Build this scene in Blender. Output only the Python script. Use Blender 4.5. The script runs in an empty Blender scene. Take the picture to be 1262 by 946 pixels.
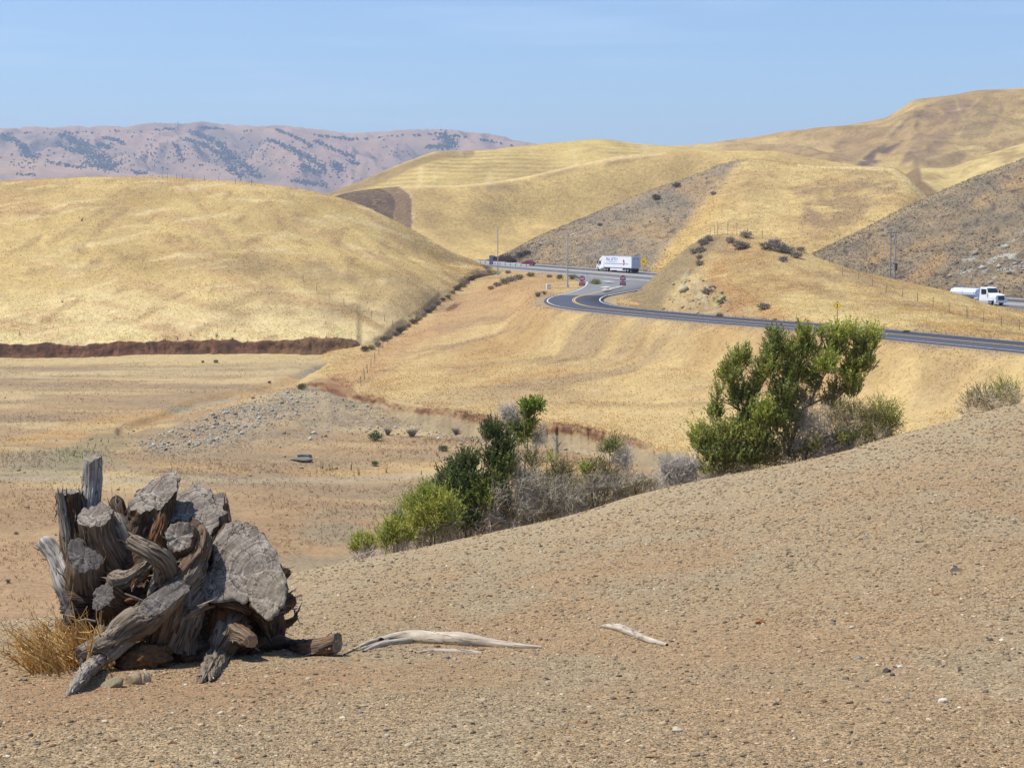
import bpy, bmesh, math, random
import numpy as np
from mathutils import Vector, Matrix, noise as mnoise

rng = np.random.default_rng(7)
random.seed(7)
scene = bpy.context.scene
COL = scene.collection
RAD = math.radians

# ------------------------------------------------------------------ camera
F, CX, CY, HOR = 2000.0, 631.0, 473.0, 290.0
PITCH = math.atan((CY - HOR) / F)
CP, SP = math.cos(PITCH), math.sin(PITCH)
cam_d = bpy.data.cameras.new('camera')
cam_d.sensor_width = 36.0
cam_d.lens = F / 1262.0 * 36.0
cam_d.clip_start = 0.1
cam_d.clip_end = 40000
cam = bpy.data.objects.new('camera', cam_d)
cam.rotation_euler = (math.pi / 2 - PITCH, 0, 0)
COL.objects.link(cam)
scene.camera = cam


def at(px, py, Y):
    """point seen at photo position (px, py) at forward distance Y (arrays allowed)"""
    a = (np.asarray(px, float) - CX) / F
    b = (CY - np.asarray(py, float)) / F
    dy = CP + b * SP
    return np.stack(np.broadcast_arrays(a * Y / dy, np.asarray(Y, float) + 0 * a, (-SP + b * CP) * Y / dy), -1)


def py_of(z, Y):
    r = z / Y
    b = (r * CP + SP) / (CP - r * SP)
    return CY - b * F


def proj(P):
    x, y, z = P[..., 0], P[..., 1], P[..., 2]
    d = y * CP - z * SP
    u = y * SP + z * CP
    return CX + F * x / d, CY - F * u / d


def on_z(px, py, z):
    b = (CY - py) / F
    Y = z * (CP + b * SP) / (-SP + b * CP)
    return Vector(at(px, py, Y))


# ------------------------------------------------------------------ numpy noise
_perm = np.random.default_rng(3).permutation(256)
_perm = np.concatenate([_perm, _perm, _perm])
_ga = np.random.default_rng(5).uniform(0, 2 * np.pi, 256)
_gx, _gy = np.cos(_ga), np.sin(_ga)


def pnoise(x, y, seed=0):
    x = np.asarray(x, float) + seed * 17.31
    y = np.asarray(y, float) + seed * 9.73
    xi, yi = np.floor(x).astype(int), np.floor(y).astype(int)
    xf, yf = x - xi, y - yi
    u = xf * xf * xf * (xf * (xf * 6 - 15) + 10)
    v = yf * yf * yf * (yf * (yf * 6 - 15) + 10)

    def g(ix, iy, dx, dy):
        h = _perm[(_perm[ix & 255] + iy) & 255]
        return _gx[h] * dx + _gy[h] * dy
    a = g(xi, yi, xf, yf); b = g(xi + 1, yi, xf - 1, yf)
    c = g(xi, yi + 1, xf, yf - 1); d = g(xi + 1, yi + 1, xf - 1, yf - 1)
    return (a + u * (b - a) + v * ((c + u * (d - c)) - (a + u * (b - a)))) * 1.5


def fbm(x, y, octs=4, seed=0, gain=0.5):
    s, amp, tot = 0, 1.0, 0
    for k in range(octs):
        s = s + amp * pnoise(x * 2 ** k, y * 2 ** k, seed + k)
        tot += amp
        amp *= gain
    return s / tot


def sstep(a, b, x):
    t = np.clip((x - a) / (b - a), 0, 1)
    return t * t * (3 - 2 * t)


def pchip(x, y, xq):
    """monotone cubic; y is (n,) or (n, m); linear extrapolation flat slopes"""
    x = np.asarray(x, float); y = np.asarray(y, float)
    one = y.ndim == 1
    if one: y = y[:, None]
    h = np.diff(x)[:, None]
    d = np.diff(y, axis=0) / h
    m = np.zeros_like(y)
    if len(x) > 2:
        w1 = 2 * h[1:] + h[:-1]; w2 = h[1:] + 2 * h[:-1]
        with np.errstate(divide='ignore', invalid='ignore'):
            hm = (w1 + w2) / (w1 / d[:-1] + w2 / d[1:])
        m[1:-1] = np.where(d[:-1] * d[1:] > 0, hm, 0)
    m[0] = d[0]; m[-1] = d[-1]
    xq = np.clip(np.asarray(xq, float), x[0], x[-1])
    i = np.clip(np.searchsorted(x, xq) - 1, 0, len(x) - 2)
    t = ((xq - x[i]) / (x[i + 1] - x[i]))[:, None]
    hh = h[i]
    r = (2 * t**3 - 3 * t**2 + 1) * y[i] + (t**3 - 2 * t**2 + t) * hh * m[i] + (-2 * t**3 + 3 * t**2) * y[i + 1] + (t**3 - t**2) * hh * m[i + 1]
    return r[:, 0] if one else r


# ------------------------------------------------------------------ mesh helpers
def lin(r, g, b):
    f = lambda c: (c / 255 / 12.92) if c / 255 <= 0.04045 else ((c / 255 + 0.055) / 1.055) ** 2.4
    return np.array([f(r), f(g), f(b)])


K_ALB = 0.70
def alb(r, g, b, k=K_ALB):
    c = lin(r, g, b) * k
    return c * .92 + c @ np.array([.3, .5, .2]) * .08


def mesh_np(name, V, faces, mats=None, smooth=False, col=None, colname='ground_colour', uv=None, fmat=None):
    """faces: list of int arrays (n,3) or (n,4)"""
    me = bpy.data.meshes.new(name)
    V = np.ascontiguousarray(V, np.float32)
    if not isinstance(faces, (list, tuple)): faces = [faces]
    faces = [np.asarray(f, np.int32) for f in faces if len(f)]
    loops = np.concatenate([f.ravel() for f in faces])
    tot = np.concatenate([np.full(len(f), f.shape[1], np.int32) for f in faces])
    st = np.concatenate([[0], np.cumsum(tot)[:-1]]).astype(np.int32)
    me.vertices.add(len(V)); me.vertices.foreach_set('co', V.ravel())
    me.loops.add(len(loops)); me.loops.foreach_set('vertex_index', loops)
    me.polygons.add(len(tot)); me.polygons.foreach_set('loop_start', st)
    try: me.polygons.foreach_set('loop_total', tot)
    except Exception: pass
    if smooth: me.polygons.foreach_set('use_smooth', np.ones(len(tot), bool))
    if fmat is not None: me.polygons.foreach_set('material_index', np.asarray(fmat, np.int32))
    me.update(calc_edges=True)
    if col is not None:
        a = me.color_attributes.new(colname, 'FLOAT_COLOR', 'POINT')
        c = np.ones((len(V), 4), np.float32); c[:, :3] = col
        a.data.foreach_set('color', c.ravel())
    if uv is not None:
        l = me.uv_layers.new(name='wood_uv')
        l.data.foreach_set('uv', np.asarray(uv, np.float32)[loops].ravel())
    for m in (mats if isinstance(mats, (list, tuple)) else [mats]):
        if m is not None: me.materials.append(m)
    return me


def link(name, me, parent=None, loc=None, rot=None):
    o = bpy.data.objects.new(name, me)
    COL.objects.link(o)
    if parent is not None: o.parent = parent
    if loc is not None: o.location = loc
    if rot is not None: o.rotation_euler = rot
    return o


def tag(o, label=None, cat=None, group=None, kind=None):
    if label: o['label'] = label
    if cat: o['category'] = cat
    if group: o['group'] = group
    if kind: o['kind'] = kind
    return o


def empty(name, loc, rz=0.0, label=None, cat=None, group=None):
    o = bpy.data.objects.new(name, None)
    COL.objects.link(o)
    o.location = loc; o.rotation_euler = (0, 0, rz)
    o.empty_display_size = 0.3
    return tag(o, label, cat, group)


def grid_faces(R, N):
    i = np.arange(R - 1)[:, None] * N + np.arange(N - 1)[None]
    i = i.ravel()
    return np.stack([i, i + 1, i + 1 + N, i + N], 1)


# ------------------------------------------------------------------ node helper
def new_mat(name, rough=0.9, spec=0.2):
    m = bpy.data.materials.new(name)
    m.use_nodes = True
    nt = m.node_tree
    b = nt.nodes['Principled BSDF']
    b.inputs['Roughness'].default_value = rough
    b.inputs['Specular IOR Level'].default_value = spec
    return m, nt, b


def N(nt, t, **kw):
    n = nt.nodes.new(t)
    for k, v in kw.items():
        if k in n.inputs: n.inputs[k].default_value = v
        else: setattr(n, k, v)
    return n


def mixc(nt, a, b, fac, mode='MIX'):
    n = nt.nodes.new('ShaderNodeMix'); n.data_type = 'RGBA'; n.blend_type = mode
    for sock, v in ((n.inputs[0], fac), (n.inputs[6], a), (n.inputs[7], b)):
        if hasattr(v, 'is_linked') or hasattr(v, 'links'): nt.links.new(v, sock)
        elif isinstance(v, (int, float)): sock.default_value = v
        else: sock.default_value = (*v, 1)[:4]
    return n.outputs[2]


def ramp(nt, src, stops):
    n = nt.nodes.new('ShaderNodeValToRGB')
    e = n.color_ramp.elements
    while len(e) < len(stops): e.new(0.5)
    for k, (p, c) in enumerate(stops):
        e[k].position = p
        e[k].color = (*c, 1) if not isinstance(c, (int, float)) else (c, c, c, 1)
    nt.links.new(src, n.inputs[0])
    return n.outputs[0]


def terrain_mat(name, unit, lo=0.72, hi=1.25, bump=0.6, stretch=(1, 1, 1), mid=0.18, fleck=None, voro=0.0):
    """ground colour attribute broken up by noise whose finest grain is a few 'unit' metres"""
    m, nt, b = new_mat(name, 0.95, 0.08)
    L = nt.links.new
    at_ = N(nt, 'ShaderNodeAttribute', attribute_name='ground_colour')
    tc = N(nt, 'ShaderNodeTexCoord')
    mp = N(nt, 'ShaderNodeMapping'); mp.inputs['Scale'].default_value = stretch
    L(tc.outputs['Object'], mp.inputs[0])
    n1 = N(nt, 'ShaderNodeTexNoise', Scale=1 / (5 * unit), Detail=4.0, Roughness=0.7)
    n2 = N(nt, 'ShaderNodeTexNoise', Scale=1 / (26 * unit), Detail=5.0, Roughness=0.6, Distortion=0.4)
    L(mp.outputs[0], n1.inputs['Vector']); L(mp.outputs[0], n2.inputs['Vector'])
    c = mixc(nt, at_.outputs['Color'], ramp(nt, n1.outputs['Fac'], [(0.28, lo), (0.5, 1.0), (0.72, hi)]), 1.0, 'MULTIPLY')
    c = mixc(nt, c, ramp(nt, n2.outputs['Fac'], [(0.3, (1 - mid, 1 - mid * 1.05, 1 - mid * 1.0)), (0.5, 1.0), (0.7, (1 + mid * .8, 1 + mid * .8, 1 + mid * .7))]), 1.0, 'MULTIPLY')
    hgt = n1.outputs['Fac']
    if fleck:
        n3 = N(nt, 'ShaderNodeTexNoise', Scale=1 / (fleck[1] * unit), Detail=2.0, Roughness=0.6)
        L(mp.outputs[0], n3.inputs['Vector'])
        c = mixc(nt, c, fleck[0], ramp(nt, n3.outputs['Fac'], [(fleck[2], 0.0), (fleck[2] + 0.08, fleck[3])]))
    if voro:
        v = N(nt, 'ShaderNodeTexVoronoi', Scale=voro)
        L(tc.outputs['Object'], v.inputs['Vector'])
        bw = N(nt, 'ShaderNodeRGBToBW'); L(v.outputs['Color'], bw.inputs[0]); vc = mixc(nt, bw.outputs[0], (0.5, 0.5, 0.5), 0.3)
        c = mixc(nt, c, vc, 0.6, 'OVERLAY')
        v2 = N(nt, 'ShaderNodeTexVoronoi', Scale=voro * .42); L(tc.outputs['Object'], v2.inputs['Vector'])
        bw2 = N(nt, 'ShaderNodeRGBToBW'); L(v2.outputs['Color'], bw2.inputs[0])
        c = mixc(nt, c, mixc(nt, bw2.outputs[0], (0.5, 0.5, 0.5), 0.3), 0.35, 'OVERLAY')
        ad = N(nt, 'ShaderNodeMath', operation='SUBTRACT')
        L(hgt, ad.inputs[0]); L(v.outputs['Distance'], ad.inputs[1]); hgt = ad.outputs[0]
    L(c, b.inputs['Base Color'])
    bp = N(nt, 'ShaderNodeBump', Strength=bump, Distance=unit * 2.5)
    L(hgt, bp.inputs['Height']); L(bp.outputs[0], b.inputs['Normal'])
    return m


# ------------------------------------------------------------------ lofted terrain
SURF = {}


def ridge_curve(pts, px):
    """pts: (px, py, Y) or (px, None, Y, z)"""
    if isinstance(pts, np.ndarray): return pts
    P = []
    for p in pts:
        if p[1] is None: P.append((p[0], py_of(p[3], p[2]), p[2]))
        else: P.append(p[:3])
    P = np.array(P, float)
    q = pchip(P[:, 0], P[:, 1:3], px)
    return at(px, q[:, 0], q[:, 1])


def loft(curves, px, rows, ks=None):
    C = np.stack([ridge_curve(c, px) for c in curves])           # C, N, 3
    mid = (px > -50) & (px < 1320)
    if mid.sum() < 5: mid[:] = True
    d = np.linalg.norm(np.diff(C[:, mid], axis=0), axis=2).mean(1)
    T = np.concatenate([[0], np.cumsum(np.maximum(d, 1e-3))])
    tt = np.concatenate([np.linspace(T[k], T[k + 1], rows[k], endpoint=False) for k in range(len(rows))] + [[T[-1]]])
    G = pchip(T, C.reshape(len(curves), -1), tt).reshape(len(tt), len(px), 3)
    k = np.searchsorted(T, tt + 1e-9) - 1 + (tt - T[np.clip(np.searchsorted(T, tt + 1e-9) - 1, 0, len(T) - 1)]) / np.append(np.diff(T), 1)[np.clip(np.searchsorted(T, tt + 1e-9) - 1, 0, len(T) - 1)]
    if ks is not None: k = np.interp(k, np.arange(len(ks)), ks)
    return G, np.repeat(k[:, None], len(px), 1)


def poly_mask(px, py, poly, feather=6.0):
    """soft inside mask of a polygon in the plane (px, py)"""
    poly = np.array(poly, float)
    x, y = px.ravel(), py.ravel()
    inside = np.zeros(x.shape, bool)
    dist = np.full(x.shape, 1e9)
    n = len(poly)
    for i in range(n):
        x0, y0 = poly[i]; x1, y1 = poly[(i + 1) % n]
        cond = ((y0 > y) != (y1 > y)) & (x < (x1 - x0) * (y - y0) / ((y1 - y0) or 1e-9) + x0)
        inside ^= cond
        dx, dy = x1 - x0, y1 - y0
        t = np.clip(((x - x0) * dx + (y - y0) * dy) / (dx * dx + dy * dy + 1e-9), 0, 1)
        dist = np.minimum(dist, np.hypot(x - x0 - t * dx, y - y0 - t * dy))
    sd = np.where(inside, dist, -dist)
    return sstep(-feather, feather, sd).reshape(px.shape)


def line_mask(px, py, pts, w, feather=None):
    pts = np.array(pts, float)
    x, y = px.ravel(), py.ravel()
    dist = np.full(x.shape, 1e9)
    for (x0, y0), (x1, y1) in zip(pts[:-1], pts[1:]):
        dx, dy = x1 - x0, y1 - y0
        t = np.clip(((x - x0) * dx + (y - y0) * dy) / (dx * dx + dy * dy + 1e-9), 0, 1)
        dist = np.minimum(dist, np.hypot(x - x0 - t * dx, y - y0 - t * dy))
    return (1 - sstep(w, w + (feather or w), dist)).reshape(px.shape)


def lerp(c, c2, m):
    return c * (1 - m[..., None]) + np.asarray(c2) * m[..., None]


def make_surface(name, G, colour, mat):
    R, Nn, _ = G.shape
    me = mesh_np(name, G.reshape(-1, 3), [grid_faces(R, Nn)], mat, True, np.clip(colour.reshape(-1, 3), 0, 1))
    o = link(name, me)
    tag(o, kind='structure')
    SURF[name] = (o, G)
    return o


# ------------------------------------------------------------------ roads (centre lines first: the land is graded to them)
HD = np.array([-0.38, 0.925]); HN = np.array([0.925, 0.38])
def hwy_z(s): return -9.4 + 0.0115 * s
hp = []
for s in np.arange(-330, 100.1, 10):
    p = np.array([20.6, 422.0]) + HD * s
    hp.append((p[0], p[1], hwy_z(s)))
ang = math.atan2(HD[1], HD[0]); p = np.array(hp[-1][:2]); z = hp[-1][2]
for k in range(30):
    ang += 6 / 150.0
    p = p + np.array([math.cos(ang), math.sin(ang)]) * 6
    z += 0.03
    hp.append((p[0], p[1], z))
HWY = np.array(hp)


def catmull(P, n=12):
    P = np.asarray(P, float)
    Q = np.vstack([2 * P[0] - P[1], P, 2 * P[-1] - P[-2]])
    out = []
    for i in range(1, len(Q) - 2):
        for t in np.linspace(0, 1, n, endpoint=False):
            a, b, c, d = Q[i - 1:i + 3]
            out.append(0.5 * (2 * b + (c - a) * t + (2 * a - 5 * b + 4 * c - d) * t * t + (-a + 3 * b - 3 * c + d) * t**3))
    out.append(Q[-2])
    return np.array(out)


ex = [(1700, 471), (1500, 449), (1262, 427), (1100, 411.5), (1000, 402), (900, 394.3), (820, 387.3), (764, 382.2), (735, 378.9), (716, 375.4), (707, 370.6), (713, 365.4), (735, 360.3), (760, 354.3), (783, 347.5)]
EXIT = [on_z(x, y, -10.3 if x > 720 or y > 368 else -10.3 + 0.45 * min(1, max(0, (368 - y) / 22))) for x, y in ex]
EXIT = catmull([tuple(v) for v in EXIT], 10)


def road_grade(G, lines, shoulder=1.2, blend=7.0, drop=0.14):
    P = G.reshape(-1, 3)
    for L_, hw in lines:
        best = np.full(len(P), 1e9); bz = np.zeros(len(P))
        for a, b in zip(L_[:-1], L_[1:]):
            d = b[:2] - a[:2]
            t = np.clip(((P[:, :2] - a[:2]) @ d) / (d @ d), 0, 1)
            dist = np.hypot(*(P[:, :2] - a[:2] - t[:, None] * d).T)
            w = dist < best
            best[w] = dist[w]; bz[w] = (a[2] + t * (b[2] - a[2]))[w]
        m = 1 - sstep(hw + shoulder, hw + shoulder + blend, best)
        P[:, 2] = P[:, 2] * (1 - m) + (bz - drop) * m
    return G


HW_HALF, EX_HALF = 14.0, 4.7


def hwy_at(px, off):
    """the point of the straight highway line, shifted sideways by off, that stands at photo column px"""
    r = (px - CX) / F
    bx, by = 20.6 + HN[0] * off, 422 + HN[1] * off
    s = (r * by - bx) / (HD[0] - r * HD[1])
    return by + HD[1] * s, hwy_z(s)
# ------------------------------------------------------------------ palette of the land
STRAW = alb(212, 182, 112); PALE = alb(226, 200, 138); OCHRE = alb(200, 160, 92); TAN = alb(186, 154, 110)
DULL = alb(160, 136, 96); SCRUB = alb(150, 130, 102); GREYD = alb(160, 148, 124); REDD = alb(130, 86, 58)
TILLED = alb(112, 92, 76); PALEROCK = alb(196, 190, 172); GRAVEL = alb(180, 152, 116); DIRT = alb(184, 146, 102)
OLIVE = alb(156, 146, 88)

def pxs(a, b, step, lo=None, hi=None, n=14):
    g = np.arange(a, b + step, step)
    if lo is not None: g = np.concatenate([np.linspace(lo, a, n, endpoint=False), g])
    if hi is not None: g = np.concatenate([g, np.linspace(b + step, hi, n + 1)[1:]])
    return g


def col0(G, c): return np.broadcast_to(np.asarray(c, float), G.shape).copy()


# ---- far mountains, pale with haze, two folds
px = pxs(-260, 760, 2.2, -700, 1100, 10)
back = [(-700, 172, 5600), (-300, 167, 5600), (0, 164, 5600), (50, 161.5, 5600), (100, 162, 5600), (135, 161, 5600), (190, 158, 5600), (220, 157.5, 5600), (255, 156, 5600), (300, 160, 5600), (345, 160.5, 5600), (400, 166.5, 5600), (440, 170.5, 5600), (490, 166, 5600), (545, 163.5, 5600), (575, 168, 5600), (600, 172, 5600), (640, 181, 5600), (700, 192, 5600), (1100, 215, 5600)]
G, k = loft([[(p, 262, 4300) for p in (-700, 0, 700, 1100)], [(p[0], p[1] * 0.5 + 236 * .5, 4900) for p in back], back, [(p[0], p[1] + 25, 6100) for p in back]], px, [45, 45, 14])
x, y = G[..., 0], G[..., 1]
wx = x + 160 * fbm(x / 500, y / 500, 3, 9)
rid = 1 - np.abs(fbm(wx / 330 + .3 * y / 330, y / 900, 4, 11)) * 2.6
prof = np.clip(np.minimum(k, 2) / 2, 0, 1)
env = np.sin(np.pi * np.clip(prof, 0, 1) ** 0.9) * 0.95 + 0.05
G[..., 2] += env * (rid - .35) * 78 + env * fbm(x / 120, y / 160, 3, 4) * 20 + (k > 1.8) * fbm(x / 90, 0 * x, 3, 6) * 5
fold_shade = sstep(0.62, 0.25, rid)
c = col0(G, alb(190, 152, 118))
c = lerp(c, alb(174, 138, 112), sstep(-.2, .5, fbm(x / 260, y / 300, 3, 21)))
c = lerp(c, alb(140, 120, 98), fold_shade * .7)  # gullies darkened in the colour itself: painted shading for the folds
make_surface('mountain_range', G, c, terrain_mat('far_mountain', 3.2, .86, 1.12, .5, mid=.1))
MT = (G.copy(), fold_shade.copy(), k.copy())
# front fold on the left
px = pxs(-260, 420, 2.5, -700, None, 8)
ff = [(-700, 175, 4300), (-300, 184, 4300), (-60, 189, 4300), (0, 192, 4300), (45, 195, 4300), (80, 203, 4300), (125, 208, 4300), (165, 214, 4300), (215, 219, 4300), (300, 232, 4300), (420, 250, 4300)]
G, k = loft([[(p, 265, 3500) for p in (-700, 420)], ff, [(p[0], p[1] + 22, 4700) for p in ff]], px, [40, 12])
x, y = G[..., 0], G[..., 1]
G[..., 2] += (np.sin(np.pi * np.clip(k, 0, 1)) + .08) * fbm(x / 260, y / 420, 4, 31) * 30
c = lerp(col0(G, alb(198, 160, 122)), alb(178, 142, 112), sstep(-.2, .4, fbm(x / 200, y / 200, 3, 33)))
make_surface('foothill', G, c, bpy.data.materials['far_mountain'])
MT2 = (G.copy(), k.copy())

# ---- golden hills in the middle: back ridge
px = pxs(330, 960, 2.2, 100, 1300, 8)
gr = [(100, 300, 850), (330, 262, 850), (400, 240, 850), (450, 221, 850), (500, 200, 850), (545, 186.5, 855), (575, 186, 865), (600, 185, 870), (640, 180.5, 880), (700, 174.5, 890), (740, 172, 895), (780, 176.5, 900), (830, 180.5, 905), (862, 182, 905), (900, 190, 905), (1000, 215, 900), (1300, 260, 900)]
G, k = loft([[(p, 300, 700) for p in (100, 500, 1300)], [(p[0], .5 * p[1] + 125, 800) for p in gr], gr, [(p[0], None, p[2] + 120, -5) for p in gr]], px, [60, 50, 12])
x, y, zz = G[..., 0], G[..., 1], G[..., 2]
PX, PY = proj(G)
w = np.clip(k / 2, 0, 1)
G[..., 2] += np.sin(np.pi * w) * fbm(x / 40, y / 60, 3, 41) * 3
terr = np.sin(2 * np.pi * (zz / 2.2 + .6 * fbm(x / 30, y / 40, 3, 42)))
c = lerp(col0(G, alb(214, 184, 108)), alb(196, 166, 100), sstep(-.15, .4, fbm(x / 45, y / 70, 4, 43)))
c = lerp(c, DULL, .55 * sstep(.1, .6, terr) * sstep(-.2, .3, fbm(x / 60, y / 60, 2, 44)))
c = lerp(c, alb(150, 124, 84), .7 * line_mask(PX, PY, [(400, 243), (450, 226), (500, 206), (545, 191), (580, 189)], 3, 4))
c = lerp(c, PALE, .5 * sstep(.2, .5, fbm(x / 7, zz / 30, 2, 45)))
G[..., 2] += terr * .12
make_surface('golden_ridge', G, c, terrain_mat('golden_grass_far', .42, .8, 1.16, .7, mid=.16))

# ---- golden hill in front of it, with the tilled field
px = pxs(330, 960, 2.0, 100, 1300, 8)
g2 = [(100, 320, 660), (330, 270, 660), (400, 243, 660), (450, 234, 660), (500, 229.5, 665), (560, 228.5, 675), (600, 225, 685), (640, 219, 700), (700, 206, 720), (760, 193, 735), (820, 187.5, 745), (870, 186, 750), (950, 186, 750), (1000, 195, 750), (1300, 240, 750)]
G, k = loft([[(p, 345, 560) for p in (100, 1300)], [(p[0], .48 * p[1] + .52 * 335, p[2] - 52) for p in g2], g2, [(p[0], None, p[2] + 60, -2) for p in g2]], px, [70, 60, 10])
x, y, zz = G[..., 0], G[..., 1], G[..., 2]
PX, PY = proj(G)
w = np.clip(k / 2, 0, 1)
G[..., 2] += np.sin(np.pi * w) * (fbm(x / 50, y / 50, 3, 51) * 3.0)
c = lerp(col0(G, alb(218, 188, 114)), alb(204, 174, 108), sstep(-.2, .4, fbm(x / 30, y / 50, 4, 53)))
band = sstep(0, 4, (PY - np.interp(PX, [p[0] for p in g2], [p[1] for p in g2])))
drk = poly_mask(PX, PY, [(545, 232), (600, 228), (650, 221), (720, 205), (790, 192), (800, 194), (740, 206), (690, 216), (640, 232), (600, 236)], 5)
c = lerp(c, alb(158, 134, 92), .75 * drk * sstep(-.35, .15, fbm(x / 9, y / 14, 3, 55)))
c = lerp(c, alb(178, 150, 98), .45 * poly_mask(PX, PY, [(515, 236), (570, 240), (640, 260), (700, 300), (640, 318), (560, 300), (512, 285)], 14) * sstep(-.3, .3, fbm(x / 12, y / 18, 3, 56)))
c = lerp(c, alb(230, 206, 146), .5 * line_mask(PX, PY, [(490, 229.5), (560, 229), (600, 226), (640, 220), (700, 207.5), (760, 195), (820, 189)], 1.1, 1.5))
def tilled(PX, PY, c):
    PX0, PY0 = PX, PY
    PX = PX + 2.2 * fbm(x / 5, zz / 3, 3, 57); PY = PY + 1.5 * fbm(x / 6, zz / 4, 3, 58)
    t1 = poly_mask(PX, PY, [(380, 250), (412, 241.5), (440, 234), (468, 231), (480, 236), (487, 247), (486, 262), (485, 330), (420, 330)], 1.2)
    t2 = poly_mask(PX, PY, [(468, 231), (493, 228.5), (503, 238), (508, 246), (508.5, 330), (485, 330), (486, 262), (487, 247), (480, 236)], 1.2)
    fur = sstep(-.3, .5, np.sin(PX0 * .9 + PY0 * 1.3 + 2 * fbm(x / 9, zz / 9, 2, 59))) * .35 + .5 * sstep(0, .4, fbm(x / 8, zz / 3, 3, 60))
    c = lerp(c, lerp(col0(G, alb(106, 86, 73)), alb(126, 102, 82), fur), t1 * .97); c = lerp(c, lerp(col0(G, alb(140, 112, 86)), alb(160, 130, 98), fur), t2 * .95)
    return lerp(c, alb(214, 186, 128), .8 * line_mask(PX, PY, [(493, 229.5), (504, 239), (508.8, 247), (509, 310)], .8, 1))
c = c * np.array([1.05, 1.0, .98])
c = tilled(PX, PY, c)
make_surface('golden_hill', G, c, terrain_mat('golden_grass_mid', .35, .8, 1.15, .8, mid=.16, fleck=(tuple(alb(176, 148, 96)), 6, .58, .45)))

# ---- big far ridge on the right
px = pxs(760, 1330, 2.0, 500, 2000, 10)
fr = [(500, 260, 1150), (700, 210, 1150), (780, 192, 1150), (862, 182.5, 1150), (900, 177, 1140), (950, 169, 1130), (1000, 161, 1120), (1060, 151.5, 1110), (1090, 145.5, 1100), (1108, 135.5, 1095), (1128, 124, 1090), (1150, 121, 1090), (1175, 118, 1085), (1205, 112.5, 1080), (1262, 109, 1080), (1400, 98, 1080), (2000, 90, 1080)]
G, k = loft([[(p, 262, 830) for p in (500, 2000)], [(p[0], .5 * p[1] + .5 * 240, 960) for p in fr], fr, [(p[0], p[1] + 10, p[2] + 200) for p in fr]], px, [60, 60, 8])
x, y, zz = G[..., 0], G[..., 1], G[..., 2]
w = np.clip(k / 2, 0, 1)
v = 1 - 2.4 * np.abs(fbm((x + .5 * y) / 150, (y - .2 * x) / 260, 3, 61))
G[..., 2] += np.sin(np.pi * w) * (v * 9 + 3 * fbm(x / 30, y / 30, 3, 62))
PX, PY = proj(G)
terr = np.sin(2 * np.pi * (zz / 5.0 + .8 * fbm(x / 40, y / 60, 3, 63)))
c = lerp(col0(G, alb(210, 178, 110)), alb(184, 152, 100), sstep(-.3, .25, fbm(x / 60, y / 90, 4, 64)))
pn = fbm(x / 22, y / 34, 4, 65)
for poly, cc, f in (
    ([(1078, 205), (1100, 185), (1128, 160), (1138, 142), (1134, 136), (1115, 150), (1085, 175), (1052, 204), (1060, 206)], alb(126, 106, 86), .9),
    ([(1140, 130), (1165, 122), (1190, 120), (1210, 128), (1180, 150), (1176, 175), (1140, 190), (1110, 205), (1120, 180)], alb(160, 130, 96), .75),
    ([(1180, 170), (1190, 140), (1210, 130), (1240, 125), (1230, 150), (1215, 172)], alb(152, 130, 92), .55),
    ([(1030, 172), (1075, 160), (1095, 170), (1060, 195), (1040, 203), (1020, 203)], alb(168, 136, 98), .6),
    ([(950, 178), (1000, 170), (1030, 165), (1040, 172), (1000, 195), (960, 198), (940, 190)], alb(180, 148, 102), .5),
    ([(1060, 152), (1110, 138), (1150, 123), (1180, 121), (1120, 148), (1070, 165)], alb(176, 146, 100), .45),
    ([(1130, 190), (1160, 185), (1195, 190), (1180, 205), (1140, 215), (1120, 212)], alb(150, 124, 92), .6)):
    c = lerp(c, cc, min(1, f * 1.25) * poly_mask(PX + 5 * pn, PY, poly, 3) * sstep(-.35, .05, pn + .5 * fbm(x / 7, y / 12, 2, 68)))
for ln in ([(860, 189), (940, 177), (1010, 176)], [(1002, 165), (1000, 176), (980, 198)], [(1175, 120), (1190, 150), (1178, 178)], [(1210, 118), (1190, 140)], [(1050, 205), (1085, 176), (1110, 150)], [(1140, 196), (1200, 180), (1262, 166)], [(1140, 172), (1200, 175), (1262, 160)]):
    c = lerp(c, alb(220, 192, 130), .3 * line_mask(PX + 5 * fbm(x / 40, y / 60, 3, 67), PY, ln, .8, 2.4) * sstep(-.5, .2, pn))
c = lerp(c, alb(140, 118, 84), .35 * sstep(.35, .8, terr) * sstep(0, .3, fbm(x / 50, y / 50, 2, 66)) * poly_mask(PX, PY, [(1040, 140), (1262, 105), (1300, 220), (1100, 220)], 20))
make_surface('far_ridge', G, c, terrain_mat('dry_grass_far', .5, .74, 1.2, 1.0, mid=.26, fleck=(tuple(alb(138, 114, 84)), 5, .56, .55)))

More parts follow.
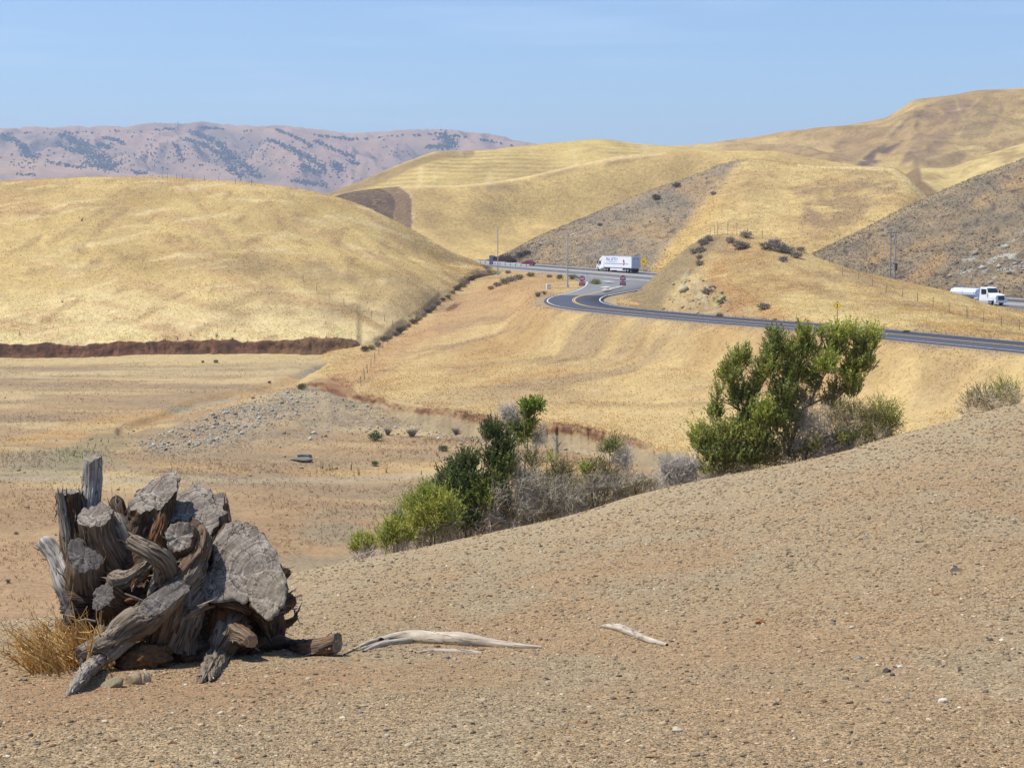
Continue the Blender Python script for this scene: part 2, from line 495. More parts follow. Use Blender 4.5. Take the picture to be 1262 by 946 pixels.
# ---- golden shoulder just behind the right hill
px = pxs(1090, 1330, 2.0, 1000, 1900, 8)
sh = [(1000, 260, 700), (1090, 232, 700), (1115, 216, 700), (1135, 207, 700), (1165, 207.5, 705), (1200, 197, 710), (1230, 186, 715), (1262, 177, 720), (1500, 130, 720), (1900, 100, 720)]
G, k = loft([[(p, 300, 560) for p in (1000, 1900)], sh, [(p[0], None, p[2] + 50, 0) for p in sh]], px, [90, 8])
x, y, zz = G[..., 0], G[..., 1], G[..., 2]
G[..., 2] += np.sin(np.pi * np.clip(k, 0, 1)) * fbm(x / 25, y / 25, 3, 71) * 2
PX, PY = proj(G)
c = lerp(col0(G, alb(216, 188, 118)), alb(184, 154, 98), sstep(-.1, .4, fbm((x - .5 * zz) / 12, (y + zz) / 20, 4, 73)))
c = lerp(c, alb(140, 112, 80), .9 * poly_mask(PX, PY, [(1080, 190), (1133, 203), (1136, 222), (1150, 232), (1170, 248), (1140, 262), (1080, 260)], 2.5))
make_surface('golden_shoulder', G, c, terrain_mat('golden_grass_right', .36, .78, 1.18, .8, mid=.16))

# ---- spur across the highway: grey scrub face on the left, golden face on the right
px = pxs(566, 1230, 1.8, 520, 1600, 8)
sr = [(520, 345, 590), (570, 334, 560), (600, 323.5, 545), (612, 317.5, 545), (630, 309, 552), (660, 293.5, 565), (700, 276, 580), (750, 255.5, 600), (800, 236, 618), (850, 218.5, 636), (890, 203, 650), (920, 196.5, 655), (960, 199.5, 650), (1000, 204.5, 640), (1060, 205.5, 630), (1100, 207.5, 620), (1118, 217, 605), (1142, 243, 580), (1200, 285, 540), (1600, 340, 500)]
base, foot2, midc = [], [], []
for p in sr:
    Y, z = hwy_at(max(p[0], 590), 17.5)
    Y = min(Y, p[2] - 2)
    pb = py_of(z - .3, Y)
    base.append((p[0], pb, Y))
    foot2.append((p[0], None, Y - 16, z - .6))
    midc.append((p[0], min(.5 * (pb + p[1]) + (0 if p[0] < 880 else -6), pb + 2), .5 * (Y + p[2]) - .02 * (p[2] - Y)))
G, k = loft([foot2, base, midc, sr, [(p[0], None, p[2] + 60, -12) for p in sr]], px, [4, 55, 65, 10])
x, y, zz = G[..., 0], G[..., 1], G[..., 2]
w = np.clip((k - 1) / 2, 0, 1)
G[..., 2] += np.sin(np.pi * w) ** .8 * (fbm(x / 22, y / 40, 4, 81) * 2.2 + fbm(x / 5, y / 12, 3, 82) * .35)
G = road_grade(G, [(HWY, HW_HALF)])
PX, PY = proj(G)
n_ = fbm(x / 10, y / 16, 4, 83); n2_ = fbm(x / 35, y / 50, 3, 84)
c = lerp(col0(G, alb(216, 184, 114)), alb(196, 162, 100), sstep(-.2, .4, n2_))
grey = poly_mask(PX, PY, [(500, 360), (600, 318), (700, 270), (800, 230), (885, 198), (918, 196), (905, 206), (880, 236), (850, 275), (812, 318), (800, 345), (700, 345)], 9)
grey = np.clip(grey + (n_ * .35) * (grey > .02) * (grey < .98), 0, 1)
gc = lerp(col0(G, alb(166, 144, 110)), alb(146, 130, 106), sstep(-.2, .3, fbm(x / 14, y / 40, 4, 85)))
gc = lerp(gc, alb(186, 150, 100), .6 * sstep(.05, .4, fbm((x + .3 * zz) / 25, y / 60, 3, 86)))
gc = lerp(gc, alb(110, 98, 82), .8 * sstep(.25, .45, fbm(x / 3.5, y / 9, 3, 87)))
c = c * (1 - grey[..., None]) + gc * grey[..., None]
for poly, cc, f in (
    ([(972, 232), (1010, 226), (1030, 224), (1000, 250), (1010, 270), (1002, 290), (985, 285), (990, 255)], alb(164, 132, 94), .75),
    ([(1010, 235), (1060, 222), (1105, 222), (1108, 232), (1080, 250), (1060, 268), (1030, 290), (1005, 296), (1000, 275)], alb(160, 130, 92), .75),
    ([(1040, 210), (1090, 208), (1105, 214), (1090, 222), (1040, 220)], alb(176, 146, 96), .6),
    ([(905, 215), (950, 205), (975, 212), (930, 225), (900, 235)], alb(190, 154, 100), .5)):
    c = lerp(c, cc, f * poly_mask(PX, PY, poly, 5) * sstep(-.4, .12, n_))
c = lerp(c, alb(236, 208, 146), .7 * line_mask(PX, PY, [(985, 203), (1060, 206), (1098, 209), (1118, 222), (1140, 244)], 1.6, 2.2))
c = lerp(c, alb(206, 168, 94), .7 * poly_mask(PX, PY, [(880, 240), (860, 262), (830, 300), (805, 330), (800, 340), (825, 330), (865, 285), (900, 245)], 6))
c = lerp(c, alb(92, 66, 58), .95 * poly_mask(PX, PY, [(593, 326), (603, 319), (618, 314), (634, 316), (636, 324), (622, 329), (600, 329)], 2) * sstep(-.5, -.1, n_))
c = lerp(c, alb(104, 80, 66), .8 * poly_mask(PX, PY, [(636, 318), (650, 311), (655, 314), (640, 321)], 1.5))
make_surface('spur_hill', G, c, terrain_mat('scrub_hill', .26, .72, 1.2, .9, mid=.2))

# ---- grey hill on the right
px = pxs(970, 1330, 1.6, 900, 1900, 10)
rr = [(900, 380, 380), (970, 332, 398), (985, 322, 402), (1005, 311, 406), (1050, 289, 412), (1100, 264, 417), (1140, 244.5, 420), (1200, 219, 424), (1262, 196, 428), (1400, 150, 430), (1900, 60, 430)]
base, foot2, midc = [], [], []
for p in rr:
    Y, z = hwy_at(p[0], 17.5)
    Y = min(Y, p[2] - 3)
    pb = max(py_of(z - .3, Y), p[1] + 2)
    base.append((p[0], pb, Y)); foot2.append((p[0], None, Y - 16, z - .6))
    midc.append((p[0], .5 * (pb + p[1]), .5 * (Y + p[2]) - 2))
G, k = loft([foot2, base, midc, rr, [(p[0], None, p[2] + 70, -8) for p in rr]], px, [4, 60, 60, 10])
x, y, zz = G[..., 0], G[..., 1], G[..., 2]
w = np.clip((k - 1) / 2, 0, 1)
G[..., 2] += np.sin(np.pi * w) ** .8 * (fbm(x / 18, y / 28, 4, 91) * 1.6 + fbm(x / 4, y / 6, 3, 92) * .4)
G = road_grade(G, [(HWY, HW_HALF)])
PX, PY = proj(G)
n_ = fbm(x / 8, y / 14, 4, 93)
c = lerp(col0(G, alb(158, 136, 104)), alb(140, 124, 100), sstep(-.25, .3, n_))
c = lerp(c, alb(186, 150, 100), .65 * sstep(.0, .45, fbm((x - zz) / 12, (y + .4 * x) / 40, 3, 94)))
c = lerp(c, alb(104, 92, 78), .8 * sstep(.2, .42, fbm(x / 2.4, y / 5, 3, 95)))
c = lerp(c, alb(176, 156, 118), .5 * line_mask(PX, PY, [(1005, 313), (1100, 266), (1200, 221), (1262, 198)], 2, 3))
rk = poly_mask(PX, PY, [(1170, 335), (1190, 315), (1230, 300), (1262, 285), (1300, 280), (1300, 350), (1262, 350), (1215, 343), (1180, 350)], 8)
c = lerp(c, alb(190, 184, 166), .9 * rk * sstep(.12, .3, fbm(x / 4, y / 5, 4, 96)))
c = lerp(c, alb(190, 150, 96), .6 * poly_mask(PX, PY, [(1110, 345), (1160, 310), (1170, 315), (1140, 350)], 6))
make_surface('scrub_hill', G, c, terrain_mat('grey_scrub', .19, .68, 1.22, 1.0, mid=.2))

# ---- left hill with its cut bank
px = pxs(-60, 640, 1.8, -900, None, 16)
l0 = [(-900, 445, 228), (-300, 441, 234), (0, 437.5, 238), (60, 438, 238), (130, 436, 239), (200, 433.5, 240), (330, 431.5, 241), (400, 430.5, 244), (445, 430, 248), (470, 424, 256), (490, 411, 272), (540, 377, 322), (592, 338, 398), (640, 337, 440)]
l1 = [(-900, 427, 229.5), (-300, 424, 235.2), (0, 423, 239.2), (60, 423.5, 239.3), (130, 422, 240.2), (200, 420, 241.2), (260, 418, 242), (330, 420, 242.2), (400, 416, 245.6), (438, 418.5, 249.5), (447, 427, 250), (470, 422, 257.5), (490, 409, 273.5), (540, 375, 324), (592, 337, 400), (640, 336.5, 442)]
l2 = [(-900, 372, 262), (0, 370, 270), (200, 366, 276), (300, 360, 282), (450, 362, 300), (500, 352, 320), (540, 346, 350), (570, 336, 385), (592, 333, 404), (640, 336, 446)]
l3 = [(-900, 315, 300), (0, 312, 306), (200, 306, 316), (300, 303, 326), (400, 306, 335), (450, 314, 342), (520, 325, 362), (570, 331, 392), (592, 331, 408), (640, 335.5, 448)]
l4 = [(-900, 275, 340), (0, 256, 346), (100, 250, 350), (200, 248, 356), (300, 251, 364), (400, 268, 372), (450, 283, 375), (520, 311, 385), (570, 327, 403), (592, 329, 412), (640, 335, 450)]
l5 = [(-900, 262, 376), (-200, 233, 384), (0, 224.5, 386), (60, 221, 388), (130, 219.5, 390), (200, 219, 394), (265, 222, 396), (330, 228, 398), (400, 239.5, 400), (440, 251, 401), (470, 263.5, 402), (500, 278.5, 404), (530, 295, 407), (560, 311, 411), (590, 324, 416), (600, 328, 420), (640, 335, 455)]
l6 = [(p[0], None, p[2] + 60, min(-4, (HOR - p[1]) / F * p[2] - 6)) for p in l5]
l7 = [(p[0], None, p[2] + 150, -16) for p in l5]
l1 = ridge_curve(l1, px)
l0 = ridge_curve(l0, px)
l0a = l0.copy(); l0a[:, 1] -= 5; l0a[:, 2] -= 2.0
l0[:, 2] += fbm(px / 16, 0 * px + .9, 4, 107) * .7 * sstep(440, 400, px); l0[:, 1] += fbm(px / 20, 0 * px + .1, 3, 108) * 1.0
l1b = l1 + (ridge_curve(l2, px) - l1) * .07
l1c = l1 + (ridge_curve(l2, px) - l1) * .16
l1[:, 2] += (fbm(px / 26, 0 * px + .5, 4, 104) * .75 - .28) * sstep(470, 430, px)
l1[:, 1] += (fbm(px / 24, 0 * px + .3, 4, 103) * 1.1) * sstep(470, 430, px)
G, k = loft([l0a, l0, l1, l1b, l1c, l2, l3, l4, l5, l6, l7], px, [2, 6, 6, 6, 30, 30, 30, 24, 10, 6], [0, 1, 2, 2.07, 2.16, 3, 4, 5, 6, 7, 8])
x, y, zz = G[..., 0], G[..., 1], G[..., 2]
w = np.clip((k - 2) / 4, 0, 1)
edge = sstep(600, 540, PXg := np.broadcast_to(px, k.shape))
G[..., 2] += np.sin(np.pi * np.clip(w * .95, 0, 1)) ** .7 * edge * (fbm(x / 28, y / 40, 4, 101) * 1.5 + fbm((x + .6 * y) / 9, (y - .4 * x) / 24, 3, 102) * .5)
PX, PY = proj(G)
n_ = fbm(x / 7, y / 14, 4, 105); nb = fbm(x / 26, y / 45, 3, 106)
c = lerp(col0(G, alb(208, 178, 106)), alb(188, 158, 92), sstep(-.25, .35, nb))
c = lerp(c, PALE, .85 * sstep(330, 400, PY + 30 * nb) )
c = lerp(c, alb(196, 160, 104), .7 * sstep(.0, .4, fbm((x + y) / 16, y / 30, 4, 107)))
c = lerp(c, alb(228, 202, 140), .6 * sstep(.1, .4, fbm((x - .7 * y) / 6, (y + .5 * x) / 20, 4, 109)))
c = lerp(c, alb(166, 136, 88), .55 * sstep(.12, .4, fbm(x / 5, y / 16, 4, 110)))
for poly, f in (([(330, 385), (420, 372), (450, 360), (500, 362), (555, 352), (560, 362), (510, 385), (450, 395), (400, 392), (360, 402)], .75),
                ([(225, 318), (320, 300), (380, 330), (340, 345), (250, 330)], .6), ([(340, 330), (400, 322), (470, 335), (520, 345), (500, 358), (440, 350), (380, 352)], .7),
                ([(260, 375), (330, 350), (360, 365), (300, 400), (250, 405)], .55)):
    c = lerp(c, alb(158, 134, 88), f * poly_mask(PX, PY, poly, 11) * sstep(-.5, .2, n_))
for ln in ([(120, 262), (160, 240), (210, 226)], [(60, 300), (110, 270), (140, 254)], [(220, 224), (236, 240), (280, 300)], [(310, 310), (350, 330), (400, 370), (480, 410)]):
    c = lerp(c, alb(176, 146, 92), .45 * line_mask(PX, PY, ln, 2, 5))
bank = ((k > .3) & (k < 2.02)) * 1.0
bk = lerp(col0(G, alb(132, 90, 64)), alb(96, 70, 52), sstep(-.2, .3, fbm(x / 3, zz / .8, 3, 108)))
bk = lerp(bk, alb(150, 118, 78), sstep(300, 400, PX) * .5)
bk = lerp(bk, alb(80, 58, 44), sstep(.0, .3, fbm(PX / 5, zz / .5, 3, 100)) * .8)
bk = lerp(bk, alb(140, 104, 72), sstep(1.0, .5, k) * .8)
c = c * (1 - bank[..., None]) + bk * bank[..., None]
gully = line_mask(PX, PY, [(448, 430), (478, 418), (490, 404), (520, 388), (552, 362), (585, 342), (598, 334)], 5, 6)
c = lerp(c, alb(112, 92, 66), .85 * gully * sstep(-.3, .1, n_))
c = np.where(bank[..., None] > .5, c, (c * .93 + (c @ np.array([.3, .5, .2]))[..., None] * .07) * np.array([1.11, 1.08, 1.07]))
make_surface('grass_hill', G, c, terrain_mat('golden_grass_near', .18, .82, 1.14, .7, stretch=(1, .6, 1), mid=.11))

# ---- embankment that carries the slip road, its eroded lower edge, and the shelf of the highway
px = pxs(372, 1330, 2.0, 330, 2300, 14)
e0 = [(330, None, 200, -22), (385, 470.5, 195), (405, 476, 191), (425, 486, 184), (445, 488.5, 180), (470, 493, 174), (500, 502, 166), (550, 507, 160), (600, 516, 155), (650, 523, 151), (700, 527, 148), (750, 537, 143), (790, 548, 138), (860, 562, 130), (1000, 580, 120), (1262, 602, 105), (2300, 640, 80)]
_z0 = lambda p: (HOR - p[1]) / F * p[2] if p[1] else p[3]
eb = [(p[0], None, p[2] - .9, _z0(p) - (.62 if p[0] < 560 else .8 if p[0] < 760 else .4)) for p in e0]
ebb = [(p[0], None, p[2] - 14, _z0(p) - 3.6) for p in e0]
e0 = ridge_curve(e0, px); eb = ridge_curve(eb, px)
e0c = e0.copy()
_w1 = fbm(px / 22, 0 * px + .4, 4, 113); _w2 = fbm(px / 13, 0 * px + .7, 4, 114); _w1 = _w1 + .6 * fbm(px / 6, 0 * px + .2, 3, 112)
for _c, _f in ((e0, 1), (eb, .75)):
    _c[:, 1] += _w1 * 2.2 * _f; _c[:, 2] += _w2 * .45 * _f
e1 = [(330, None, 225, -22), (385, 462, 210), (430, 455, 215), (500, 461, 205), (600, 456, 200), (700, 460, 190), (900, 465, 175), (1100, 472, 158), (1262, 476, 143), (2300, 500, 95)]
e2 = [(330, None, 245, -22), (400, 440, 240), (470, 421, 258), (500, 406, 278), (540, 383, 310), (600, 402, 262), (650, 410, 244), (700, 411, 232), (760, 412, 222), (900, 416, 196), (1100, 434, 164), (1262, 448, 143), (2300, 520, 86)]
e3 = [(330, None, 250, -22), (400, 436, 246), (470, 417, 263), (500, 400, 286), (545, 373, 328), (570, 366, 340), (620, 372, 306), (660, 384, 262), (700, 389, 243), (760, 390, 234), (820, 394, 214), (900, 401, 195), (1100, 419, 164), (1262, 435, 147), (2300, 540, 82)]
e4 = [(330, None, 251, -22), (400, 435, 247), (470, 416, 264), (500, 398, 288), (550, 368, 335), (580, 356, 357), (620, 360, 330), (672, None, 262, -10.5), (706, None, 247, -10.4), (764, None, 229, -10.4), (820, None, 213, -10.4), (900, None, 199, -10.4), (1100, None, 171, -10.4), (1262, None, 152, -10.4), (2300, None, 88, -10.4)]
e5 = [(330, None, 253, -22), (400, 434, 249), (470, 415, 266), (500, 396, 291), (555, 362, 345), (585, 347, 375), (620, None, 352, -10.5), (672, None, 300, -10.3), (706, None, 290, -10.3), (764, None, 270, -10.3), (820, None, 240, -10.3), (900, None, 212, -10.3), (1100, None, 180, -10.3), (1262, None, 160, -10.3), (2300, None, 95, -10.3)]
def verge(G, c, L_, hw, w, seed):
    P = G.reshape(-1, 3); d = np.full(len(P), 1e9)
    for a, b in zip(L_[:-1], L_[1:]):
        s_ = b[:2] - a[:2]; t = np.clip(((P[:, :2] - a[:2]) @ s_) / (s_ @ s_), 0, 1)
        d = np.minimum(d, np.hypot(*(P[:, :2] - a[:2] - t[:, None] * s_).T))
    d = d.reshape(G.shape[:2])
    m = sstep(hw + w, hw + w * .3, d + 1.6 * fbm(G[..., 0] / 3, G[..., 1] / 4, 3, seed))
    return lerp(c, alb(172, 150, 120), .8 * m)
def hrow(off, dz):
    r = []
    for p in (330, 560, 600, 620, 672, 706, 764, 820, 900, 1100, 1262, 2300):
        Y, z = hwy_at(min(max(p, 590), 1700), off)
        r.append((p, None, Y, z + dz))
    return r
e6 = hrow(-22, -.6); e7 = hrow(-14, -.25); e8 = hrow(14, -.3); e9 = hrow(40, -4)
e0b = e0c + (ridge_curve(e1, px) - e0c) * .07
e0d = e0c + (ridge_curve(e1, px) - e0c) * .16
G, k = loft([ebb, eb, e0, e0b, e0d, e1, e2, e3, e4, e5, e6, e7, e8, e9], px, [5, 4, 5, 5, 24, 26, 12, 8, 16, 22, 6, 8, 4], [0, 1, 2, 2.07, 2.16, 3, 4, 5, 6, 7, 8, 9, 10, 11])
x, y, zz = G[..., 0], G[..., 1], G[..., 2]
PXg = np.broadcast_to(px, k.shape)
w = sstep(2.0, 3.0, k) * sstep(6.5, 5.0, k)
G[..., 2] += w * (fbm(x / 14, y / 22, 4, 111) * .8 + fbm(x / 4, y / 6, 3, 112) * .16)
G = road_grade(G, [(HWY, HW_HALF), (EXIT, EX_HALF)])
PX, PY = proj(G)
n_ = fbm(x / 5, y / 8, 4, 115); nb = fbm((x - .3 * y) / 16, (y + .3 * x) / 34, 4, 116)
c = lerp(col0(G, alb(212, 178, 110)), alb(196, 156, 92), sstep(-.2, .3, nb))
c = lerp(c, alb(172, 142, 100), .8 * sstep(-.02, .34, fbm((x - .8 * y) / 18, (y + .5 * x) / 40, 4, 117)))
c = lerp(c, alb(222, 188, 118), .6 * sstep(455, 520, PY))
c = lerp(c, alb(198, 150, 94), .6 * poly_mask(PX, PY, [(500, 405), (600, 342), (690, 350), (640, 385), (560, 400), (450, 470), (400, 470)], 12))
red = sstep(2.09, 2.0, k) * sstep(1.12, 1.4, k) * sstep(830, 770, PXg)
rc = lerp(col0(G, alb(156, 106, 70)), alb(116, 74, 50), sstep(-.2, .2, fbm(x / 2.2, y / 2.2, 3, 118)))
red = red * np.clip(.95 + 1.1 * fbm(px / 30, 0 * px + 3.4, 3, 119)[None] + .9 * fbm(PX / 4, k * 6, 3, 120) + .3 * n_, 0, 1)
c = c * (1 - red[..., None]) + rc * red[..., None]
c = lerp(c, lerp(col0(G, alb(172, 150, 114)), alb(152, 130, 98), sstep(-.2, .3, fbm(x / 2.5, y / 3, 3, 121))), .8 * sstep(1.45, 1.0, k) * (1 - red))
c = lerp(c, alb(150, 98, 64), .7 * poly_mask(PX, PY, [(385, 466), (420, 462), (432, 470), (440, 490), (410, 492), (395, 478)], 3) * sstep(-.3, .2, n_))
c = lerp(c, alb(110, 76, 54), .8 * poly_mask(PX, PY, [(548, 381), (560, 374), (568, 374), (562, 380), (552, 384)], 1.5))
c = lerp(c, alb(164, 142, 110), .6 * sstep(7.2, 7.8, k) * sstep(700, 760, PXg))
for ln in ([(440, 470), (520, 440), (600, 415), (660, 400), (690, 392)], [(520, 480), (640, 478), (760, 486), (880, 476), (1000, 470)], [(560, 455), (680, 440), (800, 432), (900, 440)], [(960, 420), (1060, 440), (1180, 455), (1262, 462)]):
    c = lerp(c, alb(166, 134, 94), .5 * line_mask(PX + 4 * n_, PY + 3 * nb, ln, .7, 2.2) * sstep(-.3, .2, n_ + nb))
c = lerp(c, alb(160, 132, 88), .5 * line_mask(PX, PY, [(700, 497), (800, 500), (900, 496), (1000, 500)], 1, 3) + .0)
c = (c * .92 + (c @ np.array([.3, .5, .2]))[..., None] * .08) * np.array([.99, 1.0, 1.0])
c = verge(G, c, EXIT, 4.7, 2.6, 150)
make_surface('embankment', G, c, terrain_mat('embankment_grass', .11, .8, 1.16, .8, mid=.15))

# ---- knob between slip road and highway
px = pxs(742, 1330, 1.8, 720, 2300, 12)
kr = [(720, 384, 248), (742, 379.5, 246), (755, 374, 262), (780, 360, 288), (800, 345.5, 295), (825, 323.5, 298), (845, 307, 300), (860, 297, 300), (874, 290.5, 300), (900, 288.5, 298), (940, 293, 294), (985, 306.5, 289), (1010, 318.5, 284), (1060, 335, 276), (1100, 344.5, 268), (1150, 355, 256), (1180, 362.5, 248), (1215, 374.5, 240), (1262, 383, 230), (1500, 412, 205), (2300, 470, 150)]
k0 = [(720, None, 232, -10.4), (742, None, 236, -10.4), (764, None, 240, -10.4), (800, None, 226, -10.4), (860, None, 213, -10.3), (900, None, 206, -10.3), (1000, None, 190, -10.3), (1100, None, 176, -10.3), (1262, None, 157, -10.3), (1500, None, 138, -10.3), (2300, None, 94, -10.3)]
k1 = [(720, None, 238, -10.4), (742, None, 240, -10.2), (764, 374, 250), (800, 366, 258), (860, 350, 256), (900, 347, 250), (950, 350, 242), (1000, 358, 232), (1100, 378, 210), (1180, 394, 193), (1262, 404, 186), (1500, 430, 165), (2300, 500, 120)]
k2 = [(720, None, 243, -10.4), (742, None, 243, -10.1), (764, 371, 262), (800, 354, 280), (840, 326, 283), (880, 314, 281), (950, 321, 268), (1000, 332, 262), (1100, 358, 240), (1180, 376, 222), (1262, 392, 208), (1500, 420, 185), (2300, 485, 135)]
kb = []
for p in kr:
    Y, z = hwy_at(min(p[0], 1500), -20)
    kb.append((p[0], None, max(Y, p[2] + 5), z - .8))
G, k = loft([[(p[0], None, p[2] - 6, -11.6) for p in k0], k0, k1, k2, kr, kb], px, [3, 34, 30, 24, 10])
x, y, zz = G[..., 0], G[..., 1], G[..., 2]
w = np.clip((k - 1) / 3, 0, 1)
nat = np.sin(np.pi * np.clip(w, 0, 1)) ** .7 * sstep(745, 800, np.broadcast_to(px, k.shape))
rocky = np.zeros_like(x)
G[..., 2] += nat * (fbm(x / 10, y / 16, 4, 121) * 1.1 + fbm(x / 2.5, y / 4, 3, 122) * .2)
PX, PY = proj(G)
rockm = poly_mask(PX, PY, [(812, 385), (822, 360), (838, 335), (856, 332), (872, 350), (890, 365), (903, 380), (895, 392), (850, 388)], 7)
G[..., 2] += rockm * (np.abs(fbm(x / 2.2, y / 3, 4, 123)) * 1.5 + .1)
G = road_grade(G, [(HWY, HW_HALF), (EXIT, EX_HALF)], blend=4)
PX, PY = proj(G)
n_ = fbm(x / 5, y / 8, 4, 125); nb = fbm(x / 16, y / 30, 4, 126)
c = lerp(col0(G, alb(214, 184, 120)), alb(192, 158, 100), sstep(-.2, .35, nb))
c = lerp(c, alb(174, 144, 102), .7 * sstep(-.04, .34, fbm(x / 9, y / 20, 4, 127)))
gl = poly_mask(PX, PY, [(740, 385), (800, 342), (850, 300), (874, 286), (888, 292), (872, 315), (855, 335), (838, 345), (822, 365), (815, 388)], 6)
c = lerp(c, alb(150, 128, 92), .85 * gl)
c = lerp(c, alb(186, 138, 84), .7 * poly_mask(PX, PY, [(872, 330), (890, 320), (905, 350), (950, 378), (1010, 398), (960, 400), (900, 394), (880, 365)], 9) * sstep(-.4, .2, n_))
c = lerp(c, alb(192, 176, 134), .6 * rockm * sstep(-.05, .18, fbm(x / 1.6, y / 2.6, 4, 128)))
c = lerp(c, alb(178, 176, 96), .6 * poly_mask(PX, PY, [(874, 372), (890, 362), (898, 366), (885, 376)], 3))
c = verge(G, c, EXIT, 4.7, 2.4, 151)
make_surface('knoll', G, c, terrain_mat('knoll_grass', .13, .72, 1.2, 1.0, mid=.17))

# ---- valley floor
px = pxs(-120, 900, 2.6, -1500, 2600, 16)
X4 = (-1500, 2600)
v = [[(p, None, 22, -16.5) for p in X4],
     [(-1500, None, 60, -16.9), (0, None, 62, -16.6), (400, None, 66, -17.2), (900, None, 66, -18.5), (2600, None, 60, -18)],
     [(-1500, 690, 85), (0, 700, 86), (350, 690, 92), (500, 670, 98), (900, 660, 102), (2600, 660, 95)],
     [(-1500, 590, 118), (0, 592, 118), (300, 588, 124), (500, 588, 127), (900, 592, 125), (2600, 600, 118)],
     [(-1500, 540, 145), (0, 552, 139), (200, 548, 145), (330, 535, 150), (430, 545, 148), (600, 548, 148), (900, 570, 138), (2600, 590, 120)],
     [(-1500, 500, 175), (0, 500, 172), (200, 507, 168), (300, 503, 170), (400, 490, 180), (440, 500, 176), (600, 532, 156), (800, 560, 144), (2600, 590, 126)],
     [(-1500, 465, 205), (0, 465, 207), (250, 468, 204), (380, 474, 196), (450, None, 190, -19.6), (2600, None, 150, -21)],
     [(-1500, 444, 232), (0, 439.5, 239), (330, 434.5, 243), (450, None, 246, -18.2), (600, None, 240, -21), (2600, None, 200, -21)],
     [(-1500, None, 300, -18), (450, None, 330, -18), (600, None, 300, -22), (2600, None, 260, -22)]]
G, k = loft(v, px, [6, 12, 40, 40, 40, 34, 24, 6])
x, y, zz = G[..., 0], G[..., 1], G[..., 2]
PX, PY = proj(G)
rub = poly_mask(PX, PY, [(165, 545), (200, 528), (262, 510), (330, 488), (375, 474), (410, 478), (440, 492), (470, 500), (440, 520), (400, 535), (330, 545), (250, 562), (180, 560)], 9)
rub2 = poly_mask(PX, PY, [(400, 480), (440, 490), (520, 506), (640, 525), (760, 545), (830, 560), (800, 572), (700, 550), (600, 540), (500, 530), (440, 530), (400, 530)], 8)
crk = line_mask(PX, PY, [(150, 530), (205, 512), (240, 498), (290, 486), (340, 476), (390, 460), (425, 448)], 3, 5)
G[..., 2] += fbm(x / 20, y / 22, 4, 131) * .35 + fbm(x / 3, y / 3, 3, 132) * .06 + rub * (.12 + .4 * fbm(x / 4, y / 6, 3, 133)) - crk * .55
G[..., 2] += rub2 * fbm(x / 3, y / 5, 3, 139) * .5
n_ = fbm(x / 6, y / 6, 4, 135); nb = fbm(x / 24, y / 12, 4, 136)
c = lerp(col0(G, alb(186, 148, 98)), alb(170, 138, 98), sstep(-.3, .3, nb))
c = lerp(c, alb(212, 178, 114), .85 * sstep(-.02, .32, fbm(x / 26, y / 9, 4, 137)))
c = lerp(c, alb(216, 186, 124), .6 * sstep(505, 450, PY) * sstep(-.2, .2, fbm(x / 40, y / 8, 3, 138)) * sstep(440, 380, PX))
c = lerp(c, alb(178, 136, 88), .7 * sstep(590, 640, PY))
c = lerp(c, alb(190, 148, 100), .6 * sstep(620, 700, PY) * sstep(250, 60, PX))
c = lerp(c, alb(214, 180, 112), .85 * sstep(456, 440, PY) * sstep(460, 400, PX))
c = lerp(c, alb(206, 156, 82), .75 * poly_mask(PX, PY, [(0, 545), (90, 520), (200, 500), (300, 480), (430, 440), (440, 455), (330, 490), (230, 510), (120, 530), (60, 560), (0, 566)], 7) * sstep(-.45, .15, n_))
c = lerp(c, alb(206, 160, 88), .7 * poly_mask(PX, PY, [(130, 572), (330, 576), (420, 572), (600, 565), (800, 560), (860, 580), (600, 582), (300, 584)], 5) * sstep(-.3, .2, n_))
c = lerp(c, alb(172, 160, 136), .85 * poly_mask(PX, PY, [(205, 504), (245, 494), (292, 484), (296, 487), (260, 496), (225, 503)], 2.5))
c = lerp(c, alb(164, 150, 126), .8 * poly_mask(PX, PY, [(365, 460), (385, 453), (410, 448), (405, 455), (380, 462)], 2.5))
c = lerp(c, alb(150, 138, 108), .6 * poly_mask(PX, PY, [(0, 560), (50, 552), (120, 556), (160, 575), (60, 590), (0, 585)], 8))
c = lerp(c, alb(150, 142, 92), .45 * poly_mask(PX, PY, [(50, 566), (110, 540), (150, 532), (165, 545), (120, 570), (80, 580)], 6) * sstep(-.3, .1, n_))
c = lerp(c, alb(182, 156, 118), .7 * rub * sstep(-.5, .2, n_)); c = lerp(c, alb(178, 152, 112), .7 * rub2 * sstep(-.6, .2, n_)); c = lerp(c, alb(148, 130, 100), .5 * (rub + rub2).clip(0, 1) * sstep(.1, .35, fbm(x / 2.5, y / 3.5, 3, 140)))
c = lerp(c, alb(186, 164, 128), .7 * line_mask(PX, PY, [(-200, 589), (60, 590), (200, 592), (330, 591), (420, 590), (520, 586), (600, 583)], 1.6, 2.5))
c = lerp(c, alb(160, 142, 108), .7 * poly_mask(PX, PY, [(330, 700), (380, 640), (450, 610), (530, 600), (560, 640), (480, 700), (400, 720)], 18) * sstep(-.3, .2, n_))
c = (c * .86 + (c @ np.array([.3, .5, .2]))[..., None] * .14) * np.array([1.0, 1.02, 1.0])
make_surface('valley_floor', G, c, terrain_mat('valley_earth', .07, .74, 1.2, .9, mid=.14, fleck=(tuple(alb(96, 78, 56)), 3.2, .62, .6)))

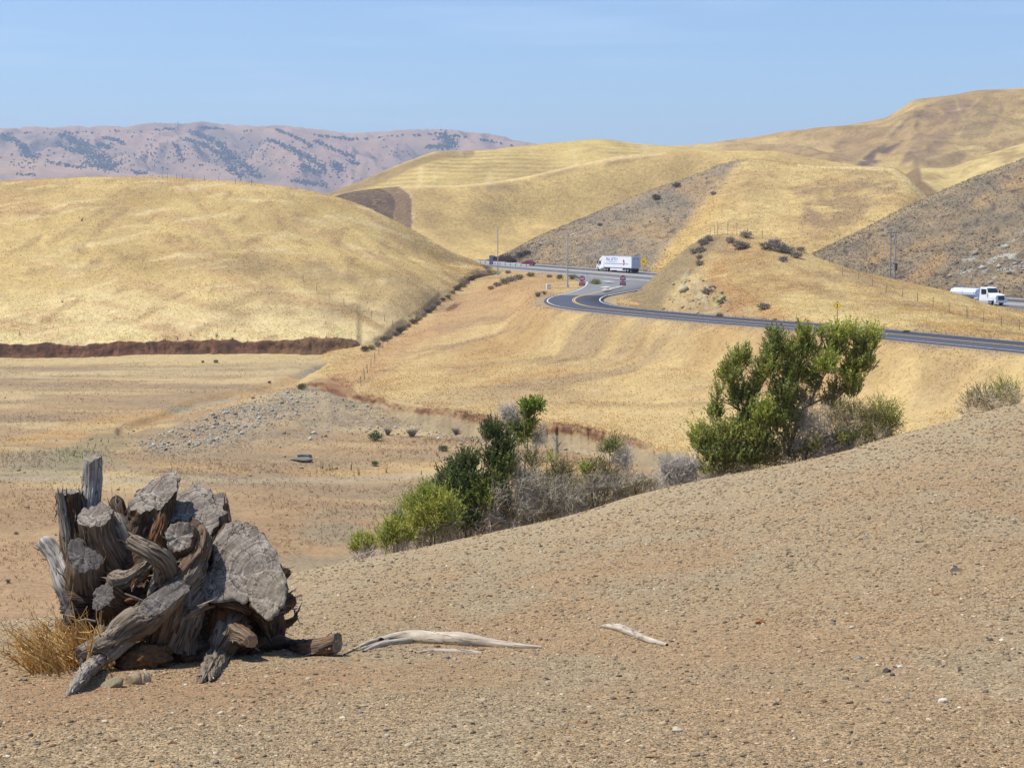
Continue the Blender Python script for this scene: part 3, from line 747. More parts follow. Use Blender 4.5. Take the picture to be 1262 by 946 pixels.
# ---- gravel slope in the foreground
px = pxs(-140, 1400, 4.0, -3200, 4400, 26)
f0 = [(p, None, 1.1, -1.52) for p in (-3200, 4400)]
f1 = [(-3200, None, 3.2, -1.75), (0, 1110, 3.9), (631, 1090, 3.8), (1262, 1080, 3.75), (4400, None, 3.0, -1.3)]
f2 = [(-3200, None, 5.4, -2.3), (-600, 955, 5.3), (0, 946, 5.1), (631, 944, 4.95), (1262, 940, 4.75), (4400, None, 4.6, -1.2)]
f3 = [(-3200, None, 9, -3.3), (-600, 858, 8.2), (0, 848, 8.2), (200, 842, 8.7), (430, 812, 9.3), (631, 800, 9.6), (900, 788, 9.1), (1262, 762, 8.6), (4400, None, 7, -1.3)]
f4 = [(-3200, None, 14, -4.8), (-600, 792, 13), (0, 788, 13), (200, 762, 15), (350, 738, 16.5), (430, 722, 17), (631, 692, 18), (860, 645, 18.5), (1262, 566, 19), (4400, None, 14, -1.2)]
f5 = [(-3200, None, 18, -6.4), (-600, 778, 17), (0, 766, 18), (120, 754, 19.5), (200, 740, 21), (350, 709, 23.2), (430, 691, 24), (560, 665.5, 25), (630, 651, 25.5), (700, 637, 26), (780, 614, 26.6), (860, 593, 27), (930, 579, 27.5), (1000, 565, 28), (1050, 552, 28.7), (1100, 537.5, 29.5), (1160, 521.5, 30), (1200, 512, 30.3), (1262, 496.5, 31), (1800, 430, 31), (4400, None, 22, -1.3)]
f6 = [(p[0], None, p[2] + 6, ((HOR - p[1]) / F * p[2] if p[1] else p[3]) - 2.6) for p in f5]
f7 = [(p[0], None, p[2] + 26, -19) for p in f5]
G, k = loft([f0, f1, f2, f3, f4, f5, f6, f7], px, [6, 22, 110, 90, 80, 24, 8])
x, y, zz = G[..., 0], G[..., 1], G[..., 2]
G[..., 2] += fbm(x / 1.1, y / 1.1, 4, 141) * .022 + fbm(x / 4, y / 4, 3, 142) * .05
# soil heaped a little round the stump
SY = 9.6
sx_ = (223 - CX) / F * SY
hd = np.hypot(x - sx_ - .05, (y - SY) * .8)
G[..., 2] += .07 * np.exp(-(hd / .75) ** 2)
PX, PY = proj(G)
n_ = fbm(x / .5, y / .8, 4, 145); nb = fbm(x / 2.2, y / 3.0, 4, 146)
c = lerp(col0(G, alb(180, 154, 118)), alb(182, 150, 112), sstep(-.25, .3, nb))
c = lerp(c, alb(178, 160, 128), .7 * sstep(.0, .35, fbm(x / 1.4, y / 3.2, 4, 147)))
c = lerp(c, alb(192, 172, 136), .7 * sstep(3.5, 4.9, k))
c = lerp(c, alb(176, 132, 92), .5 * poly_mask(PX, PY, [(0, 840), (200, 830), (400, 810), (480, 830), (300, 880), (0, 900)], 20))
c = lerp(c, alb(172, 142, 104), .3 * sstep(.1, .4, n_))
c = (c * .95 + (c @ np.array([.3, .5, .2]))[..., None] * .05) * np.array([1.02, .995, .92])
make_surface('gravel_ground', G, c, terrain_mat('gravel_soil', .0042, .74, 1.24, .9, mid=.13, voro=85.0))
FG = G

# ---- one sheet under everything
S = 7000
V = np.array([[-S, -30, -27], [S, -30, -27], [S, 7600, -27], [-S, 7600, -27]], float)
nxy = 24
gx, gy = np.meshgrid(np.linspace(-S, S, nxy), np.linspace(-30, 7600, nxy))
G = np.stack([gx, gy, np.full_like(gx, -27.0)], -1)
make_surface('plain', G, col0(G, alb(190, 158, 110)), bpy.data.materials['golden_grass_mid'])
# ------------------------------------------------------------------ roads
def asphalt(name, rgb, var=.12, scale=.6):
    m, nt, b = new_mat(name, .88, .25)
    tc = N(nt, 'ShaderNodeTexCoord')
    n1 = N(nt, 'ShaderNodeTexNoise', Scale=scale, Detail=6.0, Roughness=.65)
    nt.links.new(tc.outputs['Object'], n1.inputs['Vector'])
    c = mixc(nt, rgb, ramp(nt, n1.outputs['Fac'], [(.3, 1 - var), (.7, 1 + var)]), 1.0, 'MULTIPLY')
    nt.links.new(c, b.inputs['Base Color'])
    return m
M_NEW = asphalt('new_asphalt', (.062, .064, .082)); M_OLD = asphalt('worn_asphalt', (.17, .165, .16)); M_MED = asphalt('paved_shoulder', (.27, .25, .225))
M_LANE = asphalt('highway_asphalt', (.105, .105, .112))
M_WHITE = asphalt('white_paint', (.58, .58, .56), .3, 2.0); M_YEL = asphalt('yellow_paint', (.62, .40, .12), .2, 2.0)


def offset_line(L_, off, dz=0.0):
    L_ = np.asarray(L_, float)
    d = np.gradient(L_[:, :2], axis=0)
    d /= np.linalg.norm(d, axis=1)[:, None]
    nrm = np.stack([d[:, 1], -d[:, 0]], 1)          # right of travel
    off = np.broadcast_to(np.asarray(off, float), (len(L_),))
    return np.concatenate([L_[:, :2] + nrm * off[:, None], L_[:, 2:3] + dz], 1)


def ribbon(name, L_, a, b, mat, dz=0.0, skirt=0.0, parent=None):
    A, B = offset_line(L_, a, dz), offset_line(L_, b, dz)
    rows = [A, B]
    if skirt:
        A0, B0 = A.copy(), B.copy(); A0[:, 2] -= skirt; B0[:, 2] -= skirt
        rows = [A0, A, B, B0]
    G = np.stack(rows, 1)
    me = mesh_np(name, G.reshape(-1, 3), [grid_faces(G.shape[0], G.shape[1])], mat)
    return link(name, me, parent)


def seg(L_, s0, s1, n=6):
    L_ = np.asarray(L_, float)
    s = np.concatenate([[0], np.cumsum(np.linalg.norm(np.diff(L_[:, :2], axis=0), axis=1))])
    q = np.linspace(s0, s1, n)
    return np.stack([np.interp(q, s, L_[:, i]) for i in range(3)], 1)


def length(L_): return np.linalg.norm(np.diff(np.asarray(L_)[:, :2], axis=0), axis=1).sum()


def marks(name, pieces, mat):
    """several ribbons of paint as one object"""
    Vs, Fs, o = [], [], 0
    for L_, a, b, dz in pieces:
        G = np.stack([offset_line(L_, a, dz), offset_line(L_, b, dz)], 1)
        Vs.append(G.reshape(-1, 3)); Fs.append(grid_faces(len(G), 2) + o); o += len(G) * 2
    return tag(link(name, mesh_np(name, np.concatenate(Vs), [np.concatenate(Fs)], mat)), kind='structure')


# highway: right of travel (heading away) is +off
tag(ribbon('highway', HWY, -13, 13, M_LANE, 0.0, .4), kind='structure')
tag(ribbon('highway_median', HWY, -3.2, 3.2, M_MED, .008), kind='structure')
tag(ribbon('highway_shoulder', HWY, 10.6, 13.6, M_MED, .012, .3), kind='structure')
tag(ribbon('highway_shoulder', HWY, -13.6, -10.6, M_MED, .012, .3), kind='structure')
LH = length(HWY)
W = []
for o_ in (-10.5, 10.5): W.append((HWY, o_ - .09, o_ + .09, .02))
for s in np.arange(0, LH - 4, 14.6):
    for o_ in (-6.9, 6.9): W.append((seg(HWY, s, s + 3.6, 3), o_ - .08, o_ + .08, .02))
marks('highway_white_lines', W, M_WHITE)
marks('highway_yellow_lines', [(HWY, o_ - .08, o_ + .08, .02) for o_ in (-3.5, 3.5)], M_YEL)
# slip road: dark new asphalt, then the worn apron towards the junction
LE = length(EXIT)
i_new = int(np.argmax(EXIT[:, 1] > 287)) if (EXIT[:, 1] > 287).any() else len(EXIT) - 20
i_new = [i for i in range(len(EXIT)) if EXIT[i, 1] > 278 and i > len(EXIT) // 2][0]
tag(ribbon('slip_road', EXIT[:i_new + 1], -4.7, 4.7, M_NEW, .0, .35), kind='structure')
Lap = EXIT[i_new:]
w_ = np.linspace(0, 1, len(Lap)) ** 2.2
A, B = offset_line(Lap, -4.7 - 7 * w_), offset_line(Lap, 4.7 + 8.5 * w_)
end_a = np.array([*(np.array([20.6, 422]) + HD * -12 - HN * 12.8), hwy_z(-12)]); end_b = np.array([*(np.array([20.6, 422]) + HD * -56 - HN * 12.8), hwy_z(-56)])
A = np.vstack([A, end_a]); B = np.vstack([B, end_b])
mid = (A + B) / 2
G = np.stack([A - [0, 0, .35], A, mid, B, B - [0, 0, .35]], 1)
G[:, 1:4, 2] += .002
tag(link('junction_apron', mesh_np('junction_apron', G.reshape(-1, 3), [grid_faces(len(G), 5)], M_OLD)), kind='structure')
cut = EXIT[: len(EXIT) - 6]
edge_l = offset_line(Lap, -4.3 - 6.5 * w_); edge_r = offset_line(Lap, 4.3 + 8 * w_)
near = EXIT[:i_new + 1]
W = [(near, -4.25, -4.08, .014), (near, 4.08, 4.25, .014), (edge_l, -.11, .11, .014), (edge_r, -.11, .11, .014)]
# arrows and stop bars on the apron
def bar(p, q, w):
    a, b = on_z(*p, -9.95), on_z(*q, -9.95)
    W.append((np.array([tuple(a), tuple((a + b) / 2), tuple(b)]), -w / 2, w / 2, .05))
bar((745.5, 346.6), (754, 347.3), 1.7); bar((742.5, 354.4), (750, 353.2), 1.1); bar((744, 357.6), (767, 352.2), .35); bar((744, 357.4), (750, 356.0), 1.1)
bar((741, 342.4), (775, 345.2), .4)
marks('slip_road_white_lines', W, M_WHITE)
marks('slip_road_yellow_line', [(EXIT[:len(EXIT) - 12], -.22, -.07, .014), (EXIT[:len(EXIT) - 12], .07, .22, .014)], M_YEL)

# ------------------------------------------------------------------ light, sky, air
SUN_EL, SUN_AZ = RAD(63), RAD(4)          # from the left, a little beyond the stump
to_sun = Vector((-math.cos(SUN_EL) * math.cos(SUN_AZ), math.cos(SUN_EL) * math.sin(SUN_AZ), math.sin(SUN_EL)))
sd = bpy.data.lights.new('sun', 'SUN')
sd.energy = 4.2; sd.angle = RAD(.5); sd.color = (1, .97, .91)
so = bpy.data.objects.new('sun', sd)
so.rotation_euler = to_sun.to_track_quat('Z', 'Y').to_euler()
COL.objects.link(so)

wd = bpy.data.worlds.new('World'); scene.world = wd; wd.use_nodes = True
nt = wd.node_tree
bg = nt.nodes['Background']
sk = nt.nodes.new('ShaderNodeTexSky'); sk.sky_type = 'NISHITA'; sk.sun_disc = False
sk.sun_elevation = SUN_EL
sk.sun_rotation = math.atan2(to_sun.x, to_sun.y)
sk.altitude = 100; sk.air_density = 1.0; sk.dust_density = .6; sk.ozone_density = 3.5
tc = nt.nodes.new('ShaderNodeTexCoord')
mp = nt.nodes.new('ShaderNodeMapping'); mp.inputs['Scale'].default_value = (2.2, 2.2, 26)
nz = nt.nodes.new('ShaderNodeTexNoise'); nz.inputs['Scale'].default_value = 2.6; nz.inputs['Detail'].default_value = 5
nt.links.new(tc.outputs['Generated'], mp.inputs[0]); nt.links.new(mp.outputs[0], nz.inputs['Vector'])
cl = ramp(nt, nz.outputs['Fac'], [(.52, 0.0), (.78, .13)])
mx = mixc(nt, sk.outputs[0], (9.0, 9.0, 9.4), cl)
mx = mixc(nt, mx, (.92, 1.0, 1.13), 1.0, 'MULTIPLY')
nt.links.new(mx, bg.inputs[0]); bg.inputs[1].default_value = 0.1

vol, vt, vb = new_mat('haze_air')
vt.nodes.remove(vb)
pv = vt.nodes.new('ShaderNodeVolumePrincipled')
pv.inputs['Color'].default_value = (.62, .77, 1.0, 1)
pv.inputs['Density'].default_value = 1.3e-4
pv.inputs['Anisotropy'].default_value = .1
vt.links.new(pv.outputs[0], vt.nodes['Material Output'].inputs['Volume'])
bm = bmesh.new(); bmesh.ops.create_cube(bm, size=1)
me = bpy.data.meshes.new('haze'); bm.to_mesh(me); bm.free(); me.materials.append(vol)
hz = link('haze', me); hz.scale = (14400, 7900, 500); hz.location = (0, 3800, 222)
tag(hz, kind='stuff')

# ------------------------------------------------------------------ render settings
scene.render.engine = 'CYCLES'
cy = scene.cycles
cy.max_bounces = 4; cy.diffuse_bounces = 2; cy.glossy_bounces = 2; cy.transmission_bounces = 2; cy.transparent_max_bounces = 6; cy.volume_bounces = 0
cy.use_denoising = True
try: cy.denoiser = 'OPENIMAGEDENOISE'
except Exception: pass
cy.sample_clamp_indirect = 4
vs = scene.view_settings
vs.view_transform = 'Standard'; vs.look = 'None'; vs.exposure = 0.5; vs.gamma = 1; vs.use_curve_mapping = False
# ------------------------------------------------------------------ placing things on the land
bpy.context.view_layer.update()


def ray(px, py):
    d = at(px, py, 1.0)
    return Vector(d).normalized()


def hit(px, py, names):
    best = None
    for n in names:
        o = SURF[n][0]
        ok, p, nr, _ = o.ray_cast(Vector((0, 0, 0)), ray(px, py))
        if ok and (best is None or p.length < best[0].length): best = (p.copy(), nr.copy(), n)
    return best


def drop(x, y, name, z0=60):
    ok, p, nr, _ = SURF[name][0].ray_cast(Vector((x, y, z0)), Vector((0, 0, -1)))
    return p.z if ok else None


LAND = ['gravel_ground', 'valley_floor', 'embankment', 'knoll', 'grass_hill', 'scrub_hill', 'spur_hill', 'golden_hill', 'golden_ridge', 'golden_shoulder', 'far_ridge', 'foothill', 'mountain_range']


def attr_mat(name, rough=.85, spec=.15, var=.0, scale=20, bump=0.0, transl=0.0):
    m, nt, b = new_mat(name, rough, spec)
    a = N(nt, 'ShaderNodeAttribute', attribute_name='ground_colour')
    c = a.outputs['Color']
    if var:
        tc = N(nt, 'ShaderNodeTexCoord')
        n1 = N(nt, 'ShaderNodeTexNoise', Scale=scale, Detail=4.0, Roughness=.65)
        nt.links.new(tc.outputs['Object'], n1.inputs['Vector'])
        c = mixc(nt, c, ramp(nt, n1.outputs['Fac'], [(.3, 1 - var), (.7, 1 + var)]), 1.0, 'MULTIPLY')
        if bump:
            bp = N(nt, 'ShaderNodeBump', Strength=bump, Distance=.4 / scale)
            nt.links.new(n1.outputs['Fac'], bp.inputs['Height']); nt.links.new(bp.outputs[0], b.inputs['Normal'])
    nt.links.new(c, b.inputs['Base Color'])
    if transl:
        t = N(nt, 'ShaderNodeBsdfTranslucent'); nt.links.new(c, t.inputs['Color'])
        mx = N(nt, 'ShaderNodeMixShader'); mx.inputs[0].default_value = transl
        nt.links.new(b.outputs[0], mx.inputs[1]); nt.links.new(t.outputs[0], mx.inputs[2])
        nt.links.new(mx.outputs[0], nt.nodes['Material Output'].inputs['Surface'])
    return m


M_STONE = attr_mat('stone', .9, .12, .22, 60, .4)
M_GRASS = attr_mat('dry_stalks', .8, .1, transl=.4)
M_LEAF = attr_mat('leaf', .5, .3, transl=.45)
M_TWIG = attr_mat('twig', .85, .1, .2, 40)

# ---- unit stones
ICO_V, ICO_F = None, None
def ico(sub):
    bm = bmesh.new(); bmesh.ops.create_icosphere(bm, subdivisions=sub, radius=1)
    V = np.array([v.co[:] for v in bm.verts]); Fc = np.array([[v.index for v in f.verts] for f in bm.faces])
    bm.free(); return V, Fc
I1 = ico(1); I2 = ico(2); I3 = ico(3)


def rand_rot(n, r=rng):
    q = r.normal(size=(n, 4)); q /= np.linalg.norm(q, axis=1)[:, None]
    w, x, y, z = q.T
    return np.stack([np.stack([1 - 2 * (y * y + z * z), 2 * (x * y - z * w), 2 * (x * z + y * w)], -1),
                     np.stack([2 * (x * y + z * w), 1 - 2 * (x * x + z * z), 2 * (y * z - x * w)], -1),
                     np.stack([2 * (x * z - y * w), 2 * (y * z + x * w), 1 - 2 * (x * x + y * y)], -1)], 1)


def stones(P, R, C, squash=.62, base=I1, sink=.25):
    """one angular stone per point, as one vertex/face set"""
    n = len(P)
    V0, F0 = base
    nv = len(V0)
    V = V0[None] * (1 + rng.uniform(-.28, .28, (n, nv, 1)))
    V = V * rng.uniform(.65, 1.25, (n, 1, 3))
    V = np.einsum('nij,nvj->nvi', rand_rot(n), V)
    V[..., 2] *= squash
    V *= R[:, None, None]
    V[..., 2] += (R * squash * (1 - 2 * sink))[:, None]
    V += P[:, None]
    Fc = F0[None] + (np.arange(n) * nv)[:, None, None]
    return V.reshape(-1, 3), Fc.reshape(-1, 3), np.repeat(C, nv, 0)


def grid_points(name, n, mask=None, pxr=(-40, 1300)):
    """random points on a lofted sheet, uniform over its grid, with ground colour index"""
    o, G = SURF[name]
    R, Nn, _ = G.shape
    PXs, PYs = proj(G)
    r = rng.uniform(0, R - 1.001, n * 4); c = rng.uniform(0, Nn - 1.001, n * 4)
    i, j = r.astype(int), c.astype(int); u, v = (r - i)[:, None], (c - j)[:, None]
    P = (G[i, j] * (1 - u) + G[i + 1, j] * u) * (1 - v) + (G[i, j + 1] * (1 - u) + G[i + 1, j + 1] * u) * v
    X, Y = proj(P)
    ok = (X > pxr[0]) & (X < pxr[1])
    if mask is not None: ok &= rng.uniform(size=len(P)) < mask(X, Y, P)
    P = P[ok][:n]
    a = np.empty(len(o.data.vertices) * 4, np.float32); o.data.color_attributes[0].data.foreach_get('color', a)
    A = a.reshape(R, Nn, 4)[..., :3]
    return P, A[i[ok][:n], j[ok][:n]]


def blades(P, C, h, w, lean=.5, per=3, hv=.5):
    n = len(P)
    P = np.repeat(P, per, 0); C = np.repeat(C, per, 0); n *= per
    hh = h * rng.uniform(1 - hv, 1 + hv, n)
    az = rng.uniform(0, 2 * np.pi, n); fa = rng.uniform(0, np.pi, n)
    off = np.stack([rng.normal(0, w * 1.2, n), rng.normal(0, w * 1.2, n), np.full(n, -.03 * h)], 1)
    side = np.stack([np.cos(fa), np.sin(fa), 0 * fa], 1) * (w * rng.uniform(.5, 1.2, n))[:, None]
    tip = np.stack([np.cos(az) * lean * hh * rng.uniform(.2, 1, n), np.sin(az) * lean * hh * rng.uniform(.2, 1, n), hh], 1)
    V = np.stack([P + off - side, P + off + side, P + off + tip], 1).reshape(-1, 3)
    Fc = np.arange(n * 3).reshape(n, 3)
    C = C * rng.uniform(.75, 1.25, (n, 1)) * (1 + rng.normal(0, .04, (n, 3)))
    return V, Fc, np.repeat(np.clip(C, 0, .9), 3, 0)


def stuff(name, V, Fc, C, mat, smooth=False):
    return tag(link(name, mesh_np(name, V, [Fc], mat, smooth, C)), kind='stuff')


# ---- gravel: grains down to about a pixel, everywhere on the near slope
def crest(X): return np.interp(X, [p[0] for p in f5 if p[1]], [p[1] for p in f5 if p[1]])
NG = 135000
X = rng.uniform(-60, 1325, NG); Yp = rng.uniform(480, 985, NG)
# the same gravel goes on beside the view, a little thinner
X = np.concatenate([X, rng.uniform(-620, -60, 22000), rng.uniform(1325, 1950, 30000), rng.uniform(-60, 1325, 12000)]); Yp = np.concatenate([Yp, rng.uniform(560, 1000, 22000), rng.uniform(400, 1000, 30000), rng.uniform(985, 1100, 12000)])
pts, dist = [], []
go = SURF['gravel_ground'][0]
for x_, y_ in zip(X, Yp):
    if y_ < crest(x_) - 1: continue
    ok, p, nr, _ = go.ray_cast(Vector((0, 0, 0)), ray(x_, y_))
    if ok and p.y < 34: pts.append(p[:]); dist.append(p.y)
P = np.array(pts); D = np.array(dist)
patch = fbm(P[:, 0] / .9, P[:, 1] / 1.6, 3, 201)
keep = rng.uniform(size=len(P)) < np.clip(.80 + .9 * patch, .35, 1)
P, D = P[keep], D[keep]
R = np.minimum(D * .00048 * rng.uniform(1e-3, 1, len(P)) ** (-1 / 3.3), .010 + .0008 * D)
pal = np.array([alb(184, 152, 112), alb(200, 172, 132), alb(156, 138, 114), alb(124, 110, 94), alb(214, 194, 160), alb(188, 142, 92), alb(166, 140, 106), alb(98, 88, 82), alb(228, 216, 192), alb(150, 106, 74), alb(140, 140, 134)]) * np.array([.93, .92, .88])
pw = np.array([.24, .18, .15, .08, .09, .05, .14, .022, .010, .012, .02]); pw /= pw.sum()
C = pal[rng.choice(len(pal), len(P), p=pw)] * rng.uniform(.70, 1.28, (len(P), 1))
V, Fc, Cv = stones(P, R, C, .55, I1, .36)
stuff('gravel', V, Fc, Cv, M_STONE)

# ---- stones of the talus, and rough ground under the eroded edge
def m_rub(X, Y, P):
    return np.maximum(.9 * poly_mask(X, Y, [(170, 548), (215, 528), (270, 508), (330, 488), (372, 476), (400, 488), (380, 505), (330, 528), (270, 548), (200, 560)], 7),
                      .34 * poly_mask(X, Y, [(400, 490), (460, 495), (560, 515), (700, 535), (800, 556), (820, 566), (640, 550), (520, 535), (420, 540), (340, 548)], 8)) + .0
P, C0 = grid_points('valley_floor', 19000, m_rub, (150, 840))
rr_ = np.minimum(.05 * rng.uniform(1e-3, 1, len(P)) ** (-1 / 3.2), .24)
C = np.array([alb(204, 198, 182), alb(182, 174, 154), alb(160, 148, 124), alb(220, 214, 200), alb(138, 126, 108)])[rng.choice(5, len(P), p=[.28, .3, .2, .12, .1])]
V, Fc, Cv = stones(P, rr_, C, .8)
stuff('rubble', V, Fc, Cv, M_STONE)
P, C0 = grid_points('valley_floor', 5200, lambda X, Y, P: (Y > 450) * .9, (-20, 860))
V, Fc, Cv = stones(P, np.minimum(.022 * rng.uniform(1e-3, 1, len(P)) ** (-1 / 2.2), .2), C0 * rng.uniform(.5, 1.2, (len(P), 1)), .6)
stuff('scattered_stones', V, Fc, Cv, M_STONE)
P, C0 = grid_points('scrub_hill', 560, lambda X, Y, P: poly_mask(X, Y, [(1160, 345), (1200, 312), (1262, 285), (1300, 280), (1300, 352), (1200, 348)], 8), (1140, 1290))
V, Fc, Cv = stones(P, np.minimum(.16 * rng.uniform(1e-3, 1, len(P)) ** (-1 / 2.6), .7), np.array([alb(196, 190, 172), alb(176, 168, 148), alb(150, 138, 116)])[rng.choice(3, len(P))], .7)
stuff('rock_outcrop', V, Fc, Cv, M_STONE)
P, C0 = grid_points('knoll', 420, lambda X, Y, P: poly_mask(X, Y, [(815, 388), (825, 360), (842, 335), (856, 334), (868, 352), (892, 366), (900, 380), (880, 390)], 6), (800, 920))
V, Fc, Cv = stones(P, np.minimum(.13 * rng.uniform(1e-3, 1, len(P)) ** (-1 / 2.4), .8), np.array([alb(196, 182, 142), alb(180, 162, 122), alb(158, 138, 104)])[rng.choice(3, len(P))], .8)
stuff('rock_outcrop', V, Fc, Cv, M_STONE)

# ---- dry grass
def grass(name, surf, n, mask, h, w, gain=1.15, lean=.5, per=3, pxr=(-40, 1300)):
    P, C = grid_points(surf, n, mask, pxr)
    V, Fc, Cv = blades(P, C * gain, h, w, lean, per)
    return stuff(name, V, Fc, Cv, M_GRASS)
def not_road(P, hw=6.0):
    d = np.full(len(P), 1e9)
    for L_, h_ in ((EXIT, hw), (HWY, 14.5)):
        for a, b in zip(L_[:-1], L_[1:]):
            s = b[:2] - a[:2]
            t = np.clip(((P[:, :2] - a[:2]) @ s) / (s @ s), 0, 1)
            d = np.minimum(d, np.hypot(*(P[:, :2] - a[:2] - t[:, None] * s).T) - h_)
    return (d > 0) * 1.0
grass('dry_grass', 'grass_hill', 26000, lambda X, Y, P: (Y < np.interp(X, [0, 330, 440, 490, 600], [421, 418, 414, 404, 330])) * np.clip(.55 + .8 * fbm(P[:, 0] / 9, P[:, 1] / 14, 3, 210), .1, 1), .22, .08, 2.0)
grass('dry_grass', 'embankment', 42000, lambda X, Y, P: (P[:, 2] > -18) * (Y < np.interp(X, [400, 440, 600, 700, 790, 900], [462, 486, 514, 525, 545, 600])) * not_road(P) * np.clip(.5 + .8 * fbm(P[:, 0] / 5, P[:, 1] / 8, 3, 211), .1, 1), .15, .045, 1.95, pxr=(380, 1300))
grass('dry_grass', 'knoll', 22000, lambda X, Y, P: not_road(P) * (X > 760) * np.clip(.5 + .9 * fbm(P[:, 0] / 5, P[:, 1] / 8, 3, 212), .08, 1) * (1 - .8 * poly_mask(X, Y, [(740, 385), (800, 342), (850, 300), (874, 286), (888, 292), (872, 315), (855, 335), (900, 380), (900, 392), (815, 388)], 6)), .16, .05, 1.95, pxr=(740, 1300))
grass('dry_grass', 'valley_floor', 26000, lambda X, Y, P: np.clip(.25 + 1.1 * fbm(P[:, 0] / 14, P[:, 1] / 7, 3, 213), .03, 1) * (1 - .9 * m_rub(X, Y, P)), .15, .03, 1.5, .6, pxr=(-40, 860))
grass('dry_grass', 'spur_hill', 14000, lambda X, Y, P: not_road(P), .34, .12, 1.5, pxr=(590, 1160))
grass('dry_scrub', 'scrub_hill', 9000, lambda X, Y, P: not_road(P), .3, .1, 1.35, .9)

# ---- dark low scrub dotted over the grey slopes
def scrub_dots(name, surf, n, mask, r0, cols, pxr):
    P, C0 = grid_points(surf, n, mask, pxr)
    C = np.array(cols)[rng.choice(len(cols), len(P))]
    V, Fc, Cv = stones(P, np.minimum(r0 * rng.uniform(1e-3, 1, len(P)) ** (-1 / 3), r0 * 4), C, .8, I1, .2)
    return stuff(name, V, Fc, Cv, M_TWIG)
scrub_dots('low_scrub', 'scrub_hill', 1100, lambda X, Y, P: not_road(P) * np.clip(.4 + 1.2 * fbm(P[:, 0] / 12, P[:, 1] / 18, 3, 220), 0, 1), .10, [alb(146, 130, 104), alb(126, 114, 94), alb(156, 138, 108)], (990, 1290))
scrub_dots('low_scrub', 'spur_hill', 700, lambda X, Y, P: not_road(P) * poly_mask(X, Y, [(600, 330), (610, 316), (700, 272), (800, 232), (900, 200), (912, 204), (880, 236), (840, 285), (800, 325), (700, 330)], 6) * np.clip(.3 + 1.3 * fbm(P[:, 0] / 14, P[:, 1] / 24, 3, 221), 0, 1), .14, [alb(136, 120, 98), alb(114, 102, 86), alb(146, 128, 100)], (590, 930))

# ---- oaks on the far mountains: a far-off wood, one mass
def poly_pts(line, w, n):
    line = np.array(line, float)
    s = np.concatenate([[0], np.cumsum(np.hypot(*np.diff(line, axis=0).T))])
    q = rng.uniform(0, s[-1], n)
    return np.stack([np.interp(q, s, line[:, 0]) + rng.normal(0, w, n), np.interp(q, s, line[:, 1]) + rng.normal(0, w * .6, n)], 1)
bands = [([(0, 168), (15, 172), (28, 180), (34, 190)], 2.5, 70), ([(28, 180), (33, 192), (45, 193)], 3, 60), ([(76, 166), (90, 172), (100, 181)], 4, 80), ([(100, 178), (112, 190), (128, 198), (142, 206)], 6, 260),
         ([(104, 200), (125, 206), (140, 209)], 3, 80), ([(128, 170), (145, 174), (155, 178)], 2, 40), ([(120, 178), (135, 182)], 2.5, 40), ([(70, 178), (80, 182), (95, 188)], 2, 30), ([(215, 177), (222, 190), (224, 200)], 1.8, 40),
         ([(235, 162), (248, 168), (262, 173), (276, 180)], 2.4, 90), ([(225, 172), (245, 176), (262, 184), (272, 192)], 2.2, 80), ([(270, 178), (280, 190), (297, 203), (320, 218)], 3.6, 170), ([(280, 195), (284, 208), (300, 220)], 3, 80),
         ([(328, 172), (345, 178), (362, 186), (380, 194), (394, 203), (400, 210)], 2.2, 150), ([(340, 160), (357, 166), (372, 174), (384, 182)], 1.4, 60), ([(388, 174), (405, 182), (424, 190), (438, 194)], 1.8, 80),
         ([(412, 202), (420, 210)], 3, 60), ([(370, 204), (385, 210), (396, 214)], 3, 70), ([(360, 222), (385, 226), (402, 228)], 2.2, 60), ([(430, 198), (442, 203)], 2, 30), ([(545, 168), (555, 176), (548, 182)], 5, 110), ([(525, 182), (545, 180)], 2, 30),
         ([(40, 170), (200, 205)], 14, 70), ([(160, 180), (300, 200)], 14, 80), ([(300, 180), (430, 220)], 14, 80), ([(10, 205), (60, 198)], 8, 25), ([(20, 215), (45, 216)], 1.5, 12), ([(60, 200), (85, 205), (105, 207)], 1.6, 40), ([(165, 213), (180, 214)], 2, 30), ([(470, 185), (500, 195)], 10, 15)]
tops = []
for xx in np.concatenate([rng.uniform(0, 150, 26), rng.uniform(190, 215, 14), rng.uniform(245, 275, 26), rng.uniform(300, 310, 5), rng.uniform(385, 440, 40), rng.uniform(440, 545, 20), rng.uniform(545, 575, 14), rng.uniform(588, 615, 16), rng.uniform(615, 635, 4)]):
    tops.append((xx, np.interp(xx, [p[0] for p in back], [p[1] for p in back]) + rng.uniform(.2, 2.2)))
Pm, Rm = [], []
for L_, w_, n_ in bands:
    for a, b in poly_pts(L_, w_ * 1.08, int(n_ * 2.1)):
        h_ = hit(a, b, ['foothill', 'mountain_range'])
        if h_: Pm.append(h_[0][:]); Rm.append(rng.uniform(1.7, 3.9) * (h_[0].y / 5300))
for a, b in tops:
    h_ = hit(a, b + 1.0, ['mountain_range'])
    if h_: Pm.append(h_[0][:]); Rm.append(rng.uniform(3, 5.2))
Pm, Rm = np.array(Pm), np.array(Rm)
V, Fc, Cv = stones(Pm, Rm, np.array([alb(92, 92, 66), alb(104, 102, 74), alb(84, 86, 62)])[rng.choice(3, len(Pm))], .8, I1, .1)
stuff('oak_woodland', V, Fc, Cv, M_LEAF)

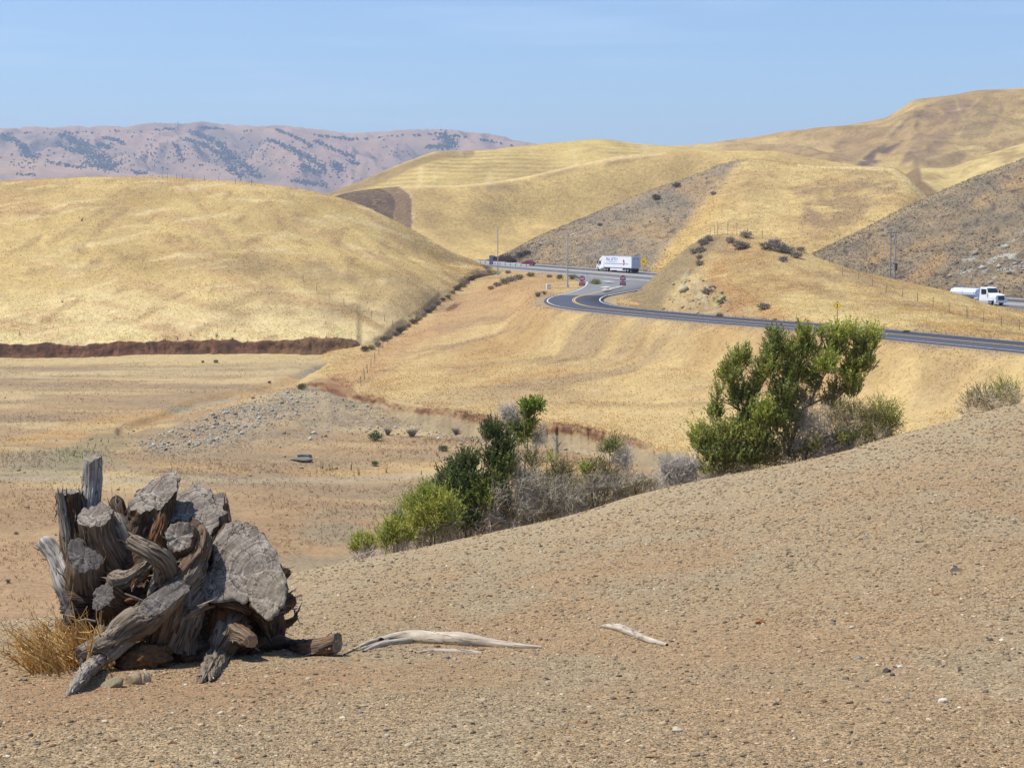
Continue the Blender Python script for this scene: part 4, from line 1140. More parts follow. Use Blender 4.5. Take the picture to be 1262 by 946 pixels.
# shaggy grass hanging over the cut bank, dark weed stalks above it
P, C = grid_points('grass_hill', 600, lambda X, Y, P: ((P[:, 2] > -16.8) & (P[:, 2] < -15.0) & (P[:, 1] < 252)) * 1.0, (-40, 450))
V, f, Cv = blades(P, C * 2.0, .34, .09, .8, 3); stuff('dry_grass', V, f, Cv, M_GRASS)
P, C = grid_points('grass_hill', 130, lambda X, Y, P: poly_mask(X, Y, [(225, 418), (240, 400), (265, 390), (290, 396), (286, 416)], 5) * .8 + .012 * (Y > 250), (20, 560))
V, f, Cv = blades(P, np.tile(alb(104, 84, 62), (len(P), 1)), .8, .07, .5, 5); stuff('weed_stalks', V, f, Cv, M_GRASS)
# ------------------------------------------------------------------ shrubs
def leaf_cloud(plumes, Y, leaf=.04, wid=.013, twig=.16, per=12, flat=.0, up=.8, dens=1.0):
    """plumes: (px, py, rx, ry, depth, n_twigs, (r,g,b)) in photo pixels at distance Y -> leaves as folded diamonds"""
    Vs, Cs, tips = [], [], []
    for (cx, cy, rx, ry, dz, n, rgb) in plumes:
        n = int(n * dens)
        c = at(cx, cy, Y + dz); Rx, Rz = rx * Y / F, ry * Y / F
        rad = np.array([Rx, .5 * (Rx + Rz), Rz])
        u = rng.normal(size=(n, 3)); u /= np.linalg.norm(u, axis=1)[:, None]
        rr = rng.uniform(0, 1, n) ** .45
        base = c + u * rad * rr[:, None] * .80
        d = u * .7 + np.array([0, 0, up]) + rng.normal(0, .35, (n, 3)); d /= np.linalg.norm(d, axis=1)[:, None]
        L_ = twig * rng.uniform(.6, 1.3, n) * np.where(rng.uniform(size=n) < .09, 1.75, 1.0)
        tips.append((base, d, L_))
        t = np.linspace(.05, 1, per)
        p = base[:, None] + d[:, None] * (L_[:, None] * t)[..., None]
        p = p.reshape(-1, 3); m = len(p)
        dd = np.repeat(d, per, 0)
        ld = dd * 1.0 + rng.normal(0, .5, (m, 3)); ld /= np.linalg.norm(ld, axis=1)[:, None]
        sd = np.cross(ld, rng.normal(size=(m, 3))); sd /= np.linalg.norm(sd, axis=1)[:, None] + 1e-9
        ll = leaf * rng.uniform(.6, 1.3, m); ww = wid * rng.uniform(.7, 1.2, m)
        mid_ = p + ld * (ll * .5)[:, None]
        V = np.stack([p, mid_ + sd * ww[:, None], p + ld * ll[:, None], mid_ - sd * ww[:, None]], 1)
        Vs.append(V.reshape(-1, 3))
        col = np.asarray(rgb) * rng.uniform(.7, 1.3, (m, 1)) * (1 + rng.normal(0, .06, (m, 3)))
        dry = rng.uniform(size=m) < .05
        col[dry] = alb(178, 146, 96) * .9
        # each twig has its own tone as young and old growth do
        col *= np.repeat(rng.uniform(.78, 1.25, (n, 1)), per, 0)
        Cs.append(np.repeat(np.clip(col, .005, .8), 4, 0))
    V = np.concatenate(Vs); C = np.concatenate(Cs)
    q = np.arange(len(V)).reshape(-1, 4)
    return V, q, C, tips


def tubes(lines, sides=5):
    """lines: list of (points (n,3), radii (n,), colour)"""
    Vs, Fs, Cs, o = [], [], [], 0
    for P, R, col in lines:
        P = np.asarray(P, float); R = np.asarray(R, float); n = len(P)
        T = np.gradient(P, axis=0); T /= np.linalg.norm(T, axis=1)[:, None] + 1e-9
        a = np.cross(T, [0.31, .87, .2]); a /= np.linalg.norm(a, axis=1)[:, None] + 1e-9
        b = np.cross(T, a)
        th = np.arange(sides) * 2 * np.pi / sides
        V = P[:, None] + (a[:, None] * np.cos(th)[None, :, None] + b[:, None] * np.sin(th)[None, :, None]) * R[:, None, None]
        i = np.arange(n - 1)[:, None] * sides + np.arange(sides)[None]
        j = np.arange(n - 1)[:, None] * sides + (np.arange(sides)[None] + 1) % sides
        Fs.append(np.stack([i, j, j + sides, i + sides], -1).reshape(-1, 4) + o)
        Vs.append(V.reshape(-1, 3)); Cs.append(np.tile(np.asarray(col) * rng.uniform(.85, 1.15), (n * sides, 1))); o += n * sides
    return np.concatenate(Vs), np.concatenate(Fs), np.concatenate(Cs)


def limb_line(a, b, r0, r1, col, n=7, wob=.08, sag=0.0):
    a, b = np.asarray(a, float), np.asarray(b, float)
    L_ = np.linalg.norm(b - a); t = np.linspace(0, 1, n)
    w = np.cumsum(rng.normal(0, wob * L_ / n ** .5, (n, 3)), 0); w -= w[:1]; w *= (1 - t)[:, None] * 1.0 + .15
    P = a + (b - a) * t[:, None] + w
    P[:, 2] += sag * L_ * np.sin(np.pi * t)
    return P, r0 + (r1 - r0) * t, col


def twig_cloud(ells, Y, per_len=.35, r=.0035, col=alb(158, 146, 130), up=.6, forks=2):
    """dead twigs: ells (px, py, rx, ry, depth, n)"""
    out = []
    for (cx, cy, rx, ry, dz, n) in ells:
        n = int(n * (1.35 if n > 20 else 1.6))
        c = at(cx, cy, Y + dz); Rx, Rz = rx * Y / F, ry * Y / F
        u = rng.normal(size=(n, 3)); u /= np.linalg.norm(u, axis=1)[:, None]
        base = c + u * np.array([Rx, .6 * (Rx + Rz) / 2 + .1, Rz]) * (rng.uniform(0, 1, n) ** .5)[:, None] * .85
        for i in range(n):
            d = u[i] * .6 + np.array([0, 0, up]) + rng.normal(0, .5, 3); d /= np.linalg.norm(d)
            L_ = per_len * rng.uniform(.5, 1.4)
            p = base[i] - d * L_ * .5; k = 5
            t = np.linspace(0, 1, k)
            P = p + d * (L_ * t)[:, None] + np.cumsum(rng.normal(0, L_ * .045, (k, 3)), 0)
            cc = np.asarray(col) * rng.uniform(.7, 1.25)
            out.append((P, r * (1.2 - .8 * t), cc))
            for f in range(forks):
                j = rng.integers(1, k - 1); d2 = d + rng.normal(0, .7, 3); d2 /= np.linalg.norm(d2)
                l2 = L_ * rng.uniform(.25, .55)
                Q = P[j] + d2 * (l2 * np.linspace(0, 1, 3))[:, None]
                out.append((Q, r * np.array([.8, .6, .35]), cc))
    return out


def shrub(name, label, cat, base_px, Y, plumes=None, twigs=None, limbs=None, back=.9, leaf=.04, wid=.013, twig=.16, per=12, up=.8, group=None, land='gravel_ground', bark=alb(120, 104, 84), tcol=alb(208, 192, 172, .95), tlen=.35, tr=.0035, tup=.6, trunk_r=.016):
    Y = Y + back
    limbs = [((*a[:2], a[2] + back), (*c[:2], c[2] + back), *q) for a, c, *q in limbs or []]
    b = at(base_px[0], base_px[1], Y)
    z = drop(b[0], b[1], land)
    org = np.array([b[0], b[1], z if z is not None else b[2]])
    root = empty(name, org, 0, label, cat, group)
    tips = []
    if land == 'gravel_ground':          # growth right down to the soil line
        ext = [(p[0] - p[2], p[0] + p[2]) for p in (plumes or []) + (twigs or [])]
        x0, x1 = min(e[0] for e in ext), max(e[1] for e in ext)
        tw_, pl_ = list(twigs or []), list(plumes or [])
        for xx in np.arange(x0 + 6, x1 - 5, 6.5):
            cyy = crest(xx)
            low = min([abs(p[1] + p[3] - cyy) for p in (plumes or []) + (twigs or []) if abs(p[0] - xx) < p[2] + 6] + [99])
            if low < 40:
                tw_.append((xx, cyy - 5, 7, 10, rng.normal(0, .2), 13))
                if plumes:
                    near = min(plumes, key=lambda p: abs(p[0] - xx) + .3 * abs(p[1] - cyy))
                    pl_.append((xx, cyy - 7 - rng.uniform(0, 6), 8, 9, rng.normal(0, .2), 8, np.asarray(near[6]) * np.array([.95, .9, .95])))
        twigs = tw_
        plumes_n = len(plumes or [])
        plumes = pl_ or None
    else: plumes_n = len(plumes or [])
    if plumes:
        V, q, C, tips = leaf_cloud(plumes, Y, leaf, wid, twig, per, up=up, dens=2.0)
        link('foliage', mesh_np('foliage', V - org, [q], M_LEAF, False, C), root)
    lines = []
    for p in (plumes or [])[:plumes_n]:
        c = at(p[0], p[1] + p[3] * .4, Y + p[4])
        st = org + np.array([rng.normal(0, .08), rng.normal(0, .08), -.05])
        if limbs:
            cand = np.concatenate([at(*a) + (at(*q) - at(*a)) * np.linspace(.1, 1, 8)[:, None] for a, q, *_ in limbs])
            st = cand[np.argmin(np.linalg.norm(cand - c, axis=1))]
        midp = st * .5 + c * .5 + np.array([0, 0, -.08]) * 0
        lines.append(limb_line(st, c, trunk_r * rng.uniform(.6, 1), trunk_r * .3, bark, 8, .1, .04))
        for k in range(2):
            e = at(p[0] + rng.normal(0, p[2] * .5), p[1] + rng.normal(0, p[3] * .5) - p[3] * .2, Y + p[4] + rng.normal(0, .1))
            lines.append(limb_line(lines[-1 - k][0][5], e, trunk_r * .3, trunk_r * .12, bark, 5, .08))
    for base, d, L_ in tips:
        for i in range(0, len(base), 2):
            lines.append((np.stack([base[i] - d[i] * .04, base[i] + d[i] * L_[i]]), np.array([.003, .0015]), bark))
    for (a, c, r0, r1, cc) in limbs or []:
        lines.append(limb_line(at(*a), at(*c), r0, r1, cc, 8, .06))
    if lines and not plumes and twigs: extra, lines = lines, []
    else: extra = []
    if lines:
        V, f, C = tubes(lines, 5)
        link('branches', mesh_np('branches', V - org, [f], M_TWIG, True, C), root)
    if twigs:
        tl = twig_cloud(twigs, Y, tlen, tr, tcol, tup) + extra
        for (cx, cy, rx, ry, dz, n) in twigs:
            for k in range(max(2, n // 26) if n > 20 else 0):
                e = at(cx + rng.normal(0, rx * .5), cy + rng.normal(0, ry * .5), Y + dz + rng.normal(0, .12))
                g0 = at(cx + rng.normal(0, rx * .35), cy + ry, Y + dz)
                gz = drop(g0[0], g0[1], land)
                if gz is not None: g0[2] = gz - .03
                tl.append(limb_line(g0, e, .011, .004, np.asarray(tcol) * .7, 7, .1))
        V, f, C = tubes(tl, 3)
        link('dead_twigs', mesh_np('dead_twigs', V - org, [f], M_TWIG, True, C), root)
    return root


LF = alb(164, 168, 80, .96); LFd = alb(140, 148, 74, .95); LFl = alb(194, 196, 88, 1.0); LFy = alb(172, 174, 78, .95); LFo = alb(160, 150, 98, .92); LFg = alb(168, 176, 72, .96)
def Z(ox, oy, s, items):
    """plumes read off an enlarged crop: origin, scale, rows (x, y, rx, ry, depth, n, colour)"""
    return [(ox + a / s, oy + b / s, c / s, d / s, *r) for (a, b, c, d, *r) in items]

# the big green shrub at the crest
zb = lambda it: Z(850, 390, 4.674, it)
big = zb([(300, 245, 62, 52, .1, 60, LF), (235, 335, 72, 78, .0, 80, LF), (300, 460, 85, 90, .1, 90, LFd), (160, 440, 22, 30, 0, 12, LF), (150, 550, 34, 62, .1, 36, LF), (80, 720, 70, 84, -.1, 90, LF), (55, 668, 40, 40, 0, 28, LFl),
          (200, 690, 95, 84, -.25, 110, LF), (330, 660, 95, 95, -.1, 120, LF), (250, 790, 110, 56, -.3, 80, LFd), (420, 555, 62, 82, -.35, 80, LFg), (490, 120, 34, 46, .1, 30, LFd), (480, 190, 50, 56, .1, 46, LFd), (455, 290, 72, 90, 0, 90, LF),
          (570, 200, 60, 66, .1, 66, LF), (655, 110, 42, 50, .1, 42, LF), (665, 190, 48, 80, .1, 56, LF), (600, 320, 80, 80, .1, 90, LF), (540, 440, 90, 86, -.1, 100, LFd), (480, 600, 84, 84, -.2, 84, LFd), (560, 540, 60, 80, 0, 50, LFd), (395, 380, 32, 60, .05, 30, LF), (340, 600, 60, 60, .2, 50, LFd),
          (845, 105, 50, 60, .1, 56, LFl), (850, 180, 62, 50, .1, 54, LF), (780, 275, 66, 66, -.2, 72, LFg), (930, 92, 36, 48, .1, 34, LFl), (1050, 110, 44, 46, .1, 40, LFl), (1010, 175, 66, 60, .1, 66, LF), (960, 270, 72, 66, .1, 64, LF), (945, 370, 56, 34, 0, 34, LFl), (757, 92, 14, 22, .1, 10, LF), (690, 345, 40, 46, .2, 24, LFd), (420, 750, 90, 70, -.2, 60, LFd), (560, 690, 50, 70, -.1, 26, LFo),
          (150, 800, 80, 44, -.3, 60, LFd), (330, 810, 100, 44, -.35, 70, LFd), (450, 800, 80, 40, -.35, 44, LFo), (380, 690, 80, 60, -.3, 60, LF),
          (640, 470, 60, 50, .15, 26, LFo), (720, 400, 44, 40, .15, 18, LF), (620, 610, 60, 70, .1, 34, LFd), (880, 330, 40, 40, .1, 22, LF), (740, 200, 30, 60, .15, 14, LF), (935, 425, 54, 34, .05, 30, LF), (850, 420, 60, 44, .1, 26, LFo), (1015, 275, 52, 56, .05, 40, LF), (800, 480, 60, 40, .15, 22, LFo)])
big = [(p[0], p[1] + 4, *p[2:]) for p in big]
tw = zb([(690, 600, 105, 110, -.05, 150), (760, 690, 150, 60, -.1, 110), (620, 720, 90, 70, -.1, 80), (680, 450, 90, 60, .1, 40)])
BK = alb(128, 108, 82)
lm = [((850 + 590 / 4.674, 390 + 720 / 4.674, 28.5), (850 + 640 / 4.674, 390 + 540 / 4.674, 28.5), .035, .026, BK), ((850 + 640 / 4.674, 390 + 540 / 4.674, 28.5), (850 + 780 / 4.674, 390 + 470 / 4.674, 28.45), .026, .02, BK), ((850 + 780 / 4.674, 390 + 470 / 4.674, 28.45), (850 + 915 / 4.674, 390 + 400 / 4.674, 28.5), .02, .013, BK),
      ((850 + 915 / 4.674, 390 + 400 / 4.674, 28.5), (850 + 1040 / 4.674, 390 + 230 / 4.674, 28.6), .013, .006, BK), ((850 + 690 / 4.674, 390 + 510 / 4.674, 28.5), (850 + 820 / 4.674, 390 + 260 / 4.674, 28.5), .02, .008, BK), ((850 + 830 / 4.674, 390 + 318 / 4.674, 28.3), (850 + 885 / 4.674, 390 + 358 / 4.674, 28.3), .006, .004, alb(210, 200, 180)),
      ((850 + 420 / 4.674, 390 + 840 / 4.674, 28.3), (850 + 190 / 4.674, 390 + 830 / 4.674, 28.2), .02, .01, BK), ((850 + 480 / 4.674, 390 + 780 / 4.674, 28.4), (850 + 360 / 4.674, 390 + 600 / 4.674, 28.4), .028, .014, BK)]
shrub('green_shrub', 'large leafy green shrub with upright plumes and grey lower branches on the gravel crest', 'shrub', (968, 574), 28.5, big, tw, lm, leaf=.055, wid=.0125, twig=.21, per=15, trunk_r=.02, up=1.4)
olive = zb([(1120, 560, 80, 80, .1, 80, LFy), (1060, 620, 90, 80, 0, 80, LFo), (950, 570, 120, 70, .2, 90, LFo), (1160, 620, 55, 50, .1, 50, LFy), (860, 600, 90, 80, .1, 60, LFo), (1000, 690, 90, 36, -.05, 50, LFy), (850, 520, 60, 40, .2, 30, LFo)])
shrub('olive_shrub', 'low olive and yellow green shrub at the right foot of the large leafy shrub', 'shrub', (1070, 541), 29.3, olive, zb([(900, 640, 130, 80, -.05, 120), (800, 560, 90, 80, .1, 60)]), leaf=.05, wid=.0075, twig=.22, per=10, tcol=alb(200, 180, 150, .95))
shrub('straggly_shrub', 'low straggly olive shrub with bleached twigs on the crest at the right edge', 'shrub', (1225, 500), 31.6, [(1215, 488, 26, 12, 0, 60, LFo), (1240, 481, 22, 12, .1, 60, LFy), (1195, 494, 12, 8, 0, 16, LFo)], [(1215, 492, 32, 10, -.1, 110), (1245, 486, 18, 12, -.1, 50)], leaf=.045, wid=.008, twig=.2, per=8, tcol=alb(226, 206, 172, .95), tup=.2)

# the thicket below the crest
zm = lambda it: Z(420, 480, 4.504, it)
dk = alb(106, 120, 68, .86); dk2 = alb(130, 144, 68, .9); mg = alb(164, 174, 72, .93); br = alb(188, 190, 78, .95)
shrub('dark_shrub', 'dark green shrub with two upright crowns rising out of the thicket beyond the crest', 'shrub', (578, 655), 27.2,
      zm([(705, 425, 50, 66, 0, 66, dk), (640, 490, 66, 66, 0, 80, dk), (690, 545, 86, 84, -.1, 110, dk), (600, 590, 60, 80, -.05, 70, dk), (660, 660, 84, 90, -.2, 100, dk2), (760, 590, 60, 90, -.1, 74, dk2), (860, 250, 40, 36, .1, 34, dk), (812, 268, 20, 30, .1, 16, dk), (905, 320, 52, 56, .1, 60, dk), (840, 400, 46, 70, .05, 54, dk), (910, 430, 56, 80, .05, 70, dk2), (850, 540, 76, 80, -.05, 84, dk2), (790, 660, 80, 84, -.2, 80, mg), (880, 640, 66, 80, -.1, 64, dk), (560, 540, 30, 40, 0, 24, dk), (600, 720, 80, 56, -.25, 60, dk2), (700, 740, 90, 44, -.3, 60, dk), (640, 560, 70, 80, -.1, 60, dk2)]),
      zm([(700, 690, 80, 80, -.25, 70), (870, 600, 60, 110, -.25, 70), (840, 700, 90, 60, -.3, 80)]), leaf=.052, wid=.0125, twig=.22, per=15, up=1.5)
shrub('bright_shrub', 'bright yellow green shrub of fine upright leaves to the left of the dark green shrub', 'shrub', (517, 668), 26.4,
      zm([(430, 650, 66, 60, .1, 60, mg), (370, 660, 30, 36, .1, 20, mg), (490, 600, 50, 50, .1, 46, mg), (560, 660, 80, 80, 0, 90, br), (450, 720, 90, 70, -.05, 90, br), (540, 740, 90, 64, -.1, 80, br), (620, 730, 50, 60, -.1, 44, mg), (390, 760, 50, 50, -.1, 40, br), (480, 780, 80, 30, -.1, 40, br)]),
      zm([(480, 780, 110, 40, -.1, 60), (580, 740, 60, 50, -.1, 30)]), leaf=.065, wid=.007, twig=.22, per=12, up=1.3)
shrub('bright_shrub', 'small bright green shrub on the crest between the thicket and the lowest bush', 'shrub', (485, 676), 25.6,
      zm([(290, 790, 52, 50, 0, 60, br), (320, 830, 46, 40, 0, 40, br), (255, 830, 40, 40, -.05, 34, mg), (360, 830, 40, 30, 0, 24, br), (320, 730, 30, 24, .1, 14, dk2)]), leaf=.06, wid=.008, twig=.18, per=11, up=1.2)
shrub('bright_shrub', 'lowest and smallest bright green bush, alone at the left end of the crest', 'shrub', (448, 684), 24.9,
      zm([(125, 870, 52, 34, 0, 56, br), (90, 885, 34, 24, 0, 24, mg), (165, 880, 30, 26, 0, 20, br), (125, 845, 24, 26, 0, 16, br)]), leaf=.055, wid=.008, twig=.15, per=10, up=1.2)
zt = lambda it: Z(620, 480, 4.98, it)
shrub('dead_shrub', 'grey leafless tangle of twigs in the middle of the thicket with olive shoots on top', 'shrub', (672, 640), 27.2,
      zt([(350, 500, 60, 44, .1, 44, LFo), (300, 560, 76, 56, .1, 54, LFo), (185, 460, 46, 46, .1, 30, LFo), (300, 430, 40, 30, .1, 16, LFy), (240, 620, 70, 60, -.05, 34, LFo), (170, 430, 34, 34, .15, 20, dk2), (110, 560, 50, 60, 0, 20, LFo), (430, 600, 60, 60, -.05, 30, LFo), (300, 680, 110, 50, -.1, 36, LFo), (400, 520, 50, 50, .1, 26, LFo)]),
      zt([(150, 590, 120, 130, -.05, 240), (250, 640, 120, 110, -.1, 190), (350, 600, 120, 100, -.05, 170), (110, 700, 80, 60, -.15, 120), (200, 730, 130, 40, -.2, 120), (380, 670, 130, 44, -.15, 110), (60, 480, 60, 90, .1, 80)]), leaf=.045, wid=.008, twig=.18, per=9, tcol=alb(204, 192, 170, .95), tup=.5)
shrub('olive_shrub', 'greyish olive shrub with a pale green crown at the right side of the thicket', 'shrub', (733, 622), 28.4,
      zt([(640, 370, 44, 34, .1, 40, alb(166, 172, 96)), (690, 340, 44, 30, .1, 36, alb(166, 172, 96)), (510, 500, 34, 40, 0, 40, LFg), (580, 480, 54, 44, .05, 44, LFo), (640, 530, 66, 50, 0, 40, LFo), (690, 560, 50, 40, 0, 24, LFy), (540, 560, 60, 50, 0, 30, LFo)]),
      zt([(740, 420, 60, 80, .05, 130), (560, 590, 110, 60, -.05, 200), (680, 570, 110, 60, -.05, 170), (470, 620, 80, 60, -.05, 110)]), leaf=.04, wid=.009, twig=.15, per=9, tcol=alb(206, 194, 174, .95))
shrub('dead_shrub', 'low pale grey brush filling the crest between the thicket and the large shrub', 'shrub', (790, 606), 28.2,
      zt([(800, 570, 70, 40, 0, 24, LFo), (880, 580, 60, 26, 0, 14, LFo)]),
      zt([(800, 560, 110, 50, 0, 110), (900, 560, 80, 36, 0, 60)]), leaf=.035, wid=.007, twig=.12, per=8, tcol=alb(214, 200, 174, .95), tlen=.26)
shrub('bare_shrub', 'leafless lilac grey shrub of forked branches beside the left foot of the large green shrub', 'shrub', (838, 590), 28.0,
      None, zt([(1080, 480, 110, 70, 0, 250), (1000, 480, 60, 80, .05, 70), (1160, 470, 40, 60, 0, 60)]),
      [((620 + 1100 / 4.98, 480 + 560 / 4.98, 28), (620 + 1140 / 4.98, 480 + 390 / 4.98, 28), .012, .004, alb(134, 124, 120)), ((620 + 1000 / 4.98, 480 + 560 / 4.98, 28), (620 + 1010 / 4.98, 480 + 400 / 4.98, 28), .01, .004, alb(134, 124, 120)), ((620 + 1060 / 4.98, 480 + 570 / 4.98, 28), (620 + 950 / 4.98, 480 + 450 / 4.98, 28), .01, .004, alb(134, 124, 120))], tcol=alb(200, 190, 178, .95), tlen=.32, tr=.004)
shrub('tall_shrub', 'tall thin stemmed shrub with a bright green crown and grey dead top behind the thicket', 'shrub', (647, 600), 30.8,
      zt([(150, 110, 50, 28, 0, 50, alb(150, 176, 60)), (205, 100, 44, 28, 0, 44, alb(158, 182, 64)), (175, 135, 44, 20, 0, 24, alb(140, 164, 60)), (150, 165, 40, 26, .1, 20, LFo), (165, 215, 34, 36, 0, 40, LFg), (140, 270, 40, 50, 0, 56, LFg), (120, 300, 26, 34, 0, 26, LFg), (68, 245, 32, 44, 0, 40, dk2)]),
      zt([(60, 170, 66, 60, .1, 150), (20, 130, 50, 40, .1, 80), (210, 290, 50, 60, .1, 70)]),
      [((620 + 60 / 4.98, 600, 30.8), (620 + 20 / 4.98, 480 + 230 / 4.98, 30.8), .016, .007, BK), ((620 + 90 / 4.98, 600, 30.8), (620 + 70 / 4.98, 480 + 260 / 4.98, 30.8), .014, .006, BK), ((620 + 110 / 4.98, 600, 30.8), (620 + 150 / 4.98, 480 + 300 / 4.98, 30.8), .016, .008, BK)], leaf=.045, wid=.013, twig=.14, per=11, tcol=alb(206, 194, 176, .95))

# bleached snag in the valley
h_ = hit(686, 562, ['valley_floor'])
b = np.array(h_[0]); Ys = b[1]
sn = [limb_line(b + [0, 0, -.3], at(685.5, 537, Ys), .22, .1, alb(196, 186, 168), 8, .03), limb_line(at(686, 552, Ys), at(692, 543, Ys), .08, .04, alb(196, 186, 168), 5, .04), limb_line(at(685.7, 545, Ys), at(681, 538, Ys), .07, .03, alb(196, 186, 168), 5, .04)]
V, f, C = tubes(sn, 7)
tag(link('dead_snag', mesh_np('dead_snag', V - b, [f], M_TWIG, True, C), None, b), 'pale bleached dead tree snag standing in the valley behind the thicket', 'dead tree')

# ---- far shrubs: a few prototypes, copied
def proto_mound(rad, h, leafs, col, twigcol, leaf, wid, twign):
    old = at(CX, HOR, 100.0)
    V, q, C, tips = leaf_cloud([(CX, HOR, rad * F / 100, h * .6 * F / 100, 0, leafs, col)], 100.0, leaf, wid, leaf * 3, 8, up=.7)
    V = V - old; V[:, 2] += h * .45
    V[:, 2] = np.abs(V[:, 2])
    l = []
    for k in range(twign):
        a = rng.uniform(0, 2 * np.pi); e = np.array([math.cos(a) * rad * rng.uniform(.2, .9), math.sin(a) * rad * rng.uniform(.2, .9), h * rng.uniform(.5, 1.0)])
        l.append(limb_line([rng.normal(0, .1 * rad), rng.normal(0, .1 * rad), -.1], e, .022 * h, .008 * h, twigcol, 5, .08))
    tv, tf, tcv = tubes(l, 4)
    return mesh_np('foliage', V, [q], M_LEAF, False, C), mesh_np('branches', tv, [tf], M_TWIG, True, tcv)
SAGE = alb(176, 162, 148); SAGE2 = alb(156, 144, 130); GRN = alb(104, 128, 58); YGR = alb(172, 168, 66); GOL = alb(150, 142, 92); BRN = alb(112, 88, 70)
PROTO = {n: proto_mound(1.0, 1.3, 150, c, BK * .8, .16, .055, 16) for n, c in (('sage', SAGE), ('sage2', SAGE2), ('green', GRN), ('yellow', YGR), ('olive', GOL), ('brown', BRN))}
PROTO['grey'] = proto_mound(.9, 1.4, 22, SAGE, alb(150, 138, 130), .12, .03, 90)


def far_shrub(px, py, size_px, kind, label, name='sagebrush', cat='shrub', group=None, lands=None, flat=1.0):
    h_ = hit(px, py, lands or LAND)
    if not h_: return
    p = h_[0]
    s = size_px * p.y / F
    r = empty(name, p, rng.uniform(0, 6.28), label, cat, group)
    r.scale = (s * rng.uniform(.9, 1.15), s * rng.uniform(.9, 1.15), s * flat * rng.uniform(.85, 1.1))
    link('foliage', PROTO[kind][0], r); link('branches', PROTO[kind][1], r)
    return r

GK = 'sagebrush on the grass knoll'
for (x, y, s, kd, lb) in [(873, 297, 6, 'sage', 'grey sagebrush at the very top of the knoll, left of the fence posts'), (866, 302, 7, 'sage2', 'grey sagebrush just below the topmost bush on the left shoulder of the knoll'), (855, 312, 6, 'sage', 'grey sagebrush on the left skyline of the knoll, halfway up its dark face'), (864, 311, 6, 'sage2', 'sagebrush second from the left in the chain down the dark face of the knoll'), (862, 319, 5, 'olive', 'olive sagebrush under the chain of grey ones on the knoll'), (862, 327, 5.5, 'sage2', 'lowest dark sagebrush of the chain above the pale rock outcrop'),
                          (900, 299, 6, 'sage', 'small sagebrush standing apart to the right of the knoll top'), (911, 307, 9, 'sage2', 'broad grey sagebrush left of the pair beneath the fence posts'), (919, 306, 7, 'sage', 'rounded sagebrush touching a broader one beneath the fence posts'), (919, 293, 7, 'sage', 'sagebrush on the skyline of the knoll beside the tall fence posts'),
                          (945, 307, 9, 'sage2', 'leftmost sagebrush of the long hedge like clump on the knoll'), (955, 304, 9, 'sage', 'tallest sagebrush of the long clump on the knoll skyline'), (962, 310, 9, 'sage2', 'sagebrush in the middle of the long clump on the knoll'), (972, 312, 8, 'sage', 'sagebrush right of the middle in the long clump on the knoll'), (982, 318, 7, 'sage2', 'sagebrush at the right end of the long clump on the knoll'), (987, 310, 6, 'sage', 'sagebrush on the skyline just past the long clump'), (966, 323, 6.5, 'sage', 'sagebrush alone below the long clump on the knoll'),
                          (872, 363, 7, 'sage2', 'dark sagebrush among the pale rocks on the face of the knoll'), (888, 374, 5, 'sage2', 'small sagebrush under yellowish rock near the slip road'), (941, 381, 8, 'sage2', 'rounded sagebrush on the bank above the slip road, left of the diamond sign'), (887, 391, 5, 'olive', 'low olive bush at the edge of the slip road under the outcrop'), (955, 396, 3.5, 'olive', 'little bush at the edge of the slip road left of the diamond sign')]:
    far_shrub(x, y, s, kd, lb, group=GK, lands=['knoll', 'spur_hill'], flat=.75)
for (x, y, s, kd, lb) in [(734, 351, 7.5, 'yellow', 'yellow green bush at the nose of the traffic island beside the junction'), (706, 344, 6, 'olive', 'olive bush between the light pole and the nearer red sign stack'), (714, 345, 4, 'olive', 'small olive bush right behind the nearer red sign stack'), (690, 344, 5, 'green', 'green bush along the highway edge left of the light pole'), (677, 342, 4, 'olive', 'low bush along the highway edge left of the green one'),
                          (654, 341, 5, 'olive', 'bush along the highway edge above the brushy hollow'), (639, 345, 6, 'olive', 'upper bush of the brushy hollow under the highway'), (630, 347, 7, 'sage', 'grey bush in the middle of the brushy hollow under the highway'), (622, 350, 7, 'olive', 'olive bush in the middle of the brushy hollow under the highway'), (613, 353, 6, 'sage2', 'dark grey bush low in the brushy hollow'), (605, 357, 4.5, 'sage2', 'lowest bush of the brushy hollow under the highway'), (598, 338, 5, 'yellow', 'yellow green bush at the left end of the highway shoulder'), (606, 338, 4, 'olive', 'small bush at the foot of the blue highway sign'), (626, 337, 4, 'olive', 'small bush on the shoulder right of the tall light pole'), (663, 366, 7, 'grey', 'grey brush on the outside of the slip road bend'), (671, 363, 5, 'grey', 'smaller grey brush touching the slip road bend'),
                          (1032, 403, 4.5, 'grey', 'weedy bush at the foot of the right diamond sign'), (1020, 401, 4.5, 'grey', 'weedy bush just left of the right diamond sign'), (1043, 403, 5, 'grey', 'weedy bush just right of the right diamond sign'), (1117, 411, 4.5, 'green', 'dark weed clump beside the slip road right of the large shrub')]:
    far_shrub(x, y, s, kd, lb, 'roadside_bush', 'bush', 'bushes along the roads', ['embankment', 'knoll', 'spur_hill'], .7)
for (x, y, s, kd, lb) in [(834, 231, 5.5, 'brown', 'upper of the two dark round bushes high on the grey spur'), (809, 246, 6, 'brown', 'lower of the two dark round bushes high on the grey spur'), (879, 240, 4, 'sage2', 'small bush where the grey scrub meets the golden grass on the spur'), (739, 278, 3, 'brown', 'small dark bush halfway along the grey spur')]:
    far_shrub(x, y, s, kd, lb, 'spur_bush', 'bush', 'bushes on the grey spur', ['spur_hill'], .7)
